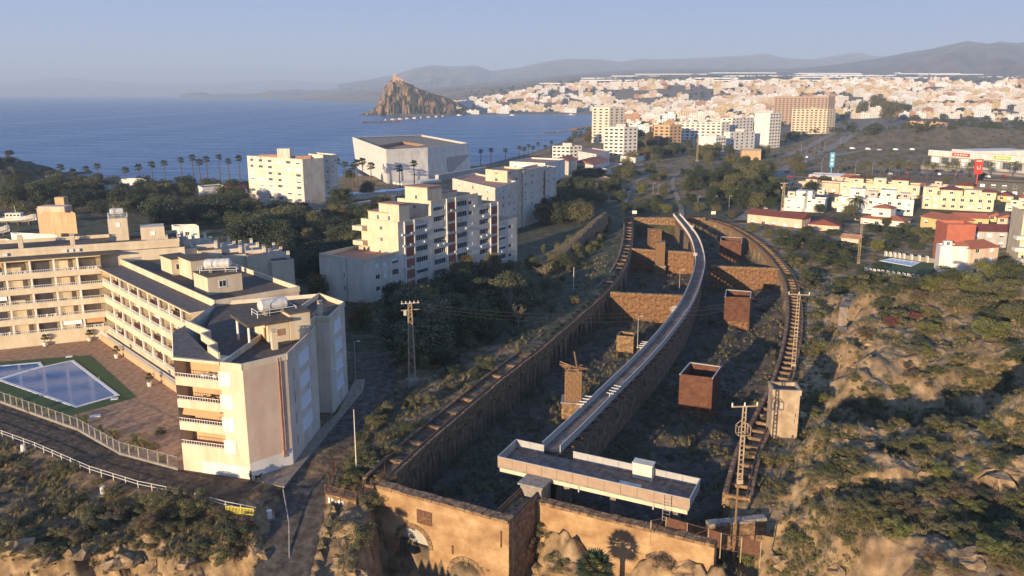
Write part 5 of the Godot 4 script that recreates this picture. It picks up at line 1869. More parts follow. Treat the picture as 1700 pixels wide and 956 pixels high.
	for e in [[172, 822, "among the shrubs below the rail fence's middle"], [448, 864, "beside the yellow barriers at the street corner"], [40, 752, "at the left end of the rail fence"]]:
		var p := GT(e[0], e[1])
		var th := thing("bollard", "stubby white concrete bollard " + e[2], "bollard", p, "white bollards")
		var b := MB.new()
		b.tube(U * 0.0, U * 1.15, 0.38, 0.34, 10)
		part(th, "post", b, M.white)
		var c := MB.new()
		c.box(U * 0.05, Vector3(1.3, 0.2, 1.1), 0.3)
		part(th, "footing", c, M.concrete)
	for k in 2:
		var p := G(388 + k * 22, 855 + k * 3.5, 0.0)
		p.y = maxf(H(p.x, -p.z), 0.02)
		var th := thing("crowd_barrier", "yellow crowd barrier, %s of the two by the street corner" % ["left", "right"][k], "barrier", p, "yellow barriers", -0.22)
		var b := MB.new()
		b.bar(Vector3(-1.0, 1.1, 0), Vector3(1.0, 1.1, 0), 0.07, 0.07); b.bar(Vector3(-1.0, 0.25, 0), Vector3(1.0, 0.25, 0), 0.07, 0.07)
		b.bar(Vector3(-1, 0.2, 0), Vector3(-0.999, 1.1, 0), 0.07, 0.07); b.bar(Vector3(1, 0.2, 0), Vector3(1.001, 1.1, 0), 0.07, 0.07)
		part(th, "frame", b, M.yellow)
		for q in 9:
			var c := MB.new()
			c.bar(Vector3(-0.8 + q * 0.2, 0.27, 0), Vector3(-0.799 + q * 0.2, 1.08, 0), 0.07, 0.04)
			part(th, "bar", c, M.yellow)
		for s in [-0.7, 0.7]:
			var d := MB.new()
			d.bar(Vector3(s, 0.04, -0.3), Vector3(s, 0.04, 0.3), 0.06, 0.05)
			d.bar(Vector3(s, 0.05, 0), Vector3(s + 0.001, 0.27, 0), 0.06, 0.06)
			part(th, "foot", d, M.yellow)
	# potted trees along the court wall
	var pots := [[75, 574, "in front of the far wing"], [149, 566, "at the corner of the two wings"], [194, 594, "near the foot of the middle wing's far end"], [249, 641, "near the foot of the middle wing's near end"]]
	for e in pots:
		var p := G(e[0], e[1], 0.06)
		var th := thing("potted_tree", "small round potted tree " + e[2], "potted tree", p, "potted trees in the court")
		var b := MB.new()
		b.tube(Vector3.ZERO, U * 0.8, 0.35, 0.5, 10)
		part(th, "pot", b, M.white)
		var t := MB.new()
		t.tube(U * 0.7, U * 1.7, 0.07, 0.06)
		part(th, "stem", t, M.bark)
		var c := inst(th, "crown", meshes.bush0, M.leaf_pine)
		c.position = U * 1.2
		c.scale = Vector3(1.5, 1.6, 1.5)
	for e in [[132, 727, 0], [225, 745, 1], [268, 722, 2], [190, 683, 3]]: pass
func lattice_pylon(label: String, p: Vector3, h: float, m: Material):
	var th := thing("lattice_pylon", label, "pylon", p)
	var ft := MB.new()
	ft.box(Vector3(0, 0.5, 0), Vector3(1.9, 1.4, 1.9), 0.4)
	part(th, "footing", ft, M.concrete)
	var w := func(y): return lerpf(0.62, 0.28, y / h)
	var c4 := [Vector3(-1, 0, -1), Vector3(1, 0, -1), Vector3(1, 0, 1), Vector3(-1, 0, 1)]
	for k in 4:
		var b := MB.new()
		b.bar(c4[k] * w.call(0.0), c4[k] * w.call(h) + Vector3(0, h, 0), 0.12, 0.12)
		part(th, "leg", b, m)
	var br := MB.new()
	var n := int(h / 0.9)
	for i in n:
		var y0 := h * i / n
		var y1 := h * (i + 1) / n
		for k in 4:
			var a: Vector3 = c4[k] * w.call(y0) + Vector3(0, y0, 0)
			var b2: Vector3 = c4[(k + 1) % 4] * w.call(y1) + Vector3(0, y1, 0)
			if i % 2 == 1:
				a = c4[(k + 1) % 4] * w.call(y0) + Vector3(0, y0, 0)
				b2 = c4[k] * w.call(y1) + Vector3(0, y1, 0)
			br.bar(a, b2, 0.07, 0.07)
	part(th, "bracing", br, m)
	for y in [h, h - 1.2]:
		var cr := MB.new()
		cr.bar(Vector3(-1.6, y, 0.3), Vector3(1.6, y + 0.1, -0.3), 0.14, 0.14)
		part(th, "cross_arm", cr, m)
	for k in 5:
		var ins := MB.new()
		ins.tube(Vector3(-1.4 + k * 0.7, h, 0.25 - k * 0.12), Vector3(-1.4 + k * 0.7, h + 0.45, 0.25 - k * 0.12), 0.1, 0.06)
		part(th, "insulator", ins, M.white)
	var tx := MB.new()
	tx.box(Vector3(-0.9, h - 1.7, 0), Vector3(0.5, 0.9, 0.5))
	part(th, "switch_box", tx, M.grey)
func ladder_pole(label: String, p: Vector3, h: float, turn: float, basket: bool, m: Material, arm := 2.0):
	var th := thing("concrete_pole", label, "pole", p, "", turn)
	for s in [-1.0, 1.0]:
		var b := MB.new()
		b.bar(Vector3(s * 0.34, -0.6, 0), Vector3(s * 0.2, h, 0), 0.1, 0.16)
		part(th, "leg", b, m)
	var base := MB.new()
	base.box(Vector3(0, 0.5, 0), Vector3(0.8, 1.8, 0.4))
	part(th, "base", base, m)
	var n := int(h / 0.75)
	for i in n:
		var r := MB.new()
		var y := 1.6 + (h - 1.8) * i / n
		var w := lerpf(0.34, 0.2, y / h)
		r.bar(Vector3(-w, y, 0), Vector3(w, y, 0), 0.1, 0.12)
		part(th, "rung", r, m)
	var cr := MB.new()
	cr.bar(Vector3(-arm, h, 0), Vector3(arm, h, 0), 0.15, 0.16)
	part(th, "cross_arm", cr, m)
	for x in [-arm + 0.1, 0.0, arm - 0.1]:
		var ins := MB.new()
		ins.tube(Vector3(x, h + 0.1, 0), Vector3(x, h + 0.55, 0), 0.12, 0.07, 7)
		part(th, "insulator", ins, M.white)
	if basket:
		var bk := MB.new()
		var y := h - 3.0
		for z in [-0.5, 0.5]:
			var pts := [Vector3(0, y + 1.0, z), Vector3(0.8, y + 0.35, z), Vector3(0.8, y - 0.8, z), Vector3(-0.8, y - 0.8, z), Vector3(-0.8, y + 0.35, z), Vector3(0, y + 1.0, z)]
			for k in 5: bk.bar(pts[k], pts[k + 1], 0.08, 0.08)
		for q in [[0.8, 0.35], [0.8, -0.8], [-0.8, -0.8], [-0.8, 0.35]]: bk.bar(Vector3(q[0], y + q[1], -0.5), Vector3(q[0], y + q[1], 0.5), 0.08, 0.08)
		part(th, "guard_cage", bk, m)
func lamp_post(label: String, p: Vector3, h: float, group := "lamp posts"):
	var th := thing("lamp_post", label, "lamp post", p, group)
	var b := MB.new()
	b.tube(Vector3.ZERO, Vector3(0, h, 0), 0.09, 0.055, 7)
	part(th, "post", b, M.galv)
	var a := MB.new()
	a.bar(Vector3(0, h, 0), Vector3(0.7, h + 0.1, 0), 0.06, 0.06)
	part(th, "arm", a, M.galv)
	var l := MB.new()
	l.box(Vector3(0.8, h + 0.08, 0), Vector3(0.6, 0.12, 0.28))
	part(th, "lamp_head", l, M.white)
func cable(label: String, a: Vector3, b: Vector3, sag: float):
	var m := MB.new(a)
	var prev := a
	for i in range(1, 15):
		var t := i / 14.0
		var q := a.lerp(b, t) - Vector3(0, sag * 4 * t * (1 - t), 0)
		m.bar(prev, q, 0.035, 0.035)
		prev = q
	one("power_cable", m, M.dark, label, "cable", "power cables", a)
func build_poles():
	var U := Vector3.UP
	var lp := Vector3(-17.8, H(-17.8, 141), -141)
	lattice_pylon("tall rusty lattice pylon on the dark wooded bank left of the depot", lp, 16.3 - lp.y, M.pole)
	var p1 := G(1227, 812, 1.2)
	ladder_pole("pale concrete ladder pole with a guard cage, nearest the platform", p1, 11.6, 0.1, true, M.pole, 1.75)
	var p2 := G(1316, 618, 1.0)
	p2.y = H(p2.x, -p2.z)
	ladder_pole("tan concrete ladder pole behind the square tower", p2, 16.0 - p2.y, -0.15, false, M.pole, 1.9)
	var p3 := G(1424, 443, 0.0)
	ladder_pole("tan concrete ladder pole in the shaded scrub near the garden pool", p3, 14.5, -0.2, false, M.pole, 2.2)
	var p4 := G(1297, 372, 0.0)
	lattice_pylon("rusty lattice pylon standing by the row house with the dark red roof", p4, 16.5, M.pole)
	var p5 := G(1157, 268, -2.0)
	lattice_pylon("rusty lattice pylon beyond the park in front of the white blocks", p5, 18.0, M.pole)
	var wp := GT(1216, 936)
	var b := MB.new(wp)
	b.tube(wp + U * -0.5, Zd(1225, 806, -wp.z), 0.16, 0.12, 7)
	one("wooden_pole", b, M.wood, "thin leaning wooden pole at the bottom beside the rusty fence", "pole", "", wp)
	for k in 3: cable("thin power cable sagging across the depot, %s of three" % ["top", "middle", "bottom"][k], lp + U * (16.3 - lp.y - 0.5 * k) + Vector3(1.2, 0, 0), Vector3(p2.x - 1.5 + k * 1.5, 16.4 - 0.15 * k, p2.z), 3.0 + k * 0.4)
	lamp_post("street lamp on the pavement beside the end block's shaded side", G(550, 689, 0.15), 8.0)
	lamp_post("street lamp farther along the same pavement near the bend", G(591, 636, 0.1), 8.0)
	for e in [[592, 782, 1.6, 9.0, "tall thin pole inside the gate corner above the front wall"], [952, 487, 1.6, 7.0, "thin pale pole on the bank left of the long wall"]]:
		var p := G(e[0], e[1], e[2])
		var q := MB.new(p)
		q.tube(p + U * -0.8, p + U * e[3], 0.09, 0.06, 6)
		one("thin_pole", q, M.offwhite, e[4], "pole", "", p)
	for e in [[1127, 491, "beside the footbridge by the near cross wall"], [1058, 578, "beside the small stone hopper"]]: lamp_post("slim lamp post " + e[2], G(e[0], e[1], -4.5), 7.5)
	# bent post and stay at the street corner
	var c := G(478, 955, -3.0)
	var cb := MB.new(c)
	cb.tube(G(480, 868, -1.0), G(470, 812, 0.9), 0.09, 0.08, 6)
	cb.tube(G(480, 868, -1.0), G(481, 955, -3.4), 0.1, 0.1, 6)
	one("bent_post", cb, M.concrete, "leaning pale post at the street corner above the retaining edge", "post", "", c)

# ---------------------------------------------------------------- vegetation
var meshes := {}
# many small leaves spread through uneven lobes; unit height
func foliage_mesh(seed_: int, lobes: int, leaves: int, size: float, wide: float, low: float, flat_ := 1.0, twigs := 0) -> ArrayMesh:
	var r := RandomNumberGenerator.new()
	r.seed = seed_
	var b := MB.new()
	var cs := []
	for i in lobes:
		var a := r.randf() * TAU
		var q := sqrt(r.randf()) * wide
		var y := lerpf(low, 0.82, r.randf())
		var rad := lerpf(0.10, 0.29, r.randf() * r.randf() + 0.15) * (1.15 - 0.5 * absf(y - 0.5))
		if i == 0: q = 0.0; y = 0.75
		cs.append([Vector3(cos(a) * q, y, sin(a) * q), rad, r.randf_range(0.75, 1.25)])
	for i in leaves:
		var l: Array = cs[r.randi() % cs.size()]
		var v := Vector3(r.randfn(), r.randfn(), r.randfn()).normalized()
		v.y *= flat_
		var p: Vector3 = l[0] + v * l[1] * (0.55 + 0.5 * sqrt(r.randf()))
		if p.y < 0.0: p.y = r.randf() * 0.05
		var t: float = l[2] * r.randf_range(0.65, 1.3)
		b.col = Color(t * r.randf_range(0.92, 1.1), t, t * r.randf_range(0.85, 1.05))
		var d1 := Vector3(r.randfn(), r.randfn(), r.randfn()).normalized()
		var d2 := d1.cross(v + Vector3(0.01, 0.3, 0)).normalized()
		var s := size * r.randf_range(0.6, 1.4)
		b.quad(p - d1 * s, p - d2 * s * 0.45, p + d1 * s, p + d2 * s * 0.45)
	b.col = Color(1.6, 1.3, 1.0)
	for i in twigs:
		var l: Array = cs[r.randi() % cs.size()]
		var q := Vector3(r.randf_range(-0.08, 0.08), 0, r.randf_range(-0.08, 0.08))
		b.bar(q, l[0] + Vector3(r.randfn(), r.randfn(), r.randfn()) * 0.12, 0.012, 0.012)
	return b.mesh()
func trunk_mesh(seed_: int, top: float, spread: float) -> ArrayMesh:
	var r := RandomNumberGenerator.new()
	r.seed = seed_
	var b := MB.new()
	var p := Vector3.ZERO
	var k := 4
	for i in k:
		var q := Vector3(r.randf_range(-0.02, 0.02), top * (i + 1) / k, r.randf_range(-0.02, 0.02))
		b.tube(p, q, lerpf(0.03, 0.015, float(i) / k), lerpf(0.03, 0.015, float(i + 1) / k), 6)
		p = q
	for i in 6:
		var y := top * r.randf_range(0.45, 1.0)
		var a := r.randf() * TAU
		b.tube(Vector3(0, y, 0), Vector3(cos(a) * spread, y + r.randf_range(0.1, 0.25), sin(a) * spread), 0.012, 0.005, 5)
	return b.mesh()
func fan_palm_crown(seed_: int, fronds: int, fl: float) -> MB:
	var r := RandomNumberGenerator.new()
	r.seed = seed_
	var b := MB.new()
	for i in fronds:
		frond(b, r, TAU * i / fronds * 2.4 + r.randf() * 0.3, lerpf(1.25, -0.7, float(i) / fronds), fl)
	return b
func frond(b: MB, r: RandomNumberGenerator, a: float, el: float, fl: float):
	var d := Vector3(cos(a) * cos(el), sin(el), sin(a) * cos(el))
	var s := d.cross(Vector3.UP).normalized()
	var n := s.cross(d)
	var tip := d * fl * 0.5
	b.bar(Vector3.ZERO, tip, 0.06, 0.04)
	for k in 11:
		var g := (k - 5) / 5.0 * 1.25
		var t := r.randf_range(0.7, 1.2)
		b.col = Color(t, t, t)
		var e := (d * cos(g) + s * sin(g)) * fl * 0.62 + Vector3(0, -fl * 0.12 - absf(g) * 0.1 * fl, 0)
		var w := n.cross(e).normalized() * fl * 0.055
		b.quad(tip, tip + e * 0.5 + w, tip + e, tip + e * 0.5 - w)
func feather_crown(seed_: int, fronds: int, fl: float) -> MB:
	var r := RandomNumberGenerator.new()
	r.seed = seed_
	var b := MB.new()
	for i in fronds: feather(b, r, TAU * i / fronds * 2.4, lerpf(1.2, -0.35, float(i) / fronds), fl)
	return b
func feather(b: MB, r: RandomNumberGenerator, a: float, el: float, fl: float):
	var d := Vector3(cos(a), 0, sin(a))
	var s := d.cross(Vector3.UP)
	var p := Vector3.ZERO
	var e := el
	for k in 9:
		var q := p + (d * cos(e) + Vector3.UP * sin(e)) * fl / 9.0
		var t := r.randf_range(0.75, 1.2)
		b.col = Color(t, t, t * 0.9)
		for z in [-1.0, 1.0]:
			for j in 2:
				var m := p.lerp(q, 0.25 + 0.5 * j)
				var l: float = fl * 0.2 * (1.0 - absf(k - 3.5) / 7.0)
				var tip: Vector3 = m + s * z * l + (q - p) * 0.9 + Vector3(0, -l * 0.35, 0)
				b.tri(m - (q - p) * 0.2, m + (q - p) * 0.2, tip)
		b.bar(p, q, 0.04, 0.03)
		p = q
		e -= 0.23
func make_meshes():
	for k in 4: meshes["bush%d" % k] = foliage_mesh(100 + k, 9 + k * 2, 1500, 0.045, 0.42 + 0.05 * k, 0.15, 0.85, 8)
	for k in 3: meshes["fine%d" % k] = foliage_mesh(130 + k, 22, 4200, 0.026, 0.5, 0.12, 0.8, 16)
	for k in 5: meshes["tree%d" % k] = foliage_mesh(200 + k, 24 + k * 4, 3800, 0.030, 0.32 + 0.03 * k, 0.28, 0.8)
	for k in 2: meshes["tall%d" % k] = foliage_mesh(230 + k, 14, 1900, 0.026, 0.16, 0.22, 1.0)
	for k in 3: meshes["trunk%d" % k] = trunk_mesh(300 + k, 0.6, 0.22)
	var pt := MB.new()
	var r := RandomNumberGenerator.new()
	r.seed = 3
	for i in 6: pt.tube(Vector3(0.01 * sin(i * 1.3), i / 6.0, 0), Vector3(0.01 * sin((i + 1) * 1.3), (i + 1) / 6.0, 0), 0.028 - 0.002 * i, 0.026 - 0.002 * i, 8)
	meshes.palmtrunk = pt.mesh()
	meshes.fan0 = fan_palm_crown(5, 34, 1.9).mesh()
	meshes.fan1 = fan_palm_crown(6, 30, 1.7).mesh()
	meshes.feather = feather_crown(7, 30, 3.4).mesh()
func tree(p: Vector3, h: float, w: float, leaf: String, label: String, group: String, tall := false):
	var called := "pine_tree" if group.contains("beach") or group.contains("headland") else "garden_tree" if group.contains("garden") else "park_tree" if group.contains("park") else "tree"
	var th := thing(called, label, "tree", p, group, rng.randf() * TAU)
	var t := inst(th, "trunk", meshes["trunk%d" % (rng.randi() % 3)], M.bark)
	t.scale = Vector3(h, h, h)
	var c := inst(th, "crown", meshes[("tall%d" % (rng.randi() % 2)) if tall else ("tree%d" % (rng.randi() % 5))], M["leaf_" + leaf])
	c.scale = Vector3(w, h, w)
	return th
func palm(p: Vector3, h: float, label: String, group: String, feather_ := false, sc := 1.0, leaf := "palm"):
	var th := thing("palm_tree", label, "palm", p, group, rng.randf() * TAU)
	var t := inst(th, "trunk", meshes.palmtrunk, M.palmbark)
	t.scale = Vector3(9.0 * sc, h, 9.0 * sc)
	var c := inst(th, "crown", meshes.feather if feather_ else meshes["fan%d" % (rng.randi() % 2)], M["leaf_" + leaf])
	c.position = Vector3(0, h, 0)
	c.scale = Vector3.ONE * sc
func bush(p: Vector3, h: float, w: float, leaf: String, label: String, group: String, fine := false):
	var called := "weed_clump" if label.contains("weeds") else "plant_tuft" if label.contains("tuft") else "bush" if label.contains("bush") or label.contains("gully") or label.contains("bank") else "shrub"
	var o := inst(self, called, meshes[("fine%d" % (rng.randi() % 3)) if fine else ("bush%d" % (rng.randi() % 4))], M["leaf_" + leaf])
	o.position = p - Vector3(0, 0.08, 0)
	o.rotation.y = rng.randf() * TAU
	o.scale = Vector3(w, h, w)
	tag(o, label, "shrub", group)
	return o
var leaf_words := {dark = "dark green", pine = "deep green", olive = "olive green", sage = "grey-green", lime = "yellow-green", gold = "golden", straw = "straw-coloured", brown = "dry brown", red = "reddish", palm = "green", autumn = "yellowing"}
func pick(a: Array) -> String:
	return a[rng.randi() % a.size()]
func build_vegetation():
	var U := Vector3.UP
	# lower-left scrub
	var n := 0
	while n < 75:
		var u := rng.randf_range(-20, 470)
		var v := rng.randf_range(735, 952)
		var p := GT(u, v)
		if -p.z > fence_d(p.x) - 1.2 or p.x > -33.0 or p.y < -2.2: continue
		if nz.get_noise_2d(p.x * 2, p.z * 2) < -0.28: continue
		var k := pick(["olive", "olive", "sage", "brown", "pine", "gold", "olive"])
		var s := rng.randf_range(0.7, 1.7)
		bush(p, s * rng.randf_range(0.8, 1.2), s * 1.6, k, "%s shrub on the lower left slope" % leaf_words[k], "shrubs at lower left", true)
		n += 1
	for e in [[330, 855, 3.4, "olive"], [295, 835, 2.6, "sage"], [270, 850, 3.0, "olive"], [390, 915, 3.2, "pine"], [250, 880, 2.4, "brown"], [360, 940, 2.6, "olive"], [130, 905, 2.2, "brown"], [240, 845, 2.2, "olive"], [300, 870, 2.2, "pine"], [395, 945, 2.4, "brown"]]:
		bush(GT(e[0], e[1]), e[2], e[2] * 1.2, e[3], "big %s bush below the rail fence" % leaf_words[e[3]], "big bushes below the rail fence", true)
	# along the court fence: young palms and bushes
	for e in [[228, 740, 1.1], [185, 725, 0.8]]:
		palm(G(e[0], e[1], 0.1), 0.7, "small yellowish palm just inside the court fence, %s" % ("the larger one" if e[2] > 1 else "the smaller one"), "young palms by the fence", true, e[2] * 0.75, "gold")
	for e in [[20, 672], [50, 685], [80, 690], [110, 702], [135, 708], [160, 718], [265, 768], [250, 748], [132, 700], [262, 722]]:
		bush(G(e[0] + 4, e[1] - 2, 0.05), 1.2, 1.6, pick(["pine", "olive", "lime"]), "low green bush inside the court fence", "bushes inside the court fence", true)
	# bank between the street and the depot
	n = 0
	while n < 58:
		var t := rng.randf()
		var d := lerpf(103.0, 200.0, t * t)
		var sx := xat(STREET, d) + 4.5 if d < 160.0 else xat(LW, d) - 26.0
		var x := lerpf(sx, xat(LW, d) - 3.5, rng.randf())
		if d < 116.0 and x > -19.0 and rng.randf() < 0.8: continue
		var k := pick(["olive", "sage", "pine", "olive", "gold", "dark"])
		var s := rng.randf_range(1.0, 2.4)
		bush(onland(x, d), s, s * 1.35, k, "%s shrub on the bank above the street" % leaf_words[k], "shrubs on the left bank", true)
		n += 1
	# on the long wall's bed
	for i in 58:
		var d := lerpf(104.0, 300.0, pow(i / 58.0, 1.2)) + rng.randf_range(-1, 1)
		var k := pick(["gold", "gold", "sage", "olive", "straw"])
		var s := rng.randf_range(0.5, 1.2)
		bush(Vector3(xat(LW, d) - rng.randf_range(0.9, 4.6), 1.2, -d), s, s * 1.8, k, "%s tuft growing on the long wall" % leaf_words[k], "tufts on the long wall")
	for i in 40:
		var d := lerpf(112.0, 330.0, i / 40.0) + rng.randf_range(-2, 2)
		var k := pick(["olive", "sage", "gold", "olive"])
		var s := rng.randf_range(0.6, 1.4)
		bush(Vector3(xat(RW, d) + rng.randf_range(0.6, 4.4), 1.2, -d), s, s * 1.6, k, "%s tuft on the right wall" % leaf_words[k], "tufts on the right wall")
	# pit floor
	for i in 75:
		var d := lerpf(104.0, 325.0, pow(rng.randf(), 1.3))
		var x := lerpf(xat(LW, d) + 1.5, xat(RW, d) - 1.5, rng.randf())
		if absf(x - xat(CW, d)) < 2.5: continue
		if d < dfront(x) + 2.0: continue
		var k := pick(["dark", "pine", "olive", "dark", "sage"])
		var s := rng.randf_range(0.5, 1.5)
		bush(onland(x, d), s, s * 1.7, k, "%s weeds on the depot floor" % leaf_words[k], "weeds on the depot floor")
	# right-hand hill
	n = 0
	while n < 205:
		var u := rng.randf_range(1235, 1730)
		var v := lerpf(470, 955, pow(rng.randf(), 0.8))
		if u < 1345 and v > 560 and v < 740 and u > 1270: continue
		var p := GT(u, v)
		if p.x < xat(RW, -p.z) + 4.5 and -p.z > 96.0: continue
		if absf(H(p.x + 1.0, -p.z) - H(p.x - 1.0, -p.z)) > 1.5 and rng.randf() < 0.8: continue
		var dens := nz.get_noise_2d(p.x * 1.7, -p.z * 1.7) + 0.5 * nz2.get_noise_2d(p.x * 1.3 + 50.0, -p.z * 1.3)
		if dens < -0.08 and rng.randf() < 0.85: continue
		var k := pick(["olive", "olive", "sage", "pine", "lime", "gold", "brown", "olive"])
		if u > 1560 and rng.randf() < 0.5: k = pick(["pine", "lime", "olive"])
		if u > 1380 and u < 1560 and v > 490 and v < 560 and rng.randf() < 0.3: k = "red"
		var s := rng.randf_range(0.8, 2.1) * (1.25 if v < 600 else 1.0)
		bush(p, s * rng.randf_range(0.75, 1.1), s * 1.45, k, "%s shrub on the right hill" % leaf_words[k], "shrubs on the right-hand hill", true)
		n += 1
	for e in [[1650, 500, 6.0], [1620, 520, 5.0], [1680, 470, 6.5], [1600, 480, 5.0], [1660, 440, 5.0], [1640, 560, 4.5], [1690, 540, 5.0], [1575, 470, 4.5], [1545, 480, 3.5], [1480, 490, 3.2], [1690, 610, 4.0], [1640, 465, 5.5]]:
		bush(GT(e[0], e[1]), e[2] * 0.85, e[2] * 1.3, pick(["lime", "olive", "pine"]), "large leafy bush below the white house", "large bushes at upper right", true)
	for e in [[1480, 540, 1.8, "red"], [1510, 530, 2.0, "red"], [1440, 560, 2.0, "brown"], [1540, 555, 2.2, "lime"], [1590, 830, 2.2, "brown"], [1640, 650, 2.6, "gold"], [1500, 700, 1.8, "lime"]]:
		bush(GT(e[0], e[1]), e[2], e[2] * 1.4, e[3], "%s bush on the open right slope" % leaf_words[e[3]], "standout bushes on the right slope", true)
	# thick garden and gully growth between the right wall and the houses
	n = 0
	while n < 78:
		var u := rng.randf_range(1300, 1560)
		var v := rng.randf_range(388, 482)
		if u > 1432 and v > 420 and v < 470: continue
		if u > 1545 or (u < 1320 and v < 400) or (u > 1390 and u < 1428 and v < 416): continue
		var q := G(u, v, 0.0)
		var s := rng.randf_range(1.8, 4.0)
		var k := pick(["dark", "pine", "olive", "pine", "dark"])
		bush(onland(q.x, -q.z), s, s * 1.5, k, "%s thicket bush between the right wall and houses" % leaf_words[k], "thicket by the houses")
		n += 1
	# dark trees between the park and the white blocks
	n = 0
	while n < 46:
		var u := rng.randf_range(1040, 1200)
		var v := rng.randf_range(238, 272)
		if u < 1066 and v > 255: continue
		if u > 1120 and u < 1160 and v > 262: continue
		var q := G(u, v, -3.0)
		var hh := rng.randf_range(7.0, 13.0)
		var k := pick(["dark", "pine", "olive", "autumn"])
		tree(onland(q.x, -q.z), hh, hh * 0.95, k, "%s tree between park and white blocks" % leaf_words[k], "trees between park and blocks")
		n += 1
	# shaded gully beside the right wall
	for i in 40:
		var d := lerpf(150.0, 300.0, rng.randf())
		var x := xat(RW, d) + rng.randf_range(5.5, 34.0)
		var k := pick(["dark", "pine", "olive", "dark"])
		var s := rng.randf_range(1.4, 3.2)
		bush(onland(x, d), s, s * 1.4, k, "%s shrub in the shaded gully" % leaf_words[k], "shrubs in the gully")
	# foot of the front walls
	near_palm(Vector3(Zd(988, 930, 85.0).x, -5.0, -85.0))
	for e in [[620, 860, 3.0, "olive"], [600, 905, 3.2, "olive"], [580, 930, 2.6, "sage"], [645, 850, 2.4, "brown"], [905, 880, 2.4, "olive"], [880, 945, 3.0, "brown"], [925, 950, 2.6, "olive"], [1100, 940, 2.4, "brown"], [1180, 925, 2.8, "pine"], [1240, 935, 2.8, "lime"], [1205, 900, 2.2, "brown"], [1130, 915, 2.2, "olive"], [560, 880, 2.0, "sage"]]:
		bush(GT(e[0], e[1] + 8), e[2] * 0.9, e[2] * 1.15, e[3], "%s bush at the front walls' foot" % leaf_words[e[3]], "bushes at the front walls", true)
	# grove between the red-panelled block and the depot
	n = 0
	while n < 165:
		var d := lerpf(148.0, 345.0, pow(rng.randf(), 1.1))
		var xr := xat(LW, d) - (9.0 if d > 165.0 else 13.0)
		var xl := -37.4 + 0.65 * (d - 205.0) + 9.0 if d > 195.0 else -27.0 + (d - 150.0) * 0.05
		if d > 275.0: xl = 9.0 + (d - 275.0) * 0.5
		if xl > xr: continue
		var x := lerpf(xl, xr, rng.randf())
		if d < 172.0 and absf(x - xat(STREET, d)) < 6.5: continue
		var h := rng.randf_range(6.0, 10.5) * (0.62 if x > xr - 7.0 else 1.0)
		var k := pick(["dark", "pine", "pine", "olive", "olive", "lime", "sage"])
		h *= rng.randf_range(0.7, 1.2)
		if d > 205.0 and x > lerpf(-14.0, 22.0, (d - 205.0) / 120.0): h *= 0.5
		tree(onland(x, d), h, h * rng.randf_range(0.65, 1.25), k, "%s tree in the grove beside the depot" % leaf_words[k], "trees in the shady grove", rng.randf() < 0.15)
		n += 1
	# leafless trees in the grove
	var bm := MB.new()
	var br := RandomNumberGenerator.new()
	br.seed = 21
	bm.tube(Vector3.ZERO, Vector3(0.02, 0.35, 0), 0.022, 0.016, 6)
	for i in 9:
		var a := br.randf() * TAU
		var s0 := Vector3(0.01, br.randf_range(0.2, 0.36), 0)
		var s1 := s0 + Vector3(cos(a) * 0.2, br.randf_range(0.25, 0.5), sin(a) * 0.2)
		bm.tube(s0, s1, 0.012, 0.006, 5)
		for k in 7:
			var t := s0.lerp(s1, br.randf_range(0.3, 1.0))
			bm.bar(t, t + Vector3(br.randfn() * 0.09, br.randf_range(0.02, 0.2), br.randfn() * 0.09), 0.006, 0.006)
	meshes.bare = bm.mesh()
	for e in [[848, 530, 9.0], [860, 560, 7.0], [770, 560, 8.0], [740, 600, 7.0], [905, 470, 8.0], [805, 500, 8.0], [720, 540, 7.0]]:
		var q := G(e[0], e[1], 0.8)
		var th := thing("bare_tree", "pale leafless tree in the grove beside the depot", "tree", onland(q.x, -q.z), "bare trees in the grove", br.randf() * 6.0)
		var o := inst(th, "trunk_and_branches", meshes.bare, M.twig)
		o.scale = Vector3.ONE * float(e[2])
	for e in [[850, 480, 7.0], [700, 470, 6.0], [770, 430, 8.0], [600, 520, 8.0], [530, 470, 8.0]]:
		tree(G(e[0], e[1] + 30, -1.0), e[2], e[2] * 0.8, "autumn" if e[0] < 800 else "olive", "lighter yellow-green tree at the grove's edge, near the %s" % ("red-panelled block" if e[0] > 560 else "middle wing"), "lighter trees in the grove")
	# dark park trees behind the complex and along the beach road
	n = 0
	while n < 270:
		var u := rng.randf_range(0, 640)
		var v := rng.randf_range(314, 470)
		if u > 405 and u < 560 and v < 352: continue
		if u < 250 and v > 362: continue
		if u > 420 and v < 345: continue
		if v > 385 and u < 400: continue
		if v > 440 and u < 500: continue
		var p := G(u, v, base_h(G(u, v, -4.0).x, -G(u, v, -4.0).z))
		var h := rng.randf_range(7.0, 12.0)
		var k := pick(["dark", "dark", "pine", "pine", "olive"])
		h *= rng.randf_range(0.75, 1.2)
		if v > 352 and u > 420: h *= 0.8
		tree(p, h, h * rng.randf_range(0.9, 1.25), k, "%s tree in the beach wood" % leaf_words[k], "trees in the beach wood")
		n += 1
	for e in [[385, 350, 14.0], [610, 325, 10.0], [580, 300, 9.0], [460, 338, 7.0]]: tree(G(e[0], e[1], -7.0), e[2], e[2], "pine", "round dark tree standing %s" % {385: "left of the white slab", 610: "in front of the auditorium", 580: "left of the auditorium's lit wall", 460: "at the foot of the white slab"}[e[0]], "round trees by the slab")
	# beach palms
	var us := [83, 103, 123, 145, 164, 210, 232, 254, 275, 303, 322, 333, 345, 366, 381, 399]
	for i in us.size():
		var hgt := 12.5 + 2.0 * sin(i * 2.1) + (4.0 if us[i] > 270 else 0.0)
		var p := Zd(us[i], 300, 585.0 + (us[i] - 80) * 0.18)
		p.y = -13.0
		palm(p, hgt, "tall beach palm in front of the sea, %s from the left" % ordinal(i), "beach palms", false, 1.7, "palm")
	var u2 := [561, 574, 587, 594, 603, 617, 664, 688]
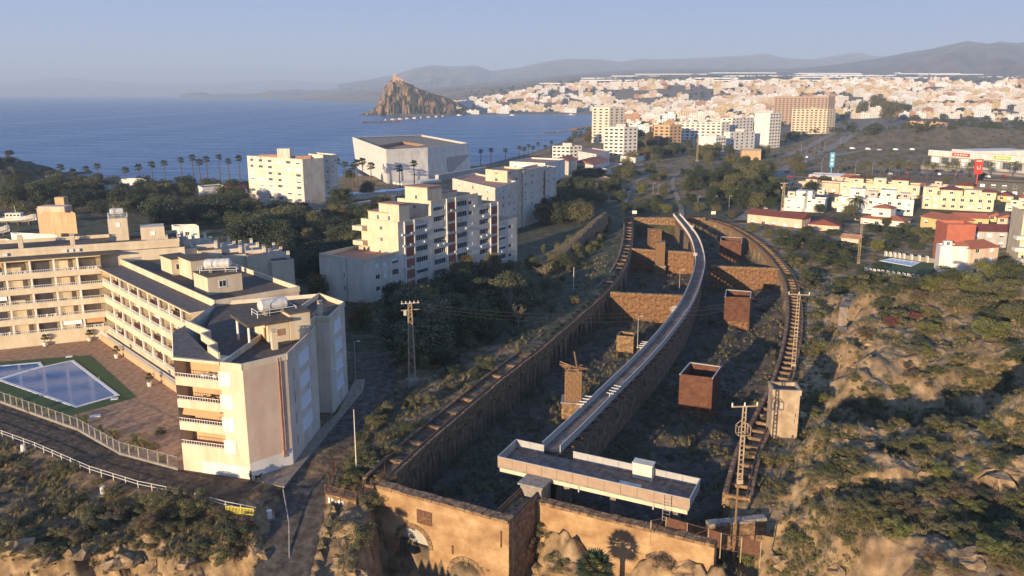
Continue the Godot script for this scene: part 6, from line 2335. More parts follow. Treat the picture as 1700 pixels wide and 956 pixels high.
	for i in u2.size():
		var p := Zd(u2[i], 310, 545.0 if i > 5 else 560.0)
		p.y = -11.0
		palm(p, 17.0 + 2.0 * cos(i * 1.7), "tall palm beside the auditorium, %s from the left" % ordinal(i), "auditorium palms", false, 1.7, "palm")
	var u3 := [798, 815, 839, 862, 870, 877, 885, 893, 905, 915]
	for i in u3.size():
		var p := Zd(u3[i], 262, 760.0 + i * 12.0)
		p.y = -12.0
		palm(p, 13.0 + 2.0 * sin(i * 3.0), "distant seafront palm beyond the apartment row, %s from the left" % ordinal(i), "seafront palms", false, 1.5, "palm")
	# park beyond the depot
	n = 0
	while n < 70:
		var u := rng.randf_range(1150, 1292)
		var v := rng.randf_range(272, 352)
		if u < 1180 and v > 320: continue
		var p := onland(G(u, v, 0).x, -G(u, v, 0).z)
		var h := rng.randf_range(7.0, 13.0)
		var k := pick(["dark", "dark", "pine", "olive"])
		tree(p, h, h * rng.randf_range(0.7, 1.0), k, "%s tree in the dark park copse" % leaf_words[k], "trees in the park copse")
		n += 1
	n = 0
	while n < 75:
		var u := rng.randf_range(900, 1050)
		var v := lerpf(270, 365, rng.randf())
		if absf(u - lerpf(1040, 900, (v - 270) / 95.0)) > 62: continue
		var p := onland(G(u, v, 0).x, -G(u, v, 0).z)
		var h := rng.randf_range(6.0, 11.0)
		var k := pick(["dark", "pine", "pine", "olive"])
		tree(p, h, h, k, "%s tree on the park's left slope" % leaf_words[k], "trees on the park's left slope")
		n += 1
	for e in [[1075, 345, 6.0, "pine"], [1105, 352, 5.0, "lime"], [1065, 352, 5.0, "dark"], [1090, 350, 6.0, "pine"], [1160, 352, 5.0, "olive"], [1188, 352, 4.0, "olive"], [1215, 362, 4.0, "brown"], [1065, 318, 7.0, "lime"], [1085, 300, 6.0, "pine"], [1100, 322, 5.0, "olive"], [1092, 335, 5.0, "dark"], [1140, 318, 6.0, "pine"], [1146, 300, 7.0, "olive"], [1100, 296, 6.0, "olive"], [1080, 285, 8.0, "pine"], [1040, 350, 6.0, "dark"], [1030, 330, 7.0, "pine"], [1145, 338, 6.0, "dark"], [1135, 292, 6.0, "dark"], [1073, 258, 12.0, "autumn"], [1050, 262, 10.0, "gold"]]:
		tree(onland(G(e[0], e[1], 0).x, -G(e[0], e[1], 0).z), e[2], e[2] * 1.1, e[3], "%s tree beside the park lawn" % leaf_words[e[3]], "trees by the park lawn")
	palm(onland(G(1128, 352, 0).x, -G(1128, 352, 0).z), 5.0, "small palm on the park path just behind the footbridge's far end", "park palms", true, 0.8)
	palm(onland(G(1277, 298, 0).x, -G(1277, 298, 0).z), 10.0, "feathery palm at the copse's corner by the street", "park palms", true, 1.6)
	# among the right-hand houses
	for e in [[1250, 392, 4.0, "olive"], [1275, 400, 4.0, "olive"], [1300, 405, 4.5, "pine"], [1330, 410, 4.0, "dark"], [1350, 425, 5.0, "dark"], [1380, 425, 4.0, "dark"], [1400, 440, 4.0, "pine"], [1455, 425, 5.0, "lime"], [1480, 400, 5.0, "dark"], [1500, 392, 5.0, "pine"], [1520, 395, 4.0, "olive"], [1360, 355, 5.0, "dark"], [1410, 360, 6.0, "olive"], [1345, 322, 8.0, "dark"], [1370, 310, 7.0, "pine"], [1325, 290, 10.0, "olive"], [1320, 275, 11.0, "olive"], [1390, 385, 5.0, "dark"], [1445, 395, 5.0, "dark"], [1470, 380, 4.0, "pine"], [1290, 340, 6.0, "dark"], [1340, 395, 4.0, "dark"], [1315, 420, 4.0, "dark"], [1290, 418, 4.0, "pine"]]:
		var q := G(e[0], e[1], 0)
		tree(onland(q.x, -q.z), e[2], e[2] * 1.15, e[3], "%s garden tree among the houses" % leaf_words[e[3]], "garden trees on the right")
	palm(onland(G(1418, 358, 0).x, -G(1418, 358, 0).z), 7.0, "feathery palm beside the white house with red hip roofs", "garden palms", true, 1.5)
	var u4 := [1440, 1460, 1478, 1492, 1506, 1538, 1550, 1572, 1585, 1606, 1643, 1680]
	for i in u4.size():
		var q := G(u4[i], 296 + (i % 3) * 3, -2.0)
		palm(onland(q.x, -q.z), 8.0 + (i % 3), "palm lining the road below the shopping centre, %s from the left" % ordinal(i), "road palms", true, 1.3, "olive")
	# big distant trees
	for e in [[1430, 205, 36.0, "olive"], [1478, 212, 48.0, "olive"], [1452, 200, 40.0, "olive"], [1495, 205, 28.0, "dark"], [1555, 182, 28.0, "dark"], [1605, 198, 20.0, "dark"], [1590, 205, 18.0, "dark"], [1265, 268, 14.0, "pine"], [975, 240, 16.0, "autumn"], [1080, 240, 16.0, "autumn"], [1100, 250, 14.0, "olive"], [1090, 232, 16.0, "olive"], [988, 232, 18.0, "olive"], [1175, 262, 12.0, "olive"], [1190, 258, 12.0, "olive"], [1210, 262, 12.0, "pine"]]:
		var q := G(e[0], e[1], -6.0)
		tree(onland(q.x, -q.z), e[2], e[2] * 0.9, e[3], "large %s tree near the town" % leaf_words[e[3]], "large trees near the town")
	var fm := MultiMesh.new()
	fm.transform_format = MultiMesh.TRANSFORM_3D
	fm.mesh = meshes.bush2
	var ft := []
	while ft.size() < 900:
		var d := rng.randf_range(400.0, 1150.0)
		var x := rng.randf_range(0.12, 0.66) * d
		if nz2.get_noise_2d(x * 0.9, d * 0.9) < -0.02: continue
		var s := rng.randf_range(0.8, 3.0)
		ft.append(Transform3D(Basis(U, rng.randf() * TAU).scaled(Vector3(s * 1.6, s, s * 1.6)), onland(x, d, -0.1)))
	fm.instance_count = ft.size()
	for i in ft.size(): fm.set_instance_transform(i, ft[i])
	var fi := MultiMeshInstance3D.new()
	fi.name = "field_scrub"
	fi.multimesh = fm
	fi.material_override = M.leaf_olive
	add_child(fi)
	tag(fi, "olive scrub scattered over the open fields before the town", "scrub", "", "stuff")
	# headland scrub at the left edge
	for i in 24:
		var x := rng.randf_range(-425, -345)
		var d := rng.randf_range(585, 650)
		tree(onland(x, d), 5.0, 7.0, "dark", "dark pine on the left headland", "headland pines")
	# rocks on the slopes
	for k in 4:
		var rm := MB.new()
		var q := RandomNumberGenerator.new()
		q.seed = 60 + k
		var rings := 6
		var seg := 9
		var rows := []
		for i in rings + 1:
			var row := []
			for j in seg:
				var th := PI * i / rings
				var ph := TAU * (j + 0.3 * (i % 2)) / seg
				var v := Vector3(sin(th) * cos(ph), cos(th), sin(th) * sin(ph))
				var rad := 0.72 + 0.5 * nz3.get_noise_3d(v.x * 4.0 + k * 9.0, v.y * 4.0, v.z * 4.0) + q.randf_range(-0.2, 0.2)
				row.append(Vector3(v.x * rad, maxf(v.y * rad * 0.75, -0.3), v.z * rad))
			rows.append(row)
		for i in rings:
			for j in seg: rm.quad(rows[i][j], rows[i][(j + 1) % seg], rows[i + 1][(j + 1) % seg], rows[i + 1][j])
		meshes["rock%d" % k] = rm.mesh()
	var rocks := [[1665, 800, 4.5], [1690, 770, 4.0], [1400, 770, 2.4], [1440, 745, 2.0], [1350, 690, 1.6], [1500, 660, 1.6], [1480, 520, 2.2], [1530, 510, 2.0], [1450, 570, 1.8], [1380, 800, 1.8], [1460, 860, 1.8], [1340, 860, 1.6], [1560, 900, 1.8], [900, 900, 2.2], [925, 930, 2.6], [890, 950, 2.2], [950, 950, 2.0], [1100, 925, 2.2], [1140, 950, 2.6], [1170, 930, 2.0], [570, 900, 2.2], [560, 940, 2.4], [590, 955, 2.2], [140, 910, 2.4], [200, 925, 2.2], [80, 935, 2.4], [260, 940, 2.2], [310, 930, 2.0], [440, 925, 1.8], [30, 915, 2.0], [1620, 930, 2.0], [1300, 930, 1.8], [1390, 940, 1.6], [1345, 560, 1.5], [1420, 610, 1.3]]
	for e in rocks:
		var p := GT(e[0], e[1])
		var o := inst(self, "boulder", meshes["rock%d" % (rng.randi() % 4)], M.rock)
		o.position = p - Vector3(0, 0.25 * e[2], 0)
		o.rotation.y = rng.randf() * TAU
		o.scale = Vector3(e[2] * rng.randf_range(0.8, 1.2), e[2] * rng.randf_range(0.6, 0.9), e[2])
		tag(o, "tan boulder %s" % ("on the right hill" if e[0] > 1200 else "below the front walls" if e[0] > 500 else "in the lower left cliff"), "boulder", "boulders on the slopes")
	scatter("loose_stones", "loose tan stones strewn over the slopes", "stones", [meshes.rock0, meshes.rock2], [M.rock], 2600, 0.08, 0.4)
	scatter("low_scrub", "low olive and yellowish scrub covering the right hill and banks", "scrub", [meshes.bush0, meshes.bush1, meshes.bush3], [M.leaf_olive, M.leaf_lime, M.leaf_sage, M.leaf_gold], 2400, 0.3, 0.95)
	# grass and small stones nobody could count
	var mm := MultiMesh.new()
	mm.transform_format = MultiMesh.TRANSFORM_3D
	mm.use_colors = true
	var gb := MB.new()
	var rr := RandomNumberGenerator.new()
	rr.seed = 9
	for i in 26:
		var a := rr.randf() * TAU
		var q := Vector3(cos(a), 0, sin(a)) * rr.randf() * 0.3
		var t := q + Vector3(rr.randf_range(-0.2, 0.2), rr.randf_range(0.2, 0.55), rr.randf_range(-0.2, 0.2))
		var s := Vector3(-sin(a), 0, cos(a)) * 0.035
		gb.tri(q - s, q + s, t)
	mm.mesh = gb.mesh()
	var tf := []
	var cl := []
	while tf.size() < 15000:
		var u := rr.randf_range(-20, 1720)
		var d := lerpf(80.0, 260.0, pow(rr.randf(), 1.6))
		var x := (u - 850.0) / FPX * (d * 0.974 + 12.0)
		if x < -28.0 and d > fence_d(x) - 0.8: continue
		if x < -22.0 and d < 172.0 and absf(x - xat(STREET, d)) < 3.6: continue
		if x < 24.0 and x > -23.0 and d < dfront(x): continue
		if absf(x - xat(LW, d) + 1.7) < 2.0: continue
		if d > 97.0 and absf(x - xat(RW, d) - 1.6) < 2.0: continue
		if x > 95.0 and d > 225.0: continue
		if nz.get_noise_2d(x * 1.7, d * 1.7) < -0.12 and rr.randf() < 0.8: continue
		var s := rr.randf_range(0.5, 1.6)
		tf.append(Transform3D(Basis(U, rr.randf() * TAU).scaled(Vector3(s, s, s)), onland(x, d, -0.05)))
		var g := rr.randf()
		cl.append(Color(0.24, 0.18, 0.09).lerp(Color(0.09, 0.09, 0.035), g) * rr.randf_range(0.7, 1.2))
	mm.instance_count = tf.size()
	for i in tf.size():
		mm.set_instance_transform(i, tf[i])
		mm.set_instance_color(i, cl[i])
	var gi := MultiMeshInstance3D.new()
	gi.name = "dry_grass"
	gi.multimesh = mm
	gi.material_override = mat(Color.WHITE, 0.9, null, 1.0, true)
	add_child(gi)
	tag(gi, "dry and green grass tufts scattered over the banks and slopes", "grass", "", "stuff")
func scatter(called: String, label: String, category: String, ms: Array, mats: Array, count: int, lo: float, hi: float):
	var root := Node3D.new()
	root.name = called
	add_child(root)
	tag(root, label, category, "", "stuff")
	var rr := RandomNumberGenerator.new()
	rr.seed = count
	var sets := ms.size() * mats.size()
	var tf := []
	for k in sets: tf.append([])
	var n := 0
	while n < count:
		var u := rr.randf_range(-20, 1720)
		if rr.randf() < 0.6: u = rr.randf_range(1240, 1730)
		var d := lerpf(80.0, 235.0, pow(rr.randf(), 1.3))
		var x := (u - 850.0) / FPX * (d * 0.974 + 12.0)
		if x < -28.0 and d > fence_d(x) - 1.0: continue
		if x < -22.0 and d < 172.0 and absf(x - xat(STREET, d)) < 3.8: continue
		if x > xat(LW, d) - 4.0 and x < xat(RW, d) + 4.5 and d > 96.0 and called == "low_scrub": continue
		if absf(x - xat(LW, d) + 1.7) < 2.2 or absf(x - xat(CW, d)) < 2.2: continue
		if x > -24.0 and x < 24.0 and absf(d - dfront(x)) < 1.8: continue
		if called == "low_scrub" and nz.get_noise_2d(x * 1.7, d * 1.7) + 0.5 * nz2.get_noise_2d(x * 1.3 + 50.0, d * 1.3) < 0.0: continue
		var s := lerpf(lo, hi, rr.randf() * rr.randf())
		tf[rr.randi() % sets].append(Transform3D(Basis(Vector3.UP, rr.randf() * TAU).scaled(Vector3(s * 1.4, s, s * 1.4)), onland(x, d, -0.04)))
		n += 1
	for k in sets:
		var mm := MultiMesh.new()
		mm.transform_format = MultiMesh.TRANSFORM_3D
		mm.mesh = ms[k % ms.size()]
		mm.instance_count = tf[k].size()
		for i in tf[k].size(): mm.set_instance_transform(i, tf[k][i])
		var o := MultiMeshInstance3D.new()
		o.name = numbered(root, "patch")
		o.multimesh = mm
		o.material_override = mats[k / ms.size()]
		root.add_child(o)
		tag(o, "", "", "", "stuff")
func near_palm(p: Vector3):
	var th := thing("fan_palm", "bushy green fan palm in front of the sunlit front wall", "palm", p)
	var t := MB.new()
	t.tube(Vector3.ZERO, Vector3(0, 4.4, 0), 0.36, 0.28, 9)
	for i in 18: t.tube(Vector3(0, 0.3 + i * 0.22, 0), Vector3(0, 0.42 + i * 0.22, 0), 0.38, 0.31, 9)
	part(th, "trunk", t, M.palmbark)
	var r := RandomNumberGenerator.new()
	r.seed = 12
	for i in 44:
		var b := MB.new()
		frond(b, r, i * 2.4, lerpf(1.35, -0.85, i / 44.0), 2.35)
		var o := part(th, "frond", b, M.leaf_palm if i < 34 else M.leaf_gold)
		o.position = Vector3(0, 4.5, 0)

# ---------------------------------------------------------------- houses, roads and cars on the right, small things
func front_house(called: String, label: String, uL: float, vL: float, uR: float, vR: float, veave: float, deep: float, o := {}) -> Node3D:
	var y0: float = o.get("y0", 0.0)
	var A := G(uL, vL, y0)
	var B := G(uR, vR, y0)
	var y1 := Zd((uL + uR) * 0.5, veave, -(A.z + B.z) * 0.5).y
	var n := outward(A, B, (A + B) * 0.5 + Vector3(0, 0, -50))
	var C := flat3(B) - n * deep
	var D := flat3(A) - n * deep
	var roof: String = o.get("pitch", "")
	var p := o.duplicate()
	if roof != "": p["parapet"] = 0.0
	p["win_from"] = y0
	var th := box_building(called, label, A, B, C, y0 - 1.5, y1, p)
	var rm: Material = o.get("tiles", M.roofred)
	var rh: float = o.get("rh", 1.6)
	if roof == "along": pitched_roof(th, th.position, D, A, B, y1, rh, rm, o.get("hip", 0.0))
	elif roof == "gable": pitched_roof(th, th.position, A, B, C, y1, rh, rm, o.get("hip", 0.0))
	th.set_meta("top", y1)
	for t in o.get("towers", []):
		# [share along, width, height, depth offset, material, pitched]
		var c: Vector3 = flat3(A).lerp(flat3(B), t[0]) - n * t[3]
		var w: float = t[1]
		var f := flat3(B - A).normalized()
		var b := MB.new(th.position)
		b.obox(c + Vector3.UP * (y1 - 0.6 + t[2] * 0.5), f * w * 0.5, Vector3.UP * (t[2] * 0.5 + 0.6), n * w * 0.45)
		part(th, "upper_room", b, t[4])
		add_window(th, th.position, c + n * (w * 0.45 + 0.03) + Vector3.UP * (y1 + t[2] * 0.45), f, n, minf(1.6, w * 0.4), 1.1, "glass")
		if t[5]:
			var a2: Vector3 = c - f * w * 0.5 + n * w * 0.45
			var b2: Vector3 = c + f * w * 0.5 + n * w * 0.45
			var c2: Vector3 = c + f * w * 0.5 - n * w * 0.45
			pitched_roof(th, th.position, a2, b2, c2, y1 + t[2] + 0.02, 1.2, rm, w * 0.4)
	if o.get("fence", false):
		var b := MB.new(th.position)
		b.obox((flat3(A) + flat3(B)) * 0.5 + n * 3.0 + Vector3.UP * (y0 + 0.5), flat3(B - A) * 0.5, Vector3.UP * 0.9, n * 0.12)
		part(th, "garden_wall", b, M.white)
	return th
func car(label: String, p: Vector3, turn: float, paint: Material, van := false, group := "parked vehicles"):
	var th := thing("van" if van else "car", label, "van" if van else "car", p, group, turn)
	var L := 5.2 if van else 4.3
	var Hh := 2.1 if van else 1.45
	var prof: Array = [[-L / 2, 0.35], [-L / 2, 1.0], [-L / 2 + 0.1, Hh], [L / 2 - 1.5, Hh], [L / 2 - 0.8, 1.15], [L / 2, 0.95], [L / 2, 0.35]] if van else [[-L / 2, 0.35], [-L / 2, 0.85], [-L / 2 + 0.35, 0.95], [-L / 2 + 0.9, Hh], [0.5, Hh], [1.2, 0.95], [L / 2, 0.8], [L / 2, 0.35]]
	var b := MB.new()
	for s in prof.size():
		var a: Array = prof[s]
		var e: Array = prof[(s + 1) % prof.size()]
		b.quad(Vector3(a[0], a[1], -0.85), Vector3(e[0], e[1], -0.85), Vector3(e[0], e[1], 0.85), Vector3(a[0], a[1], 0.85))
	var p2 := PackedVector2Array()
	for q in prof: p2.append(Vector2(q[0], q[1]))
	var t := Geometry2D.triangulate_polygon(p2)
	for z in [-0.85, 0.85]:
		for i in range(0, t.size(), 3): b.tri(Vector3(p2[t[i]].x, p2[t[i]].y, z), Vector3(p2[t[i + 1]].x, p2[t[i + 1]].y, z), Vector3(p2[t[i + 2]].x, p2[t[i + 2]].y, z))
	part(th, "body", b, paint)
	for z in [-0.87, 0.87]:
		var w := MB.new()
		w.box(Vector3(-0.1 if not van else 1.0, Hh - 0.3, z), Vector3(1.9 if not van else 1.2, 0.36, 0.02))
		part(th, "side_window", w, M.glass)
	var ws := MB.new()
	if van: ws.quad(Vector3(L / 2 - 1.45, Hh - 0.05, -0.75), Vector3(L / 2 - 1.45, Hh - 0.05, 0.75), Vector3(L / 2 - 0.78, 1.2, 0.75), Vector3(L / 2 - 0.78, 1.2, -0.75))
	else: ws.quad(Vector3(0.56, Hh - 0.02, -0.7), Vector3(0.56, Hh - 0.02, 0.7), Vector3(1.22, 0.98, 0.7), Vector3(1.22, 0.98, -0.7))
	part(th, "windscreen", ws, M.glass)
	for x in [-L * 0.31, L * 0.31]:
		for z in [-0.8, 0.8]:
			var w := MB.new()
			w.tube(Vector3(x, 0.33, z - 0.1), Vector3(x, 0.33, z + 0.1), 0.33, 0.33, 12)
			part(th, "wheel", w, M.tyre)
func totem(label: String, u: float, vb: float, vt: float, w: float, m: Material, y0: float, big: float):
	var p := G(u, vb, y0)
	var top := Zd(u, vt, -p.z).y
	var th := thing("totem_sign", label, "sign", p)
	var b := MB.new()
	b.tube(Vector3.ZERO, Vector3(0, top - y0, 0), 0.3, 0.3, 8)
	part(th, "pole", b, m)
	var s := MB.new()
	var h: float = (top - y0) * big
	s.box(Vector3(0, top - y0 - h * 0.5, 0), Vector3(w, h, 0.6))
	part(th, "sign_board", s, m)
	if m == M.redsign:
		var c := MB.new()
		var cy := top - y0 - h * 0.55
		for q in 9:
			var a := PI + PI * q / 8.0
			var a2 := PI + PI * (q + 1) / 8.0
			if q < 8: c.bar(Vector3(cos(a) * w * 0.2, cy + sin(a) * w * 0.22, 0.34), Vector3(cos(a2) * w * 0.2, cy + sin(a2) * w * 0.22, 0.34), 0.06, w * 0.1)
		c.bar(Vector3(w * 0.2, cy, 0.34), Vector3(w * 0.2, cy + h * 0.2, 0.34), 0.06, w * 0.1)
		c.bar(Vector3(-w * 0.2, cy, 0.34), Vector3(-w * 0.1, cy + h * 0.08, 0.34), 0.06, w * 0.1)
		part(th, "emblem", c, M.white)
		var c2 := MB.new()
		c2.box(Vector3(0, top - y0 - h * 0.13, 0.34), Vector3(w * 0.7, h * 0.07, 0.05))
		part(th, "sign_mark", c2, M.white)
		return
	for k in 3:
		var c := MB.new()
		c.box(Vector3(0, top - y0 - h * (0.22 + 0.28 * k), 0.32), Vector3(w * 0.5, h * 0.16, 0.04))
		part(th, "sign_mark", c, M.white)
func build_right():
	var U := Vector3.UP
	# roads
	var way := func(a: Array, y: float): return a.map(func(q): return G(q[0], q[1], y))
	struct("road", ribbon(way.call([[1240, 378], [1268, 352], [1283, 330], [1297, 306], [1308, 284], [1330, 262], [1375, 242], [1420, 226], [1462, 211], [1500, 204]], -1.5), 13.0, 0.35, 6.0), M.paleroad)
	struct("road", ribbon(way.call([[1302, 296], [1380, 299], [1480, 306], [1600, 314], [1730, 322]], -1.5), 11.0, 0.4, 6.0), M.paleroad)
	struct("road", ribbon(way.call([[1318, 270], [1430, 248], [1540, 246]], -3.0), 10.0, 0.4, 8.0), M.pave)
	struct("road", ribbon(way.call([[1296, 262], [1360, 236], [1420, 218], [1452, 206]], -4.0), 9.0, 0.5, 8.0), M.pave)
	struct("parking_lot", ribbon(way.call([[1440, 283], [1560, 290], [1720, 298]], -2.0), 26.0, 0.3, 8.0), M.paleroad)
	struct("path", ribbon(way.call([[1036, 336], [1044, 316], [1058, 297], [1090, 279], [1130, 269], [1165, 262]], 0.0), 2.6, 0.2, 3.0), M.pave)
	struct("path", ribbon(way.call([[1131, 361], [1131, 345], [1122, 320], [1116, 303], [1120, 290], [1138, 276], [1156, 267]], 0.0), 2.6, 0.22, 3.0), M.pave)
	struct("path", ribbon(way.call([[1393, 598], [1396, 560], [1402, 525], [1420, 505], [1450, 490], [1490, 474]], 0.0), 1.8, 0.2, 2.0), M.pave)
	# houses
	front_house("row_house", "long two-storey cream house with a dark red roof, nearest the depot's far end", 1240, 374, 1330, 384, 359, 8.0, {wall = M.pink, nab = 5, nbc = 2, pitch = "along"})
	front_house("house", "cream gabled house with a dark red roof in tree shade", 1341, 386, 1392, 390, 373, 9.0, {wall = M.pink, nab = 2, nbc = 2, pitch = "gable", rh = 2.0})
	front_house("shed", "small cream shed below the gabled house", 1395, 410, 1424, 413, 395, 6.0, {wall = M.pink, nab = 1, nbc = 1, pitch = "along", tiles = M.roofpink, rh = 0.8})
	front_house("house", "white terraced house with a white roof cube beside the street", 1300, 348, 1368, 352, 330, 9.0, {wall = M.white, nab = 4, nbc = 2, towers = [[0.48, 7.0, 3.4, 4.0, M.white, false]], roof = M.roofpink, fence = true})
	front_house("semi_detached_house", "long white semi-detached house with two white roof cubes", 1390, 350, 1515, 357, 329, 10.0, {wall = M.white, nab = 8, nbc = 2, towers = [[0.25, 6.5, 3.6, 4.5, M.white, false], [0.66, 6.5, 3.6, 4.5, M.white, false], [0.45, 4.0, 2.6, 6.0, M.grey, false], [0.88, 4.0, 2.4, 6.0, M.grey, false]], roof = M.roofpink, fence = true})
	front_house("villa", "white villa with small orange hipped roofs beside a palm", 1428, 374, 1499, 381, 364, 9.0, {wall = M.white, nab = 4, nbc = 2, pitch = "along", hip = 4.0, tiles = M.terracotta, rh = 1.2, towers = [[0.42, 7.2, 4.2, 5.5, M.white, true]]})
	front_house("row_house", "cream row of houses behind the white semi-detached house", 1393, 323, 1525, 330, 305, 12.0, {wall = M.cream, nab = 8, nbc = 2, roof = M.terracotta, towers = [[0.2, 7.0, 2.2, 5.0, M.cream, true], [0.5, 6.0, 2.6, 5.0, M.cream, false], [0.75, 8.0, 2.2, 5.0, M.cream, true]]})
	front_house("row_house", "cream row of houses with orange roofs at right below the palms", 1530, 346, 1648, 352, 325, 12.0, {wall = M.cream, nab = 8, nbc = 2, roof = M.terracotta, towers = [[0.1, 6.0, 3.2, 5.0, M.cream, false], [0.4, 9.0, 2.6, 4.0, M.cream, true], [0.7, 7.0, 2.6, 5.0, M.cream, false], [0.92, 6.0, 2.0, 5.0, M.cream, true]]})
	front_house("house", "yellow house with a sagging terracotta roof", 1526, 386, 1580, 396, 363, 10.0, {wall = M.yellowwall, nab = 3, nbc = 2, pitch = "along", tiles = M.terracotta, rh = 1.4})
	front_house("house", "ochre house with a bright red roof behind the red block", 1584, 390, 1638, 392, 362, 9.0, {wall = M.yellowwall, nab = 2, nbc = 2, pitch = "along", tiles = M.redwall, rh = 1.2})
	front_house("house", "tall windowless terracotta-red house block", 1565, 442, 1612, 443, 373, 9.0, {wall = M.redwall, ab = [], bc = [], roof = M.roofpink, parapet = 0.9})
	front_house("house", "plain white house wall in front of the red block", 1556, 457, 1604, 459, 409, 4.5, {wall = M.white, ab = [], bc = [], roof = M.roofred, parapet = 0.4, towers = [[0.3, 2.2, 1.2, 2.5, M.white, false]]})
	front_house("house", "cream house with terracotta hips right of the plain white wall", 1606, 460, 1652, 456, 411, 8.0, {wall = M.pink, nab = 2, nbc = 1, pitch = "along", tiles = M.terracotta, hip = 2.0, rh = 1.6})
	front_house("house", "long grey house with a dark red roof behind the cream house", 1608, 412, 1692, 414, 384, 9.0, {wall = M.grey, nab = 4, nbc = 1, pitch = "along", rh = 1.8})
	var bw := front_house("apartment_house", "white apartment house with broad balconies at the right edge", 1686, 452, 1745, 455, 352, 12.0, {wall = M.cream, nab = 3, nbc = 1, roof = M.roofpink})
	for y in [4.0, 7.4, 10.8]:
		var b := MB.new(bw.position)
		b.box(Vector3(bw.position.x - 2.0, y, bw.position.z + 7.0), Vector3(14, 1.1, 2.4), -0.1)
		part(bw, "balcony", b, M.white)
	front_house("pavilion", "flat dark-walled pavilion under the red totem sign", 1620, 322, 1712, 328, 303, 16.0, {wall = M.roofgrey, nab = 5, nbc = 2, y0 = -1.0, ww = 2.2, wh = 1.6})
	front_house("row_house", "low cream houses at the road junction", 1324, 317, 1392, 322, 303, 11.0, {wall = M.pink, nab = 4, nbc = 2, roof = M.terracotta, towers = [[0.3, 6.0, 1.6, 4.0, M.cream, true]]})
	front_house("canopy_shop", "low shop with a blue-white canopy at the road junction", 1342, 299, 1422, 303, 291, 14.0, {wall = M.grey, nab = 3, nbc = 2, y0 = -1.0, roof = M.shutter, parapet = 0.3})
	# more houses filling the estate
	var fill := [[1300, 336, 22, 9], [1452, 338, 26, 10], [1655, 372, 30, 9], [1668, 350, 30, 8], [1655, 334, 26, 8], [1690, 338, 30, 8], [1530, 334, 24, 8], [1560, 330, 30, 7], [1600, 331, 28, 7], [1425, 312, 30, 7], [1470, 313, 30, 7], [1510, 317, 26, 7], [1540, 316, 30, 7], [1668, 395, 26, 9], [1640, 368, 24, 8], [1380, 345, 20, 8], [1690, 372, 30, 9], [1395, 301, 24, 6], [1350, 331, 20, 7], [1585, 316, 30, 7]]
	for i in fill.size():
		var q: Array = fill[i]
		var wl: Material = [M.cream, M.white, M.pink, M.offwhite, M.yellowwall][i % 5]
		var wd: String = ["cream", "white", "pinkish", "pale", "yellow"][i % 5]
		var fl := i % 3 == 0
		front_house("house", "small %s %s house filling the right-hand estate" % [wd, "flat-roofed" if fl else "tiled"], q[0], q[1], q[0] + q[2], q[1] + q[2] * 0.06, q[1] - q[3] * 1.15, 9.0, {wall = wl, nab = 2, nbc = 1, pitch = "" if fl else ("along" if i % 2 else "gable"), tiles = [M.terracotta, M.roofred, M.terracotta][i % 3], hip = 1.5 if i % 2 else 0.0, rh = 1.3, roof = M.roofpink, group = "estate houses", towers = [[0.5, 3.5, 2.0, 4.0, wl, false]] if fl else []})
	# shopping centre
	var A := G(1543, 283, -3.0)
	var B := G(1735, 302, -3.0)
	var n := outward(A, B, (A + B) * 0.5 + Vector3(0, 0, -60))
	var L := flat3(B - A).length()
	var ops := []
	for i in 11: ops.append([L * (i + 0.12) / 11.0, L * (i + 0.88) / 11.0, 2.5, 7.2, "glass" if i % 3 else "shut"])
	var ml := box_building("shopping_centre", "long white and grey shopping centre with shop windows at right", A, B, flat3(B) - n * 55.0, -4.0, 8.2, {wall = M.grey, ab = ops, bc = [], roof = M.roofgrey, parapet = 0.3, wall2 = M.grey})
	var f := flat3(B - A).normalized()
	var bd := MB.new(ml.position)
	bd.obox(flat3(A + B) * 0.5 + n * 0.5 + U * 10.0, f * (L * 0.5 + 1.0), U * 2.0, n * 1.6)
	part(ml, "fascia", bd, M.white)
	var pl := MB.new(ml.position)
	pl.obox(flat3(A + B) * 0.5 + n * 4.0 + U * -1.2, f * (L * 0.5 + 1.0), U * 2.2, n * 4.0)
	part(ml, "terrace", pl, M.concrete)
	roof_box(ml, "roof_room", flat3(A).lerp(flat3(B), 0.33) - n * 25.0 + U * 8.0, Vector3(46, 5.2, 24), 0.2, M.white)
	for e in [[0.30, M.redsign, 14.0, "red shop sign with white lettering strip"], [0.66, M.greensign, 12.0, "lime green shop sign"]]:
		var s := MB.new(ml.position)
		s.obox(flat3(A).lerp(flat3(B), e[0]) + n * 2.25 + U * 10.1, f * e[2] * 0.5, U * 1.2, n * 0.12)
		var so := part(ml, "shop_sign", s, e[1])
		tag(so, e[3])
		var s2 := MB.new(ml.position)
		for k in 5: s2.obox(flat3(A).lerp(flat3(B), e[0]) + f * (k - 2) * e[2] * 0.16 + n * 2.4 + U * 10.1, f * e[2] * 0.055, U * 0.5, n * 0.05)
		tag(part(so, "lettering", s2, M.white), "", "", "", "stuff")
	totem("tall light blue totem sign beside the junction", 1379, 292, 253, 3.0, M.blue, -1.0, 0.62)
	totem("red totem sign with a white emblem above the pavilion", 1619, 318, 264, 4.4, M.redsign, -1.0, 0.46)
	# garden pool
	var gc := G(1495, 440, 1.0)
	var gy := H(gc.x, -gc.z) + 0.4
	var gp := MB.new()
	gp.prism([G(1440, 452, gy), G(1535, 459, gy), G(1560, 440, gy), G(1470, 425, gy)], gy - 1.5, gy)
	struct("garden_lawn", gp, M.lawn)
	var P := [flat3(G(1462, 433, gy)), flat3(G(1512, 442, gy)), flat3(G(1526, 436, gy)), flat3(G(1480, 429, gy))]
	var gth := thing("swimming_pool", "small pale garden pool beside the plain white house", "pool", P[0])
	var gw := MB.new(P[0])
	gw.cap(P, gy + 0.06)
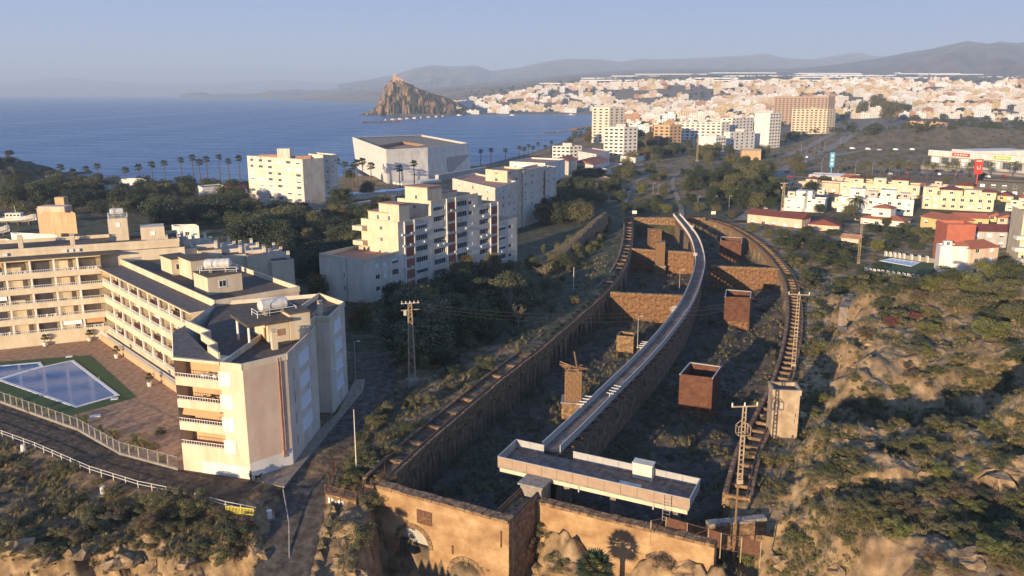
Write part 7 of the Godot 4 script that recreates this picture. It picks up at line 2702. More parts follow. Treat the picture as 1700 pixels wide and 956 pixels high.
	part(gth, "water", gw, mat(lin(0.35, 0.45, 0.55), 0.1))
	var gr := MB.new(P[0])
	gr.rim(P, gy - 0.05, gy + 0.12, 0.5)
	part(gth, "coping", gr, M.pooledge)
	for s in [[[1437, 452], [1465, 456], [1500, 461], [1532, 466]], [[1470, 424], [1500, 428], [1552, 434]]]:
		var off := flat3(G(s[0][0], s[0][1], gy))
		var fn := thing("garden_fence", "low white fence along the garden pool's %s side" % ("near" if s.size() == 4 else "far"), "fence", off)
		for i in s.size() - 1:
			var a := flat3(G(s[i][0], s[i][1], gy))
			var b := flat3(G(s[i + 1][0], s[i + 1][1], gy))
			var w := MB.new(off)
			w.obox((a + b) * 0.5 + U * (gy + 0.1), (b - a) * 0.5, U * 0.8, (b - a).cross(U).normalized() * 0.1)
			part(fn, "wall", w, M.yellowwall if s.size() == 4 else M.concrete)
			for k in 4:
				var pb := MB.new(off)
				pb.box(a.lerp(b, k / 4.0) + U * (gy + 0.4), Vector3(0.3, 2.0, gy))
				part(fn, "post", pb, M.white)
	# vehicles
	var c0 := G(1278, 329, -0.9)
	car("silver-white car driving on the street right of the copse", Vector3(c0.x, H(c0.x, -c0.z) + 0.38, c0.z), 1.2, M.carwhite, false, "")
	var vans := [[1415, 246, true, "first white camper van from the left in the roadside lay-by"], [1441, 247, true, "second white camper van from the left in the roadside lay-by"], [1460, 248, false, "small white car between the camper vans in the lay-by"], [1487, 248, true, "third white camper van from the left in the roadside lay-by"], [1515, 248, true, "rightmost white camper van in the roadside lay-by"]]
	for q in vans:
		var p := G(q[0], q[1], -3.2)
		p.y = H(p.x, -p.z) + 0.42
		car(q[3], p, 0.05, M.carwhite, q[2])
	for i in 9:
		var p := G(1450 + i * 27, 290 + i * 0.9 + (i % 2) * 2.0, -1.7)
		p.y = H(p.x, -p.z) + 0.36
		car("%s car parked below the shopping centre, %s from the left" % [["dark", "white", "red"][i % 3], ordinal(i)], p, 1.4 + 0.1 * sin(i), [M.cardark, M.carwhite, M.carred][i % 3], false, "cars below the shopping centre")
	for i in 12:
		var e: Array = [[1262, 362], [1272, 352], [1290, 318], [1305, 287], [1340, 258], [1372, 302], [1420, 305], [1468, 308], [1530, 312], [1590, 317], [1640, 319], [1312, 297]][i]
		var p := G(e[0], e[1], -1.0)
		p.y = H(p.x, -p.z) + 0.55
		car("%s car on the road through the estate" % ["dark", "white", "red"][i % 3], p, 1.1 if i < 5 else 0.1, [M.cardark, M.carwhite, M.carred][i % 3], false, "cars on the estate road")
	for i in 14:
		var q := G(1335 + i * 28, 292 - 4.0 * sin(i * 1.1), -1.5)
		lamp_post("street lamp along the road below the shopping centre", Vector3(q.x, H(q.x, -q.z), q.z), 9.0, "road lamps")
	for e in [[1337, 268], [1352, 258], [1368, 250], [1395, 240], [1420, 232], [1360, 240], [1330, 250]]:
		var q := G(e[0], e[1], -2.5)
		lamp_post("street lamp along the road climbing to the town", Vector3(q.x, H(q.x, -q.z), q.z), 10.0, "hill road lamps")
	for e in [[1092, 322], [1158, 345], [1186, 345], [1210, 345], [1084, 318], [1245, 330]]:
		var q := G(e[0], e[1], 0.5)
		lamp_post("slim lamp post on the park lawn", Vector3(q.x, H(q.x, -q.z), q.z), 6.0, "park lamps")
	for e in [[1053, 360, "left"], [1184, 361, "right"]]:
		var q := G(e[0], e[1], 1.5)
		var th := thing("notice_board", "small white notice board on the %s above the depot's end wall" % e[2], "sign", q, "notice boards")
		var b := MB.new()
		b.box(Vector3(0, 2.0, 0), Vector3(1.9, 1.3, 0.1))
		part(th, "board", b, M.white)
		for s in [-0.6, 0.6]:
			var p := MB.new()
			p.bar(Vector3(s, -0.3, -0.05), Vector3(s + 0.001, 2.0, -0.05), 0.1, 0.1)
			part(th, "post", p, M.wood)
	# garden pergola wall behind and far ruins
	front_house("ruined_factory", "low orange brick ruined factory with three gables below the town", 1502, 214, 1562, 216, 203, 20.0, {wall = M.ochrewall, ab = [], bc = [], y0 = -4.0, roof = M.terracotta, towers = [[0.2, 9.0, 2.0, 5.0, M.ochrewall, true], [0.5, 9.0, 2.0, 5.0, M.ochrewall, true], [0.8, 9.0, 2.0, 5.0, M.ochrewall, true]]})
	var em := G(1248, 262, -2.0)
	var ab := thing("brick_abutment", "orange brick bridge abutment at the edge of the copse", "abutment", em)
	var am := MB.new()
	am.prism([Vector3(-10, 0, 4), Vector3(6, 0, 6), Vector3(9, 0, -5), Vector3(-8, 0, -8)], -2.0, 6.5)
	part(ab, "wall", am, M.ochrewall)
	var ap := MB.new()
	ap.rim([Vector3(-10, 0, 4), Vector3(6, 0, 6), Vector3(9, 0, -5), Vector3(-8, 0, -8)], 6.4, 7.4, 0.5)
	part(ab, "parapet", ap, M.concrete)
func build_left():
	var U := Vector3.UP
	var y := 10.3
	var oc := box_building("ochre_house", "tall blank-walled ochre house behind the far wing", G(60.6, 346, y), G(72, 352, y), G(125, 353.5, y), -3.0, y, {wall = M.ochrewall, ab = [], bc = [], roof = M.terracotta, wall2 = M.ochrewall})
	roof_box(oc, "roof_room", flat3(G(92, 350, y)) + U * 9.6, Vector3(10, 2.6, 5), -0.05, M.pink)
	roof_box(oc, "roof_room", flat3(G(104, 346, y)) + U * 9.6, Vector3(3.5, 5.0, 3), -0.05, M.ochrewall)
	box_building("house", "low white house with parapets in front of the ochre house", G(18, 386, 5.5), G(24, 388, 5.5), G(96, 391, 5.5), -2.0, 5.5, {wall = M.white, ab = [], nbc = 4, roof = M.roof})
	box_building("house", "small shaded house at the left edge behind the far wing", G(-30, 398, 8.0), G(-10, 404, 8.0), G(32, 402, 8.0), -2.0, 8.0, {wall = M.offwhite, nab = 1, nbc = 3, roof = M.roof})
	for e in [[200, 296, 206, 298, 243, 298, -1.5, "white house with roof terraces among the beach palms"], [328, 308, 336, 311, 372, 308, 0.0, "white two-storey house in the wood left of the white slab"], [168, 308, 172, 310, 196, 308, -4.0, "low shaded house in the beach wood"], [372, 312, 380, 315, 410, 312, -1.0, "house with a red roof left of the white slab"], [285, 373, 290, 376, 330, 375, 2.0, "low white hut behind the terraced block"]]:
		var yr: float = e[6]
		var q0 := G(e[0], e[1], yr)
		var q1 := G(e[2], e[3], yr)
		var q2 := G(e[4], e[5], yr)
		var red: bool = e[7].contains("red")
		var h := box_building("house", e[7], q0, q1, q2, yr - 7.5, yr, {wall = M.white, nab = 1, nbc = 3, parapet = 0.0 if red else 0.6, roof = M.roof})
		if red: pitched_roof(h, h.position, q0, q1, q2, yr + 0.05, 2.0, M.roofred)
	# market sheds and the long low walls
	for i in 6:
		var p := G(545 + i * 26, 334 - i * 2.4, -8.0)
		var th := thing("market_shed", "pale flat market shed before the auditorium, %s from the left" % ordinal(i), "shed", p, "market sheds", 0.25)
		var b := MB.new()
		b.box(Vector3(0, 1.5, 0), Vector3(11, 3.0, 7))
		part(th, "wall", b, M.offwhite)
		var r := MB.new()
		r.box(Vector3(0, 3.15, 0), Vector3(12, 0.3, 8))
		part(th, "roof", r, M.shutter)
	for e in [[500, 357, 655, 327, "upper"], [540, 366, 640, 346, "lower"]]:
		var a := G(e[0], e[1], -4.0)
		var b := G(e[2], e[3], -4.0)
		simple_wall("long_wall", "long pale boundary wall running behind the red-panelled block, %s one" % e[4], a, b, -8.0, -3.6, 1.2, M.offwhite, M.offwhite, 9.0)
	# boats laid up
	for e in [[32, 372, 15.0, 0.12, "large white cabin boat laid up ashore at the left edge"], [-8, 392, 11.0, 0.3, "smaller pale boat laid up in front of the cabin boat"]]:
		boat(e[4], G(e[0], e[1], -4.0), e[2], e[3])
	# jetty
	var j := MB.new()
	j.obox((G(45, 292, -13.4) + G(150, 286, -13.4)) * 0.5, (G(150, 286, -13.4) - G(45, 292, -13.4)) * 0.5, U * 1.0, Vector3(0, 0, 4))
	one("jetty", j, M.roughstone, "dark low jetty reaching into the sea by the headland", "jetty")
	for e in [[950, 215, 985, 211, "short rubble breakwater off the town beach", 14.0], [905, 221, 958, 217, "low line of rocks in the bay", 5.0]]:
		var a0 := G(e[0], e[1], -13.5)
		var a1 := G(e[2], e[3], -13.5)
		var bwt := thing("breakwater", e[4], "breakwater", a0)
		for k in 26:
			var s := rng.randf_range(0.6, 1.2) * float(e[5]) * 0.4
			var b := MB.new(a0)
			b.box(a0.lerp(a1, k / 25.0) + Vector3(rng.randf_range(-2, 2), 0, rng.randf_range(-1, 1) * e[5]), Vector3(s * 2, s * 0.7, s * 2), rng.randf() * 3)
			part(bwt, "rock", b, M.stone)

func boat(label: String, p: Vector3, L: float, turn: float):
	var th := thing("boat", label, "boat", p, "boats ashore", turn)
	var b := MB.new()
	var k := 14
	var prev := []
	for i in k + 1:
		var t := float(i) / k
		var w := L * 0.15 * pow(1.0 - pow(t, 3.0), 0.7)
		var sheer := 3.0 + 1.4 * t * t
		var keel := 0.8 + 1.1 * pow(t, 4.0)
		var x := (t - 0.5) * L
		var row := [Vector3(x, sheer, -w), Vector3(x, lerpf(keel, sheer, 0.4), -w * 0.85), Vector3(x, keel, 0), Vector3(x, lerpf(keel, sheer, 0.4), w * 0.85), Vector3(x, sheer, w)]
		if i > 0:
			for q in 4: b.quad(prev[q], prev[q + 1], row[q + 1], row[q])
			b.quad(prev[0] - Vector3(0, 0.35, 0), row[0] - Vector3(0, 0.35, 0), row[4] - Vector3(0, 0.35, 0), prev[4] - Vector3(0, 0.35, 0))
		else:
			for q in 4: b.tri(row[q], row[q + 1], Vector3(x, sheer, 0))
		prev = row
	part(th, "hull", b, M.white)
	var c := MB.new()
	c.box(Vector3(-L * 0.1, 3.9, 0), Vector3(L * 0.42, 1.9, L * 0.2))
	c.box(Vector3(-L * 0.1, 4.95, 0), Vector3(L * 0.46, 0.16, L * 0.23))
	part(th, "cabin", c, M.white)
	for i in 4:
		var w := MB.new()
		w.box(Vector3(-L * 0.25 + i * L * 0.1, 4.1, L * 0.1 + 0.01), Vector3(L * 0.06, 0.7, 0.04))
		part(th, "window", w, M.glass)
	var m := MB.new()
	m.tube(Vector3(-L * 0.05, 5.0, 0), Vector3(-L * 0.07, 8.2, 0), 0.1, 0.06)
	part(th, "mast", m, M.white)
	for x in [-0.3, 0.0, 0.3]:
		var s := MB.new()
		s.box(Vector3(x * L, 0.5, 0), Vector3(0.4, 1.4, 2.4))
		part(th, "prop_stand", s, M.wood)

# ---------------------------------------------------------------- people and dog: one smooth skin over tapered bones
func skin(bones: Array, cell: float, blend: float) -> MB:
	var lo := Vector3(1e9, 1e9, 1e9)
	var hi := -lo
	for q in bones:
		for k in 2:
			var r: float = q[2 + k] + cell * 2.0
			lo = lo.min(q[k] - Vector3(r, r, r))
			hi = hi.max(q[k] + Vector3(r, r, r))
	var n := Vector3i(((hi - lo) / cell).ceil())
	var f := PackedFloat32Array()
	f.resize(n.x * n.y * n.z)
	for x in n.x:
		for y in n.y:
			for z in n.z:
				var p := lo + Vector3(x, y, z) * cell
				var s := 0.0
				for q in bones:
					var ab: Vector3 = q[1] - q[0]
					var t := clampf((p - q[0]).dot(ab) / maxf(ab.length_squared(), 1e-6), 0, 1)
					s += exp(-((p - (q[0] + ab * t)).length() - lerpf(q[2], q[3], t)) / blend)
				f[(x * n.y + y) * n.z + z] = -blend * log(maxf(s, 1e-12))
	var at := func(x, y, z): return f[(x * n.y + y) * n.z + z]
	var cellv := {}
	var b := MB.new()
	for x in n.x - 1:
		for y in n.y - 1:
			for z in n.z - 1:
				var sum := Vector3.ZERO
				var cnt := 0
				for e in [[0, 0, 0, 1, 0, 0], [0, 1, 0, 1, 1, 0], [0, 0, 1, 1, 0, 1], [0, 1, 1, 1, 1, 1], [0, 0, 0, 0, 1, 0], [1, 0, 0, 1, 1, 0], [0, 0, 1, 0, 1, 1], [1, 0, 1, 1, 1, 1], [0, 0, 0, 0, 0, 1], [1, 0, 0, 1, 0, 1], [0, 1, 0, 0, 1, 1], [1, 1, 0, 1, 1, 1]]:
					var v0: float = f[((x + e[0]) * n.y + y + e[1]) * n.z + z + e[2]]
					var v1: float = f[((x + e[3]) * n.y + y + e[4]) * n.z + z + e[5]]
					if (v0 < 0) != (v1 < 0):
						sum += Vector3(x + e[0], y + e[1], z + e[2]).lerp(Vector3(x + e[3], y + e[4], z + e[5]), v0 / (v0 - v1))
						cnt += 1
				if cnt > 0: cellv[Vector3i(x, y, z)] = lo + sum / cnt * cell
	for x in range(1, n.x - 1):
		for y in range(1, n.y - 1):
			for z in range(1, n.z - 1):
				var v0: float = at.call(x, y, z)
				for ax in 3:
					var d := Vector3i(1 if ax == 0 else 0, 1 if ax == 1 else 0, 1 if ax == 2 else 0)
					var v1: float = at.call(x + d.x, y + d.y, z + d.z)
					if (v0 < 0) == (v1 < 0): continue
					var c := Vector3i(x, y, z)
					var e1 := Vector3i(0, 1, 0) if ax == 0 else Vector3i(1, 0, 0)
					var e2 := Vector3i(0, 0, 1) if ax < 2 else Vector3i(0, 1, 0)
					var q := [c - e1 - e2, c - e2, c, c - e1]
					if q.all(func(k): return cellv.has(k)): b.quad(cellv[q[0]], cellv[q[1]], cellv[q[2]], cellv[q[3]])
	return b
func person(label: String, p: Vector3, turn: float):
	var th := thing("person", label, "person", p, "", turn)
	# mid-stride, facing +x
	var hipL := Vector3(0, 0.92, -0.09)
	var hipR := Vector3(0, 0.92, 0.09)
	var ch := Vector3(0.03, 1.36, 0)
	var bones := [[Vector3(0, 0.95, 0), Vector3(0.01, 1.12, 0), 0.15, 0.14], [Vector3(0.01, 1.12, 0), ch, 0.14, 0.16], [ch + Vector3(0, 0.04, -0.17), ch + Vector3(0, 0.04, 0.17), 0.075, 0.075], [ch, Vector3(0.05, 1.52, 0), 0.08, 0.06],
		[Vector3(0.07, 1.58, 0), Vector3(0.06, 1.68, 0), 0.085, 0.1], [Vector3(0.14, 1.6, 0), Vector3(0.16, 1.58, 0), 0.03, 0.02],
		[hipL, Vector3(0.16, 0.5, -0.1), 0.1, 0.07], [Vector3(0.16, 0.5, -0.1), Vector3(0.12, 0.09, -0.1), 0.065, 0.045], [Vector3(0.1, 0.05, -0.1), Vector3(0.3, 0.04, -0.1), 0.05, 0.035],
		[hipR, Vector3(0.02, 0.5, 0.1), 0.1, 0.07], [Vector3(0.02, 0.5, 0.1), Vector3(-0.26, 0.16, 0.1), 0.065, 0.045], [Vector3(-0.28, 0.13, 0.1), Vector3(-0.12, 0.04, 0.1), 0.045, 0.035],
		[ch + Vector3(0, 0.04, -0.19), Vector3(-0.08, 1.1, -0.26), 0.06, 0.05], [Vector3(-0.08, 1.1, -0.26), Vector3(0.1, 0.9, -0.26), 0.05, 0.035], [ch + Vector3(0, 0.04, 0.19), Vector3(0.05, 1.1, 0.25), 0.06, 0.05], [Vector3(0.05, 1.1, 0.25), Vector3(0.3, 1.02, 0.24), 0.048, 0.035]]
	for s in [-0.26, 0.24]:
		var w := Vector3(0.12, 0.87, s) if s < 0 else Vector3(0.33, 1.01, s)
		for k in 4: bones.append([w, w + Vector3(0.06 - 0.012 * absf(k - 1.5), -0.07 if s < 0 else -0.01, (k - 1.5) * 0.022), 0.014, 0.01])
		bones.append([w, w + Vector3(0.05, 0.01, -0.03), 0.013, 0.01])
	part(th, "body", skin(bones, 0.028, 0.022), M.coat)
	var h := MB.new()
	h.tube(Vector3(0.045, 1.66, 0), Vector3(0.04, 1.76, 0), 0.112, 0.08, 10)
	part(th, "hair", h, M.fur)
func dog(label: String, p: Vector3, turn: float):
	var th := thing("dog", label, "dog", p, "", turn)
	var bones := [[Vector3(-0.3, 0.5, 0), Vector3(0.25, 0.5, 0), 0.12, 0.16], [Vector3(0.25, 0.52, 0), Vector3(0.42, 0.68, 0), 0.1, 0.075], [Vector3(0.44, 0.72, 0), Vector3(0.5, 0.73, 0), 0.085, 0.075], [Vector3(0.5, 0.71, 0), Vector3(0.64, 0.67, 0), 0.05, 0.035], [Vector3(0.42, 0.78, -0.05), Vector3(0.4, 0.86, -0.07), 0.03, 0.015], [Vector3(0.42, 0.78, 0.05), Vector3(0.4, 0.86, 0.07), 0.03, 0.015], [Vector3(-0.34, 0.56, 0), Vector3(-0.6, 0.66, 0), 0.04, 0.02]]
	for s in [-0.09, 0.09]:
		bones += [[Vector3(0.25, 0.45, s), Vector3(0.24, 0.22, s), 0.07, 0.04], [Vector3(0.24, 0.22, s), Vector3(0.27, 0.04, s), 0.036, 0.03], [Vector3(0.27, 0.03, s), Vector3(0.33, 0.03, s), 0.03, 0.025],
			[Vector3(-0.28, 0.48, s), Vector3(-0.2, 0.3, s), 0.1, 0.055], [Vector3(-0.2, 0.3, s), Vector3(-0.36, 0.2, s), 0.05, 0.032], [Vector3(-0.36, 0.2, s), Vector3(-0.33, 0.04, s), 0.032, 0.028], [Vector3(-0.33, 0.03, s), Vector3(-0.27, 0.03, s), 0.03, 0.024]]
	part(th, "body", skin(bones, 0.026, 0.02), M.fur)
func build_people():
	var p := G(416.5, 801, 0.05)
	person("person in dark clothes walking a dog past the end block's corner", p, 0.35)
	dog("dark dog walking just ahead of the person by the corner", G(429, 796, 0.16), 0.5)
	var q := G(1120, 314, 0.3)
	q.y = H(q.x, -q.z) + 0.3
	person("tiny person in dark clothes on the park path", q, 1.7)

# ---------------------------------------------------------------- castle rock and town
func build_castle():
	var U := Vector3.UP
	var d0 := 2720.0
	var off := Vector3(Zd(657, 150, d0).x, -14, -d0)
	var sky := [[598, 190], [608, 187], [618, 182], [627, 172], [634, 156], [641, 141], [648, 131], [655, 129], [664, 130], [672, 135], [682, 139], [692, 146], [704, 149], [716, 154], [730, 157], [748, 164], [765, 172], [775, 178]]
	var b := MB.new(off)
	var nu := 150
	var rows := 44
	var grid := []
	for i in nu + 1:
		var u := lerpf(sky[0][0], sky[sky.size() - 1][0], float(i) / nu)
		var v := 0.0
		for k in sky.size() - 1:
			if u >= sky[k][0] and u <= sky[k + 1][0]: v = lerpf(sky[k][1], sky[k + 1][1], (u - sky[k][0]) / float(sky[k + 1][0] - sky[k][0]))
		var peak := Zd(u, v, d0)
		var line := []
		for r in rows + 1:
			var t := -1.0 + 1.9 * r / rows
			var deep := 95.0
			var fall := 1.0 - pow(absf(t), 1.15)
			var x := peak.x
			var z := d0 + t * deep
			var crag := absf(nz.get_noise_2d(x * 0.5, z * 0.5)) * 0.7 + nz2.get_noise_2d(x * 0.9, z * 0.9) * 0.55 - 0.2
			var y := -14.0 + (peak.y + 14.0) * clampf(fall + crag * (1.0 - fall * 0.93) * 1.2, 0.0, 1.03)
			line.append(Vector3(x, y - 0.5, -z))
		grid.append(line)
	for i in nu:
		for r in rows:
			var q: Vector3 = grid[i][r]
			var g := nz.get_noise_2d(q.x * 0.35, q.z * 0.35) + 0.5 * nz.get_noise_2d(q.x * 1.2, q.y * 1.2)
			b.col = Color(0.42, 0.30, 0.20).lerp(Color(0.075, 0.075, 0.045), ss(-0.18, 0.12, g + 0.3 * ss(-10.0, 70.0, q.x - off.x) - 0.12))
			b.quad(grid[i][r], grid[i][r + 1], grid[i + 1][r + 1], grid[i + 1][r])
	struct("castle_rock", b, mat(Color.WHITE, 1.0, T.rock, 0.02, true), off)
	var th := thing("castle", "small stone castle on top of the steep rock in the bay", "castle", off + U * 108)
	for e in [[2, 3, 22, 10, 14], [-3, 8, 10, 14, 9], [16, 0, 16, 8, 10], [28, -7, 14, 6, 10]]:
		var k := MB.new()
		k.box(Vector3(e[0], e[1] + e[3] * 0.5 - 8, 0), Vector3(e[2], e[3] + 6, e[4]), 0.2)
		part(th, "tower" if e[3] > 13 else "rampart", k, M.ochrewall)
	# flat land and quay before it
	for e in [[600, 187, 740, 190, 22.0, 3.0, "rocky shelf at the foot of the castle rock"], [600, 204, 664, 202, 10.0, 2.5, "stone quay with a small harbour before the castle rock"], [655, 198, 735, 192, 12.0, 2.5, "harbour mole joining the castle rock to the town"]]:
		var a0 := G(e[0], e[1], -14.0)
		var a1 := G(e[2], e[3], -14.0)
		var q := MB.new(a0)
		for k in 24:
			var t := (k + 0.5) / 24.0
			q.box(a0.lerp(a1, t) + Vector3(0, 0, -absf(nz.get_noise_2d(k * 5, 1)) * 10), Vector3((a1 - a0).length() / 23.0, e[5] * 2.0 * rng.randf_range(0.7, 1.2), e[4] * rng.randf_range(1.0, 1.8)), rng.randf() * 0.2)
		one("quay", q, M.stone, e[6], "quay", "", a0)
	for i in 9:
		var p := G(640 + i * 12, 200 - i * 0.8, -14.0)
		var th2 := thing("moored_boat", "small boat moored in the castle harbour, %s from the left" % ordinal(i), "boat", p, "boats in the far harbour", rng.randf() * 3)
		var hb := MB.new()
		hb.prism([Vector3(-6, 0, -1.8), Vector3(3, 0, -1.8), Vector3(7, 0, 0), Vector3(3, 0, 1.8), Vector3(-6, 0, 1.8)], 0.0, 2.0)
		part(th2, "hull", hb, M.white)
		var cb := MB.new()
		cb.box(Vector3(-1, 2.8, 0), Vector3(5, 1.8, 2.6))
		part(th2, "cabin", cb, M.white)
	for e in [[762, 192, "left"], [850, 192, "middle"], [948, 191, "right"]]:
		var p := G(e[0], e[1], -14.0)
		var hb := MB.new(p)
		hb.prism([p + Vector3(-7, 0, -2), p + Vector3(4, 0, -2), p + Vector3(8, 0, 0), p + Vector3(4, 0, 2), p + Vector3(-7, 0, 2)], -14.2, -11.5)
		hb.box(p + Vector3(-1, 3.4, 0), Vector3(6, 2.2, 3))
		one("yacht", hb, M.white, "small white yacht anchored off the town beach, %s one" % e[2], "boat", "anchored yachts", p)
func town_block(w: float, d: float, h: float, seed_: int) -> MB:
	# flat-roofed house with stepped top and window openings as recessed bands
	var r := RandomNumberGenerator.new()
	r.seed = seed_
	var b := MB.new()
	b.box(Vector3(0, h * 0.5 - 6, 0), Vector3(w, h + 12, d))
	b.box(Vector3(w * r.randf_range(-0.25, 0.25), h + 1.4, d * r.randf_range(-0.2, 0.2)), Vector3(w * 0.4, 2.8, d * 0.45))
	b.col = Color(0.55, 0.5, 0.45)
	b.box(Vector3(0, h + 0.06, 0), Vector3(w - 0.6, 0.12, d - 0.6))
	b.col = Color(0.16, 0.15, 0.15)
	var fl := int(h / 3.2)
	var k := maxi(2, int(w / 3.6))
	for i in fl:
		for j in k:
			if r.randf() < 0.2: continue
			b.box(Vector3(w * ((j + 0.5) / k - 0.5), i * 3.2 + 1.8, d * 0.5 - 0.05), Vector3(1.5, 1.4, 0.16))
		for j in maxi(2, int(d / 4.0)):
			if r.randf() < 0.3: continue
			b.box(Vector3(w * 0.5 - 0.05, i * 3.2 + 1.8, d * ((j + 0.5) / maxi(2, int(d / 4.0)) - 0.5)), Vector3(0.16, 1.4, 1.4))
	b.col = Color.WHITE
	return b
func build_town():
	var r := RandomNumberGenerator.new()
	r.seed = 77
	var kinds := []
	var mats := []
	var words := []
	for q in [[0.66, 0.61, 0.54, "pale"], [0.62, 0.50, 0.37, "cream"], [0.58, 0.44, 0.32, "pinkish"], [0.72, 0.70, 0.67, "white"], [0.42, 0.24, 0.15, "brick-coloured"], [0.52, 0.40, 0.22, "ochre"]]:
		mats.append(mat(lin(q[0], q[1], q[2]), 0.85, null, 1.0, true))
		words.append(q[3])
	for i in 12:
		var big := i % 4 == 3
		var w := r.randf_range(10, 18) * (1.8 if big else 1.0)
		var d := r.randf_range(9, 14)
		var h := r.randf_range(6.5, 12.0) * (2.0 if big else 1.0)
		kinds.append([town_block(w, d, h, 500 + i).mesh(), h, w])
	# spots in the town, nearest first
	# rows of adjoining houses along the streets
	var spots := []
	var tries := 0
	while spots.size() < 2600 and tries < 9000:
		tries += 1
		var d := lerpf(1150.0, 3700.0, pow(r.randf(), 0.62))
		var ang := r.randf_range(-0.09, 0.68)
		var x := ang * d
		if nz2.get_noise_2d(x * 0.18, d * 0.18) < -0.3: continue
		var turn := 0.22 * sin(x * 0.002 + d * 0.0013) + (PI / 2 if r.randf() < 0.25 else 0.0)
		var along := Vector2(cos(turn), sin(turn))
		for k in 3 + r.randi() % 6:
			var kk := r.randi() % kinds.size()
			if d < 1500.0 and kk % 4 == 3: kk -= 1
			var w: float = kinds[kk][2]
			x += along.x * (w * 0.5 + 0.3)
			d += along.y * (w * 0.5 + 0.3)
			ang = x / d
			if ang > 0.30 and d < 1500.0: break
			if ang > 0.16 and ang < 0.33 and d < 1220.0: break
			if ang > 0.3 and ang < 0.41 and d > 1130.0 and d < 1560.0: break
			if ang < 0.08 and d < 2500.0: break
			if coast(x, d) < 35.0: break
			spots.append([d, x, turn, kk])
			x += along.x * w * 0.5
			d += along.y * w * 0.5
	spots.sort_custom(func(a, b): return a[0] < b[0])
	var rest := {}
	for i in spots.size():
		var x: float = spots[i][1]
		var d: float = spots[i][0]
		var y := H(x, d)
		var k: int = spots[i][3]
		var c := [0, 0, 0, 1, 1, 2, 3, 3, 4, 5][r.randi() % 10] as int
		var turn: float = -spots[i][2]
		if i < 290:
			var o := inst(self, "town_house", kinds[k][0], mats[c])
			o.position = Vector3(x, y, -d)
			o.rotation.y = turn
			tag(o, "%s %s in the near town" % [words[c], "apartment block" if kinds[k][1] > 13.0 else "flat-roofed house"], "house", "houses of the near town")
		else:
			var key := [k, c]
			if not rest.has(key): rest[key] = []
			rest[key].append(Transform3D(Basis(Vector3.UP, turn), Vector3(x, y, -d)))
	# the many houses behind, joined
	var tn := Node3D.new()
	tn.name = "far_town"
	add_child(tn)
	tag(tn, "dense far town of pale flat-roofed houses spreading to the plain", "town", "", "stuff")
	for key in rest:
		var mm := MultiMesh.new()
		mm.transform_format = MultiMesh.TRANSFORM_3D
		mm.mesh = kinds[key[0]][0]
		mm.instance_count = rest[key].size()
		for i in rest[key].size(): mm.set_instance_transform(i, rest[key][i])
		var mi := MultiMeshInstance3D.new()
		mi.name = numbered(tn, "houses")
		mi.multimesh = mm
		mi.material_override = mats[key[1]]
		tn.add_child(mi)
		tag(mi, "", "", "", "stuff")
	# far trees in the town and on the plain
	var tm := MultiMesh.new()
	tm.transform_format = MultiMesh.TRANSFORM_3D
	tm.mesh = meshes.bush1
	var tf := []
	while tf.size() < 1500:
		var d := lerpf(1000.0, 5200.0, r.randf())
		var x := r.randf_range(-0.06, 0.68) * d
		if coast(x, d) < 25.0: continue
		var s := r.randf_range(6, 14)
		tf.append(Transform3D(Basis(Vector3.UP, r.randf() * TAU).scaled(Vector3(s * 1.2, s, s * 1.2)), Vector3(x, H(x, d) - 0.5, -d)))
	tm.instance_count = tf.size()
	for i in tf.size(): tm.set_instance_transform(i, tf[i])
	var ti := MultiMeshInstance3D.new()
	ti.name = "far_trees"
	ti.multimesh = tm
	ti.material_override = M.leaf_pine
	add_child(ti)
	tag(ti, "small far trees scattered through the town and the plain", "trees", "", "stuff")
	# long greenhouse roofs on the plain
	for i in 34:
		var d := r.randf_range(3900, 6800)
		var x := r.randf_range(0.06, 0.66) * d
		var w := r.randf_range(150, 520)
		var b := MB.new()
		b.box(Vector3(0, 2.5, 0), Vector3(w, 6, r.randf_range(40, 110)), 0.0)
		for k in 6: b.box(Vector3(0, 5.7, -30 + k * 12.0), Vector3(w * 0.98, 0.8, 5))
		var o := one("greenhouse", b, M.shutter, "long pale greenhouse roof on the far plain", "greenhouse", "greenhouses on the plain", Vector3(x, H(x, d), -d))
		o.rotation.y = r.randf_range(-0.08, 0.08)

# things that share a description are told apart by rank and order
func single_out():
	var by := {}
	for o in get_children():
		if o.has_meta("label") and o.has_meta("category") and not o.has_meta("kind"):
			var l: String = o.get_meta("label")
			if not by.has(l): by[l] = []
			by[l].append(o)
	for l in by:
		var a: Array = by[l]
		if a.size() < 2: continue
		var left := func(p, q): return p.position.x / -p.position.z < q.position.x / -q.position.z
		if a.size() <= 14:
			a.sort_custom(left)
			for i in a.size(): a[i].set_meta("label", "%s, %s from left" % [l, ordinal(i)])
		else:
			a.sort_custom(func(p, q): return p.position.z > q.position.z)
			var rank := 0
			while rank * 10 < a.size():
				var s := a.slice(rank * 10, rank * 10 + 10)
				s.sort_custom(left)
				for i in s.size(): s[i].set_meta("label", "%s, %s rank back, %s from left" % [l, ordinal(rank), ordinal(i)])
				rank += 1

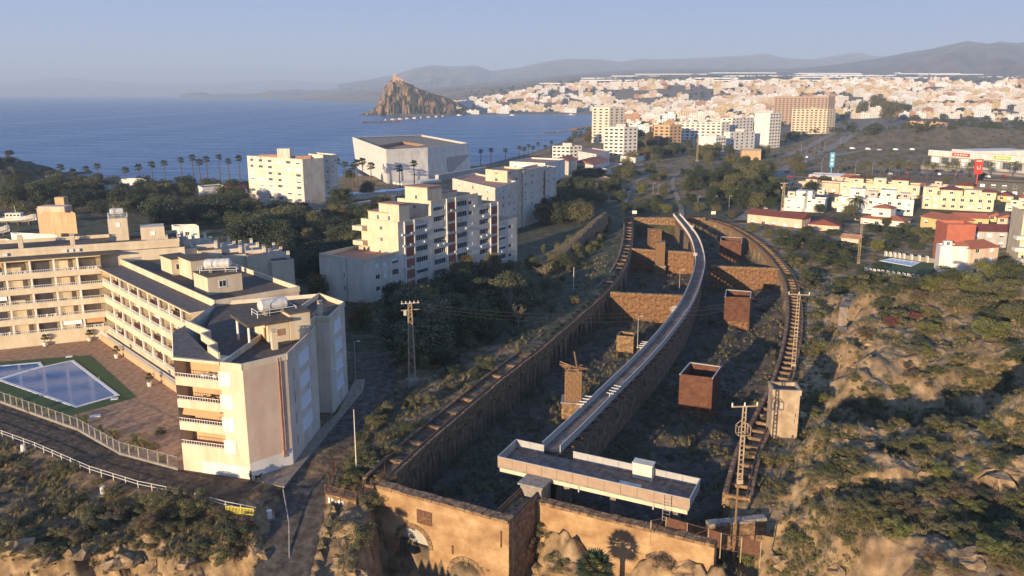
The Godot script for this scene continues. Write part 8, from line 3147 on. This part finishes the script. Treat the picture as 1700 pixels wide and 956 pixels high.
func _ready():
	rng.seed = 7
	nz.seed = 11; nz.frequency = 0.07; nz.fractal_octaves = 4
	nz2.seed = 23; nz2.frequency = 0.035; nz2.fractal_octaves = 4
	nz3.seed = 5; nz3.frequency = 0.28; nz3.fractal_octaves = 3
	var cam := Camera3D.new()
	cam.name = "camera"
	cam.position = Vector3(0, CAMH, 0)
	cam.rotation.x = -PITCH
	cam.fov = rad_to_deg(2.0 * atan(478.0 / FPX))
	cam.near = 1.0
	cam.far = 80000.0
	add_child(cam)
	cam.current = true
	var sk := ProceduralSkyMaterial.new()
	sk.sky_top_color = Color(0.42, 0.605, 0.885)
	sk.sky_horizon_color = Color(0.68, 0.75, 0.85)
	sk.sky_curve = 0.06
	sk.ground_bottom_color = Color(0.25, 0.25, 0.26)
	sk.ground_horizon_color = Color(0.64, 0.70, 0.79)
	sk.sun_angle_max = 1.0
	var sky := Sky.new()
	sky.sky_material = sk
	var env := Environment.new()
	env.background_mode = Environment.BG_SKY
	env.sky = sky
	env.background_energy_multiplier = 0.48
	env.tonemap_mode = Environment.TONE_MAPPER_LINEAR
	env.tonemap_exposure = 2.2
	env.sdfgi_enabled = true
	env.ssao_enabled = true
	env.ssil_enabled = true
	env.fog_enabled = true
	env.fog_density = 0.000105
	env.fog_light_color = Color(0.80, 0.87, 0.94)
	var we := WorldEnvironment.new()
	we.name = "environment"
	we.environment = env
	add_child(we)
	var sun := DirectionalLight3D.new()
	sun.name = "sun"
	sun.light_color = Color(1.0, 0.90, 0.75)
	sun.light_energy = 1.6
	sun.light_angular_distance = 0.5
	sun.shadow_enabled = true
	var az := deg_to_rad(30.5)
	var el := deg_to_rad(9.0)
	var dir := Vector3(sin(az) * cos(el), -sin(el), -cos(az) * cos(el))
	add_child(sun)
	sun.look_at_from_position(Vector3.ZERO, dir, Vector3.UP)
	make_materials()
	build_ground()
	build_far()
	build_complex()
	build_blocks()
	make_meshes()
	build_depot()
	build_court()
	build_poles()
	build_right()
	build_left()
	build_castle()
	build_vegetation()
	build_town()
	build_people()
	single_out()
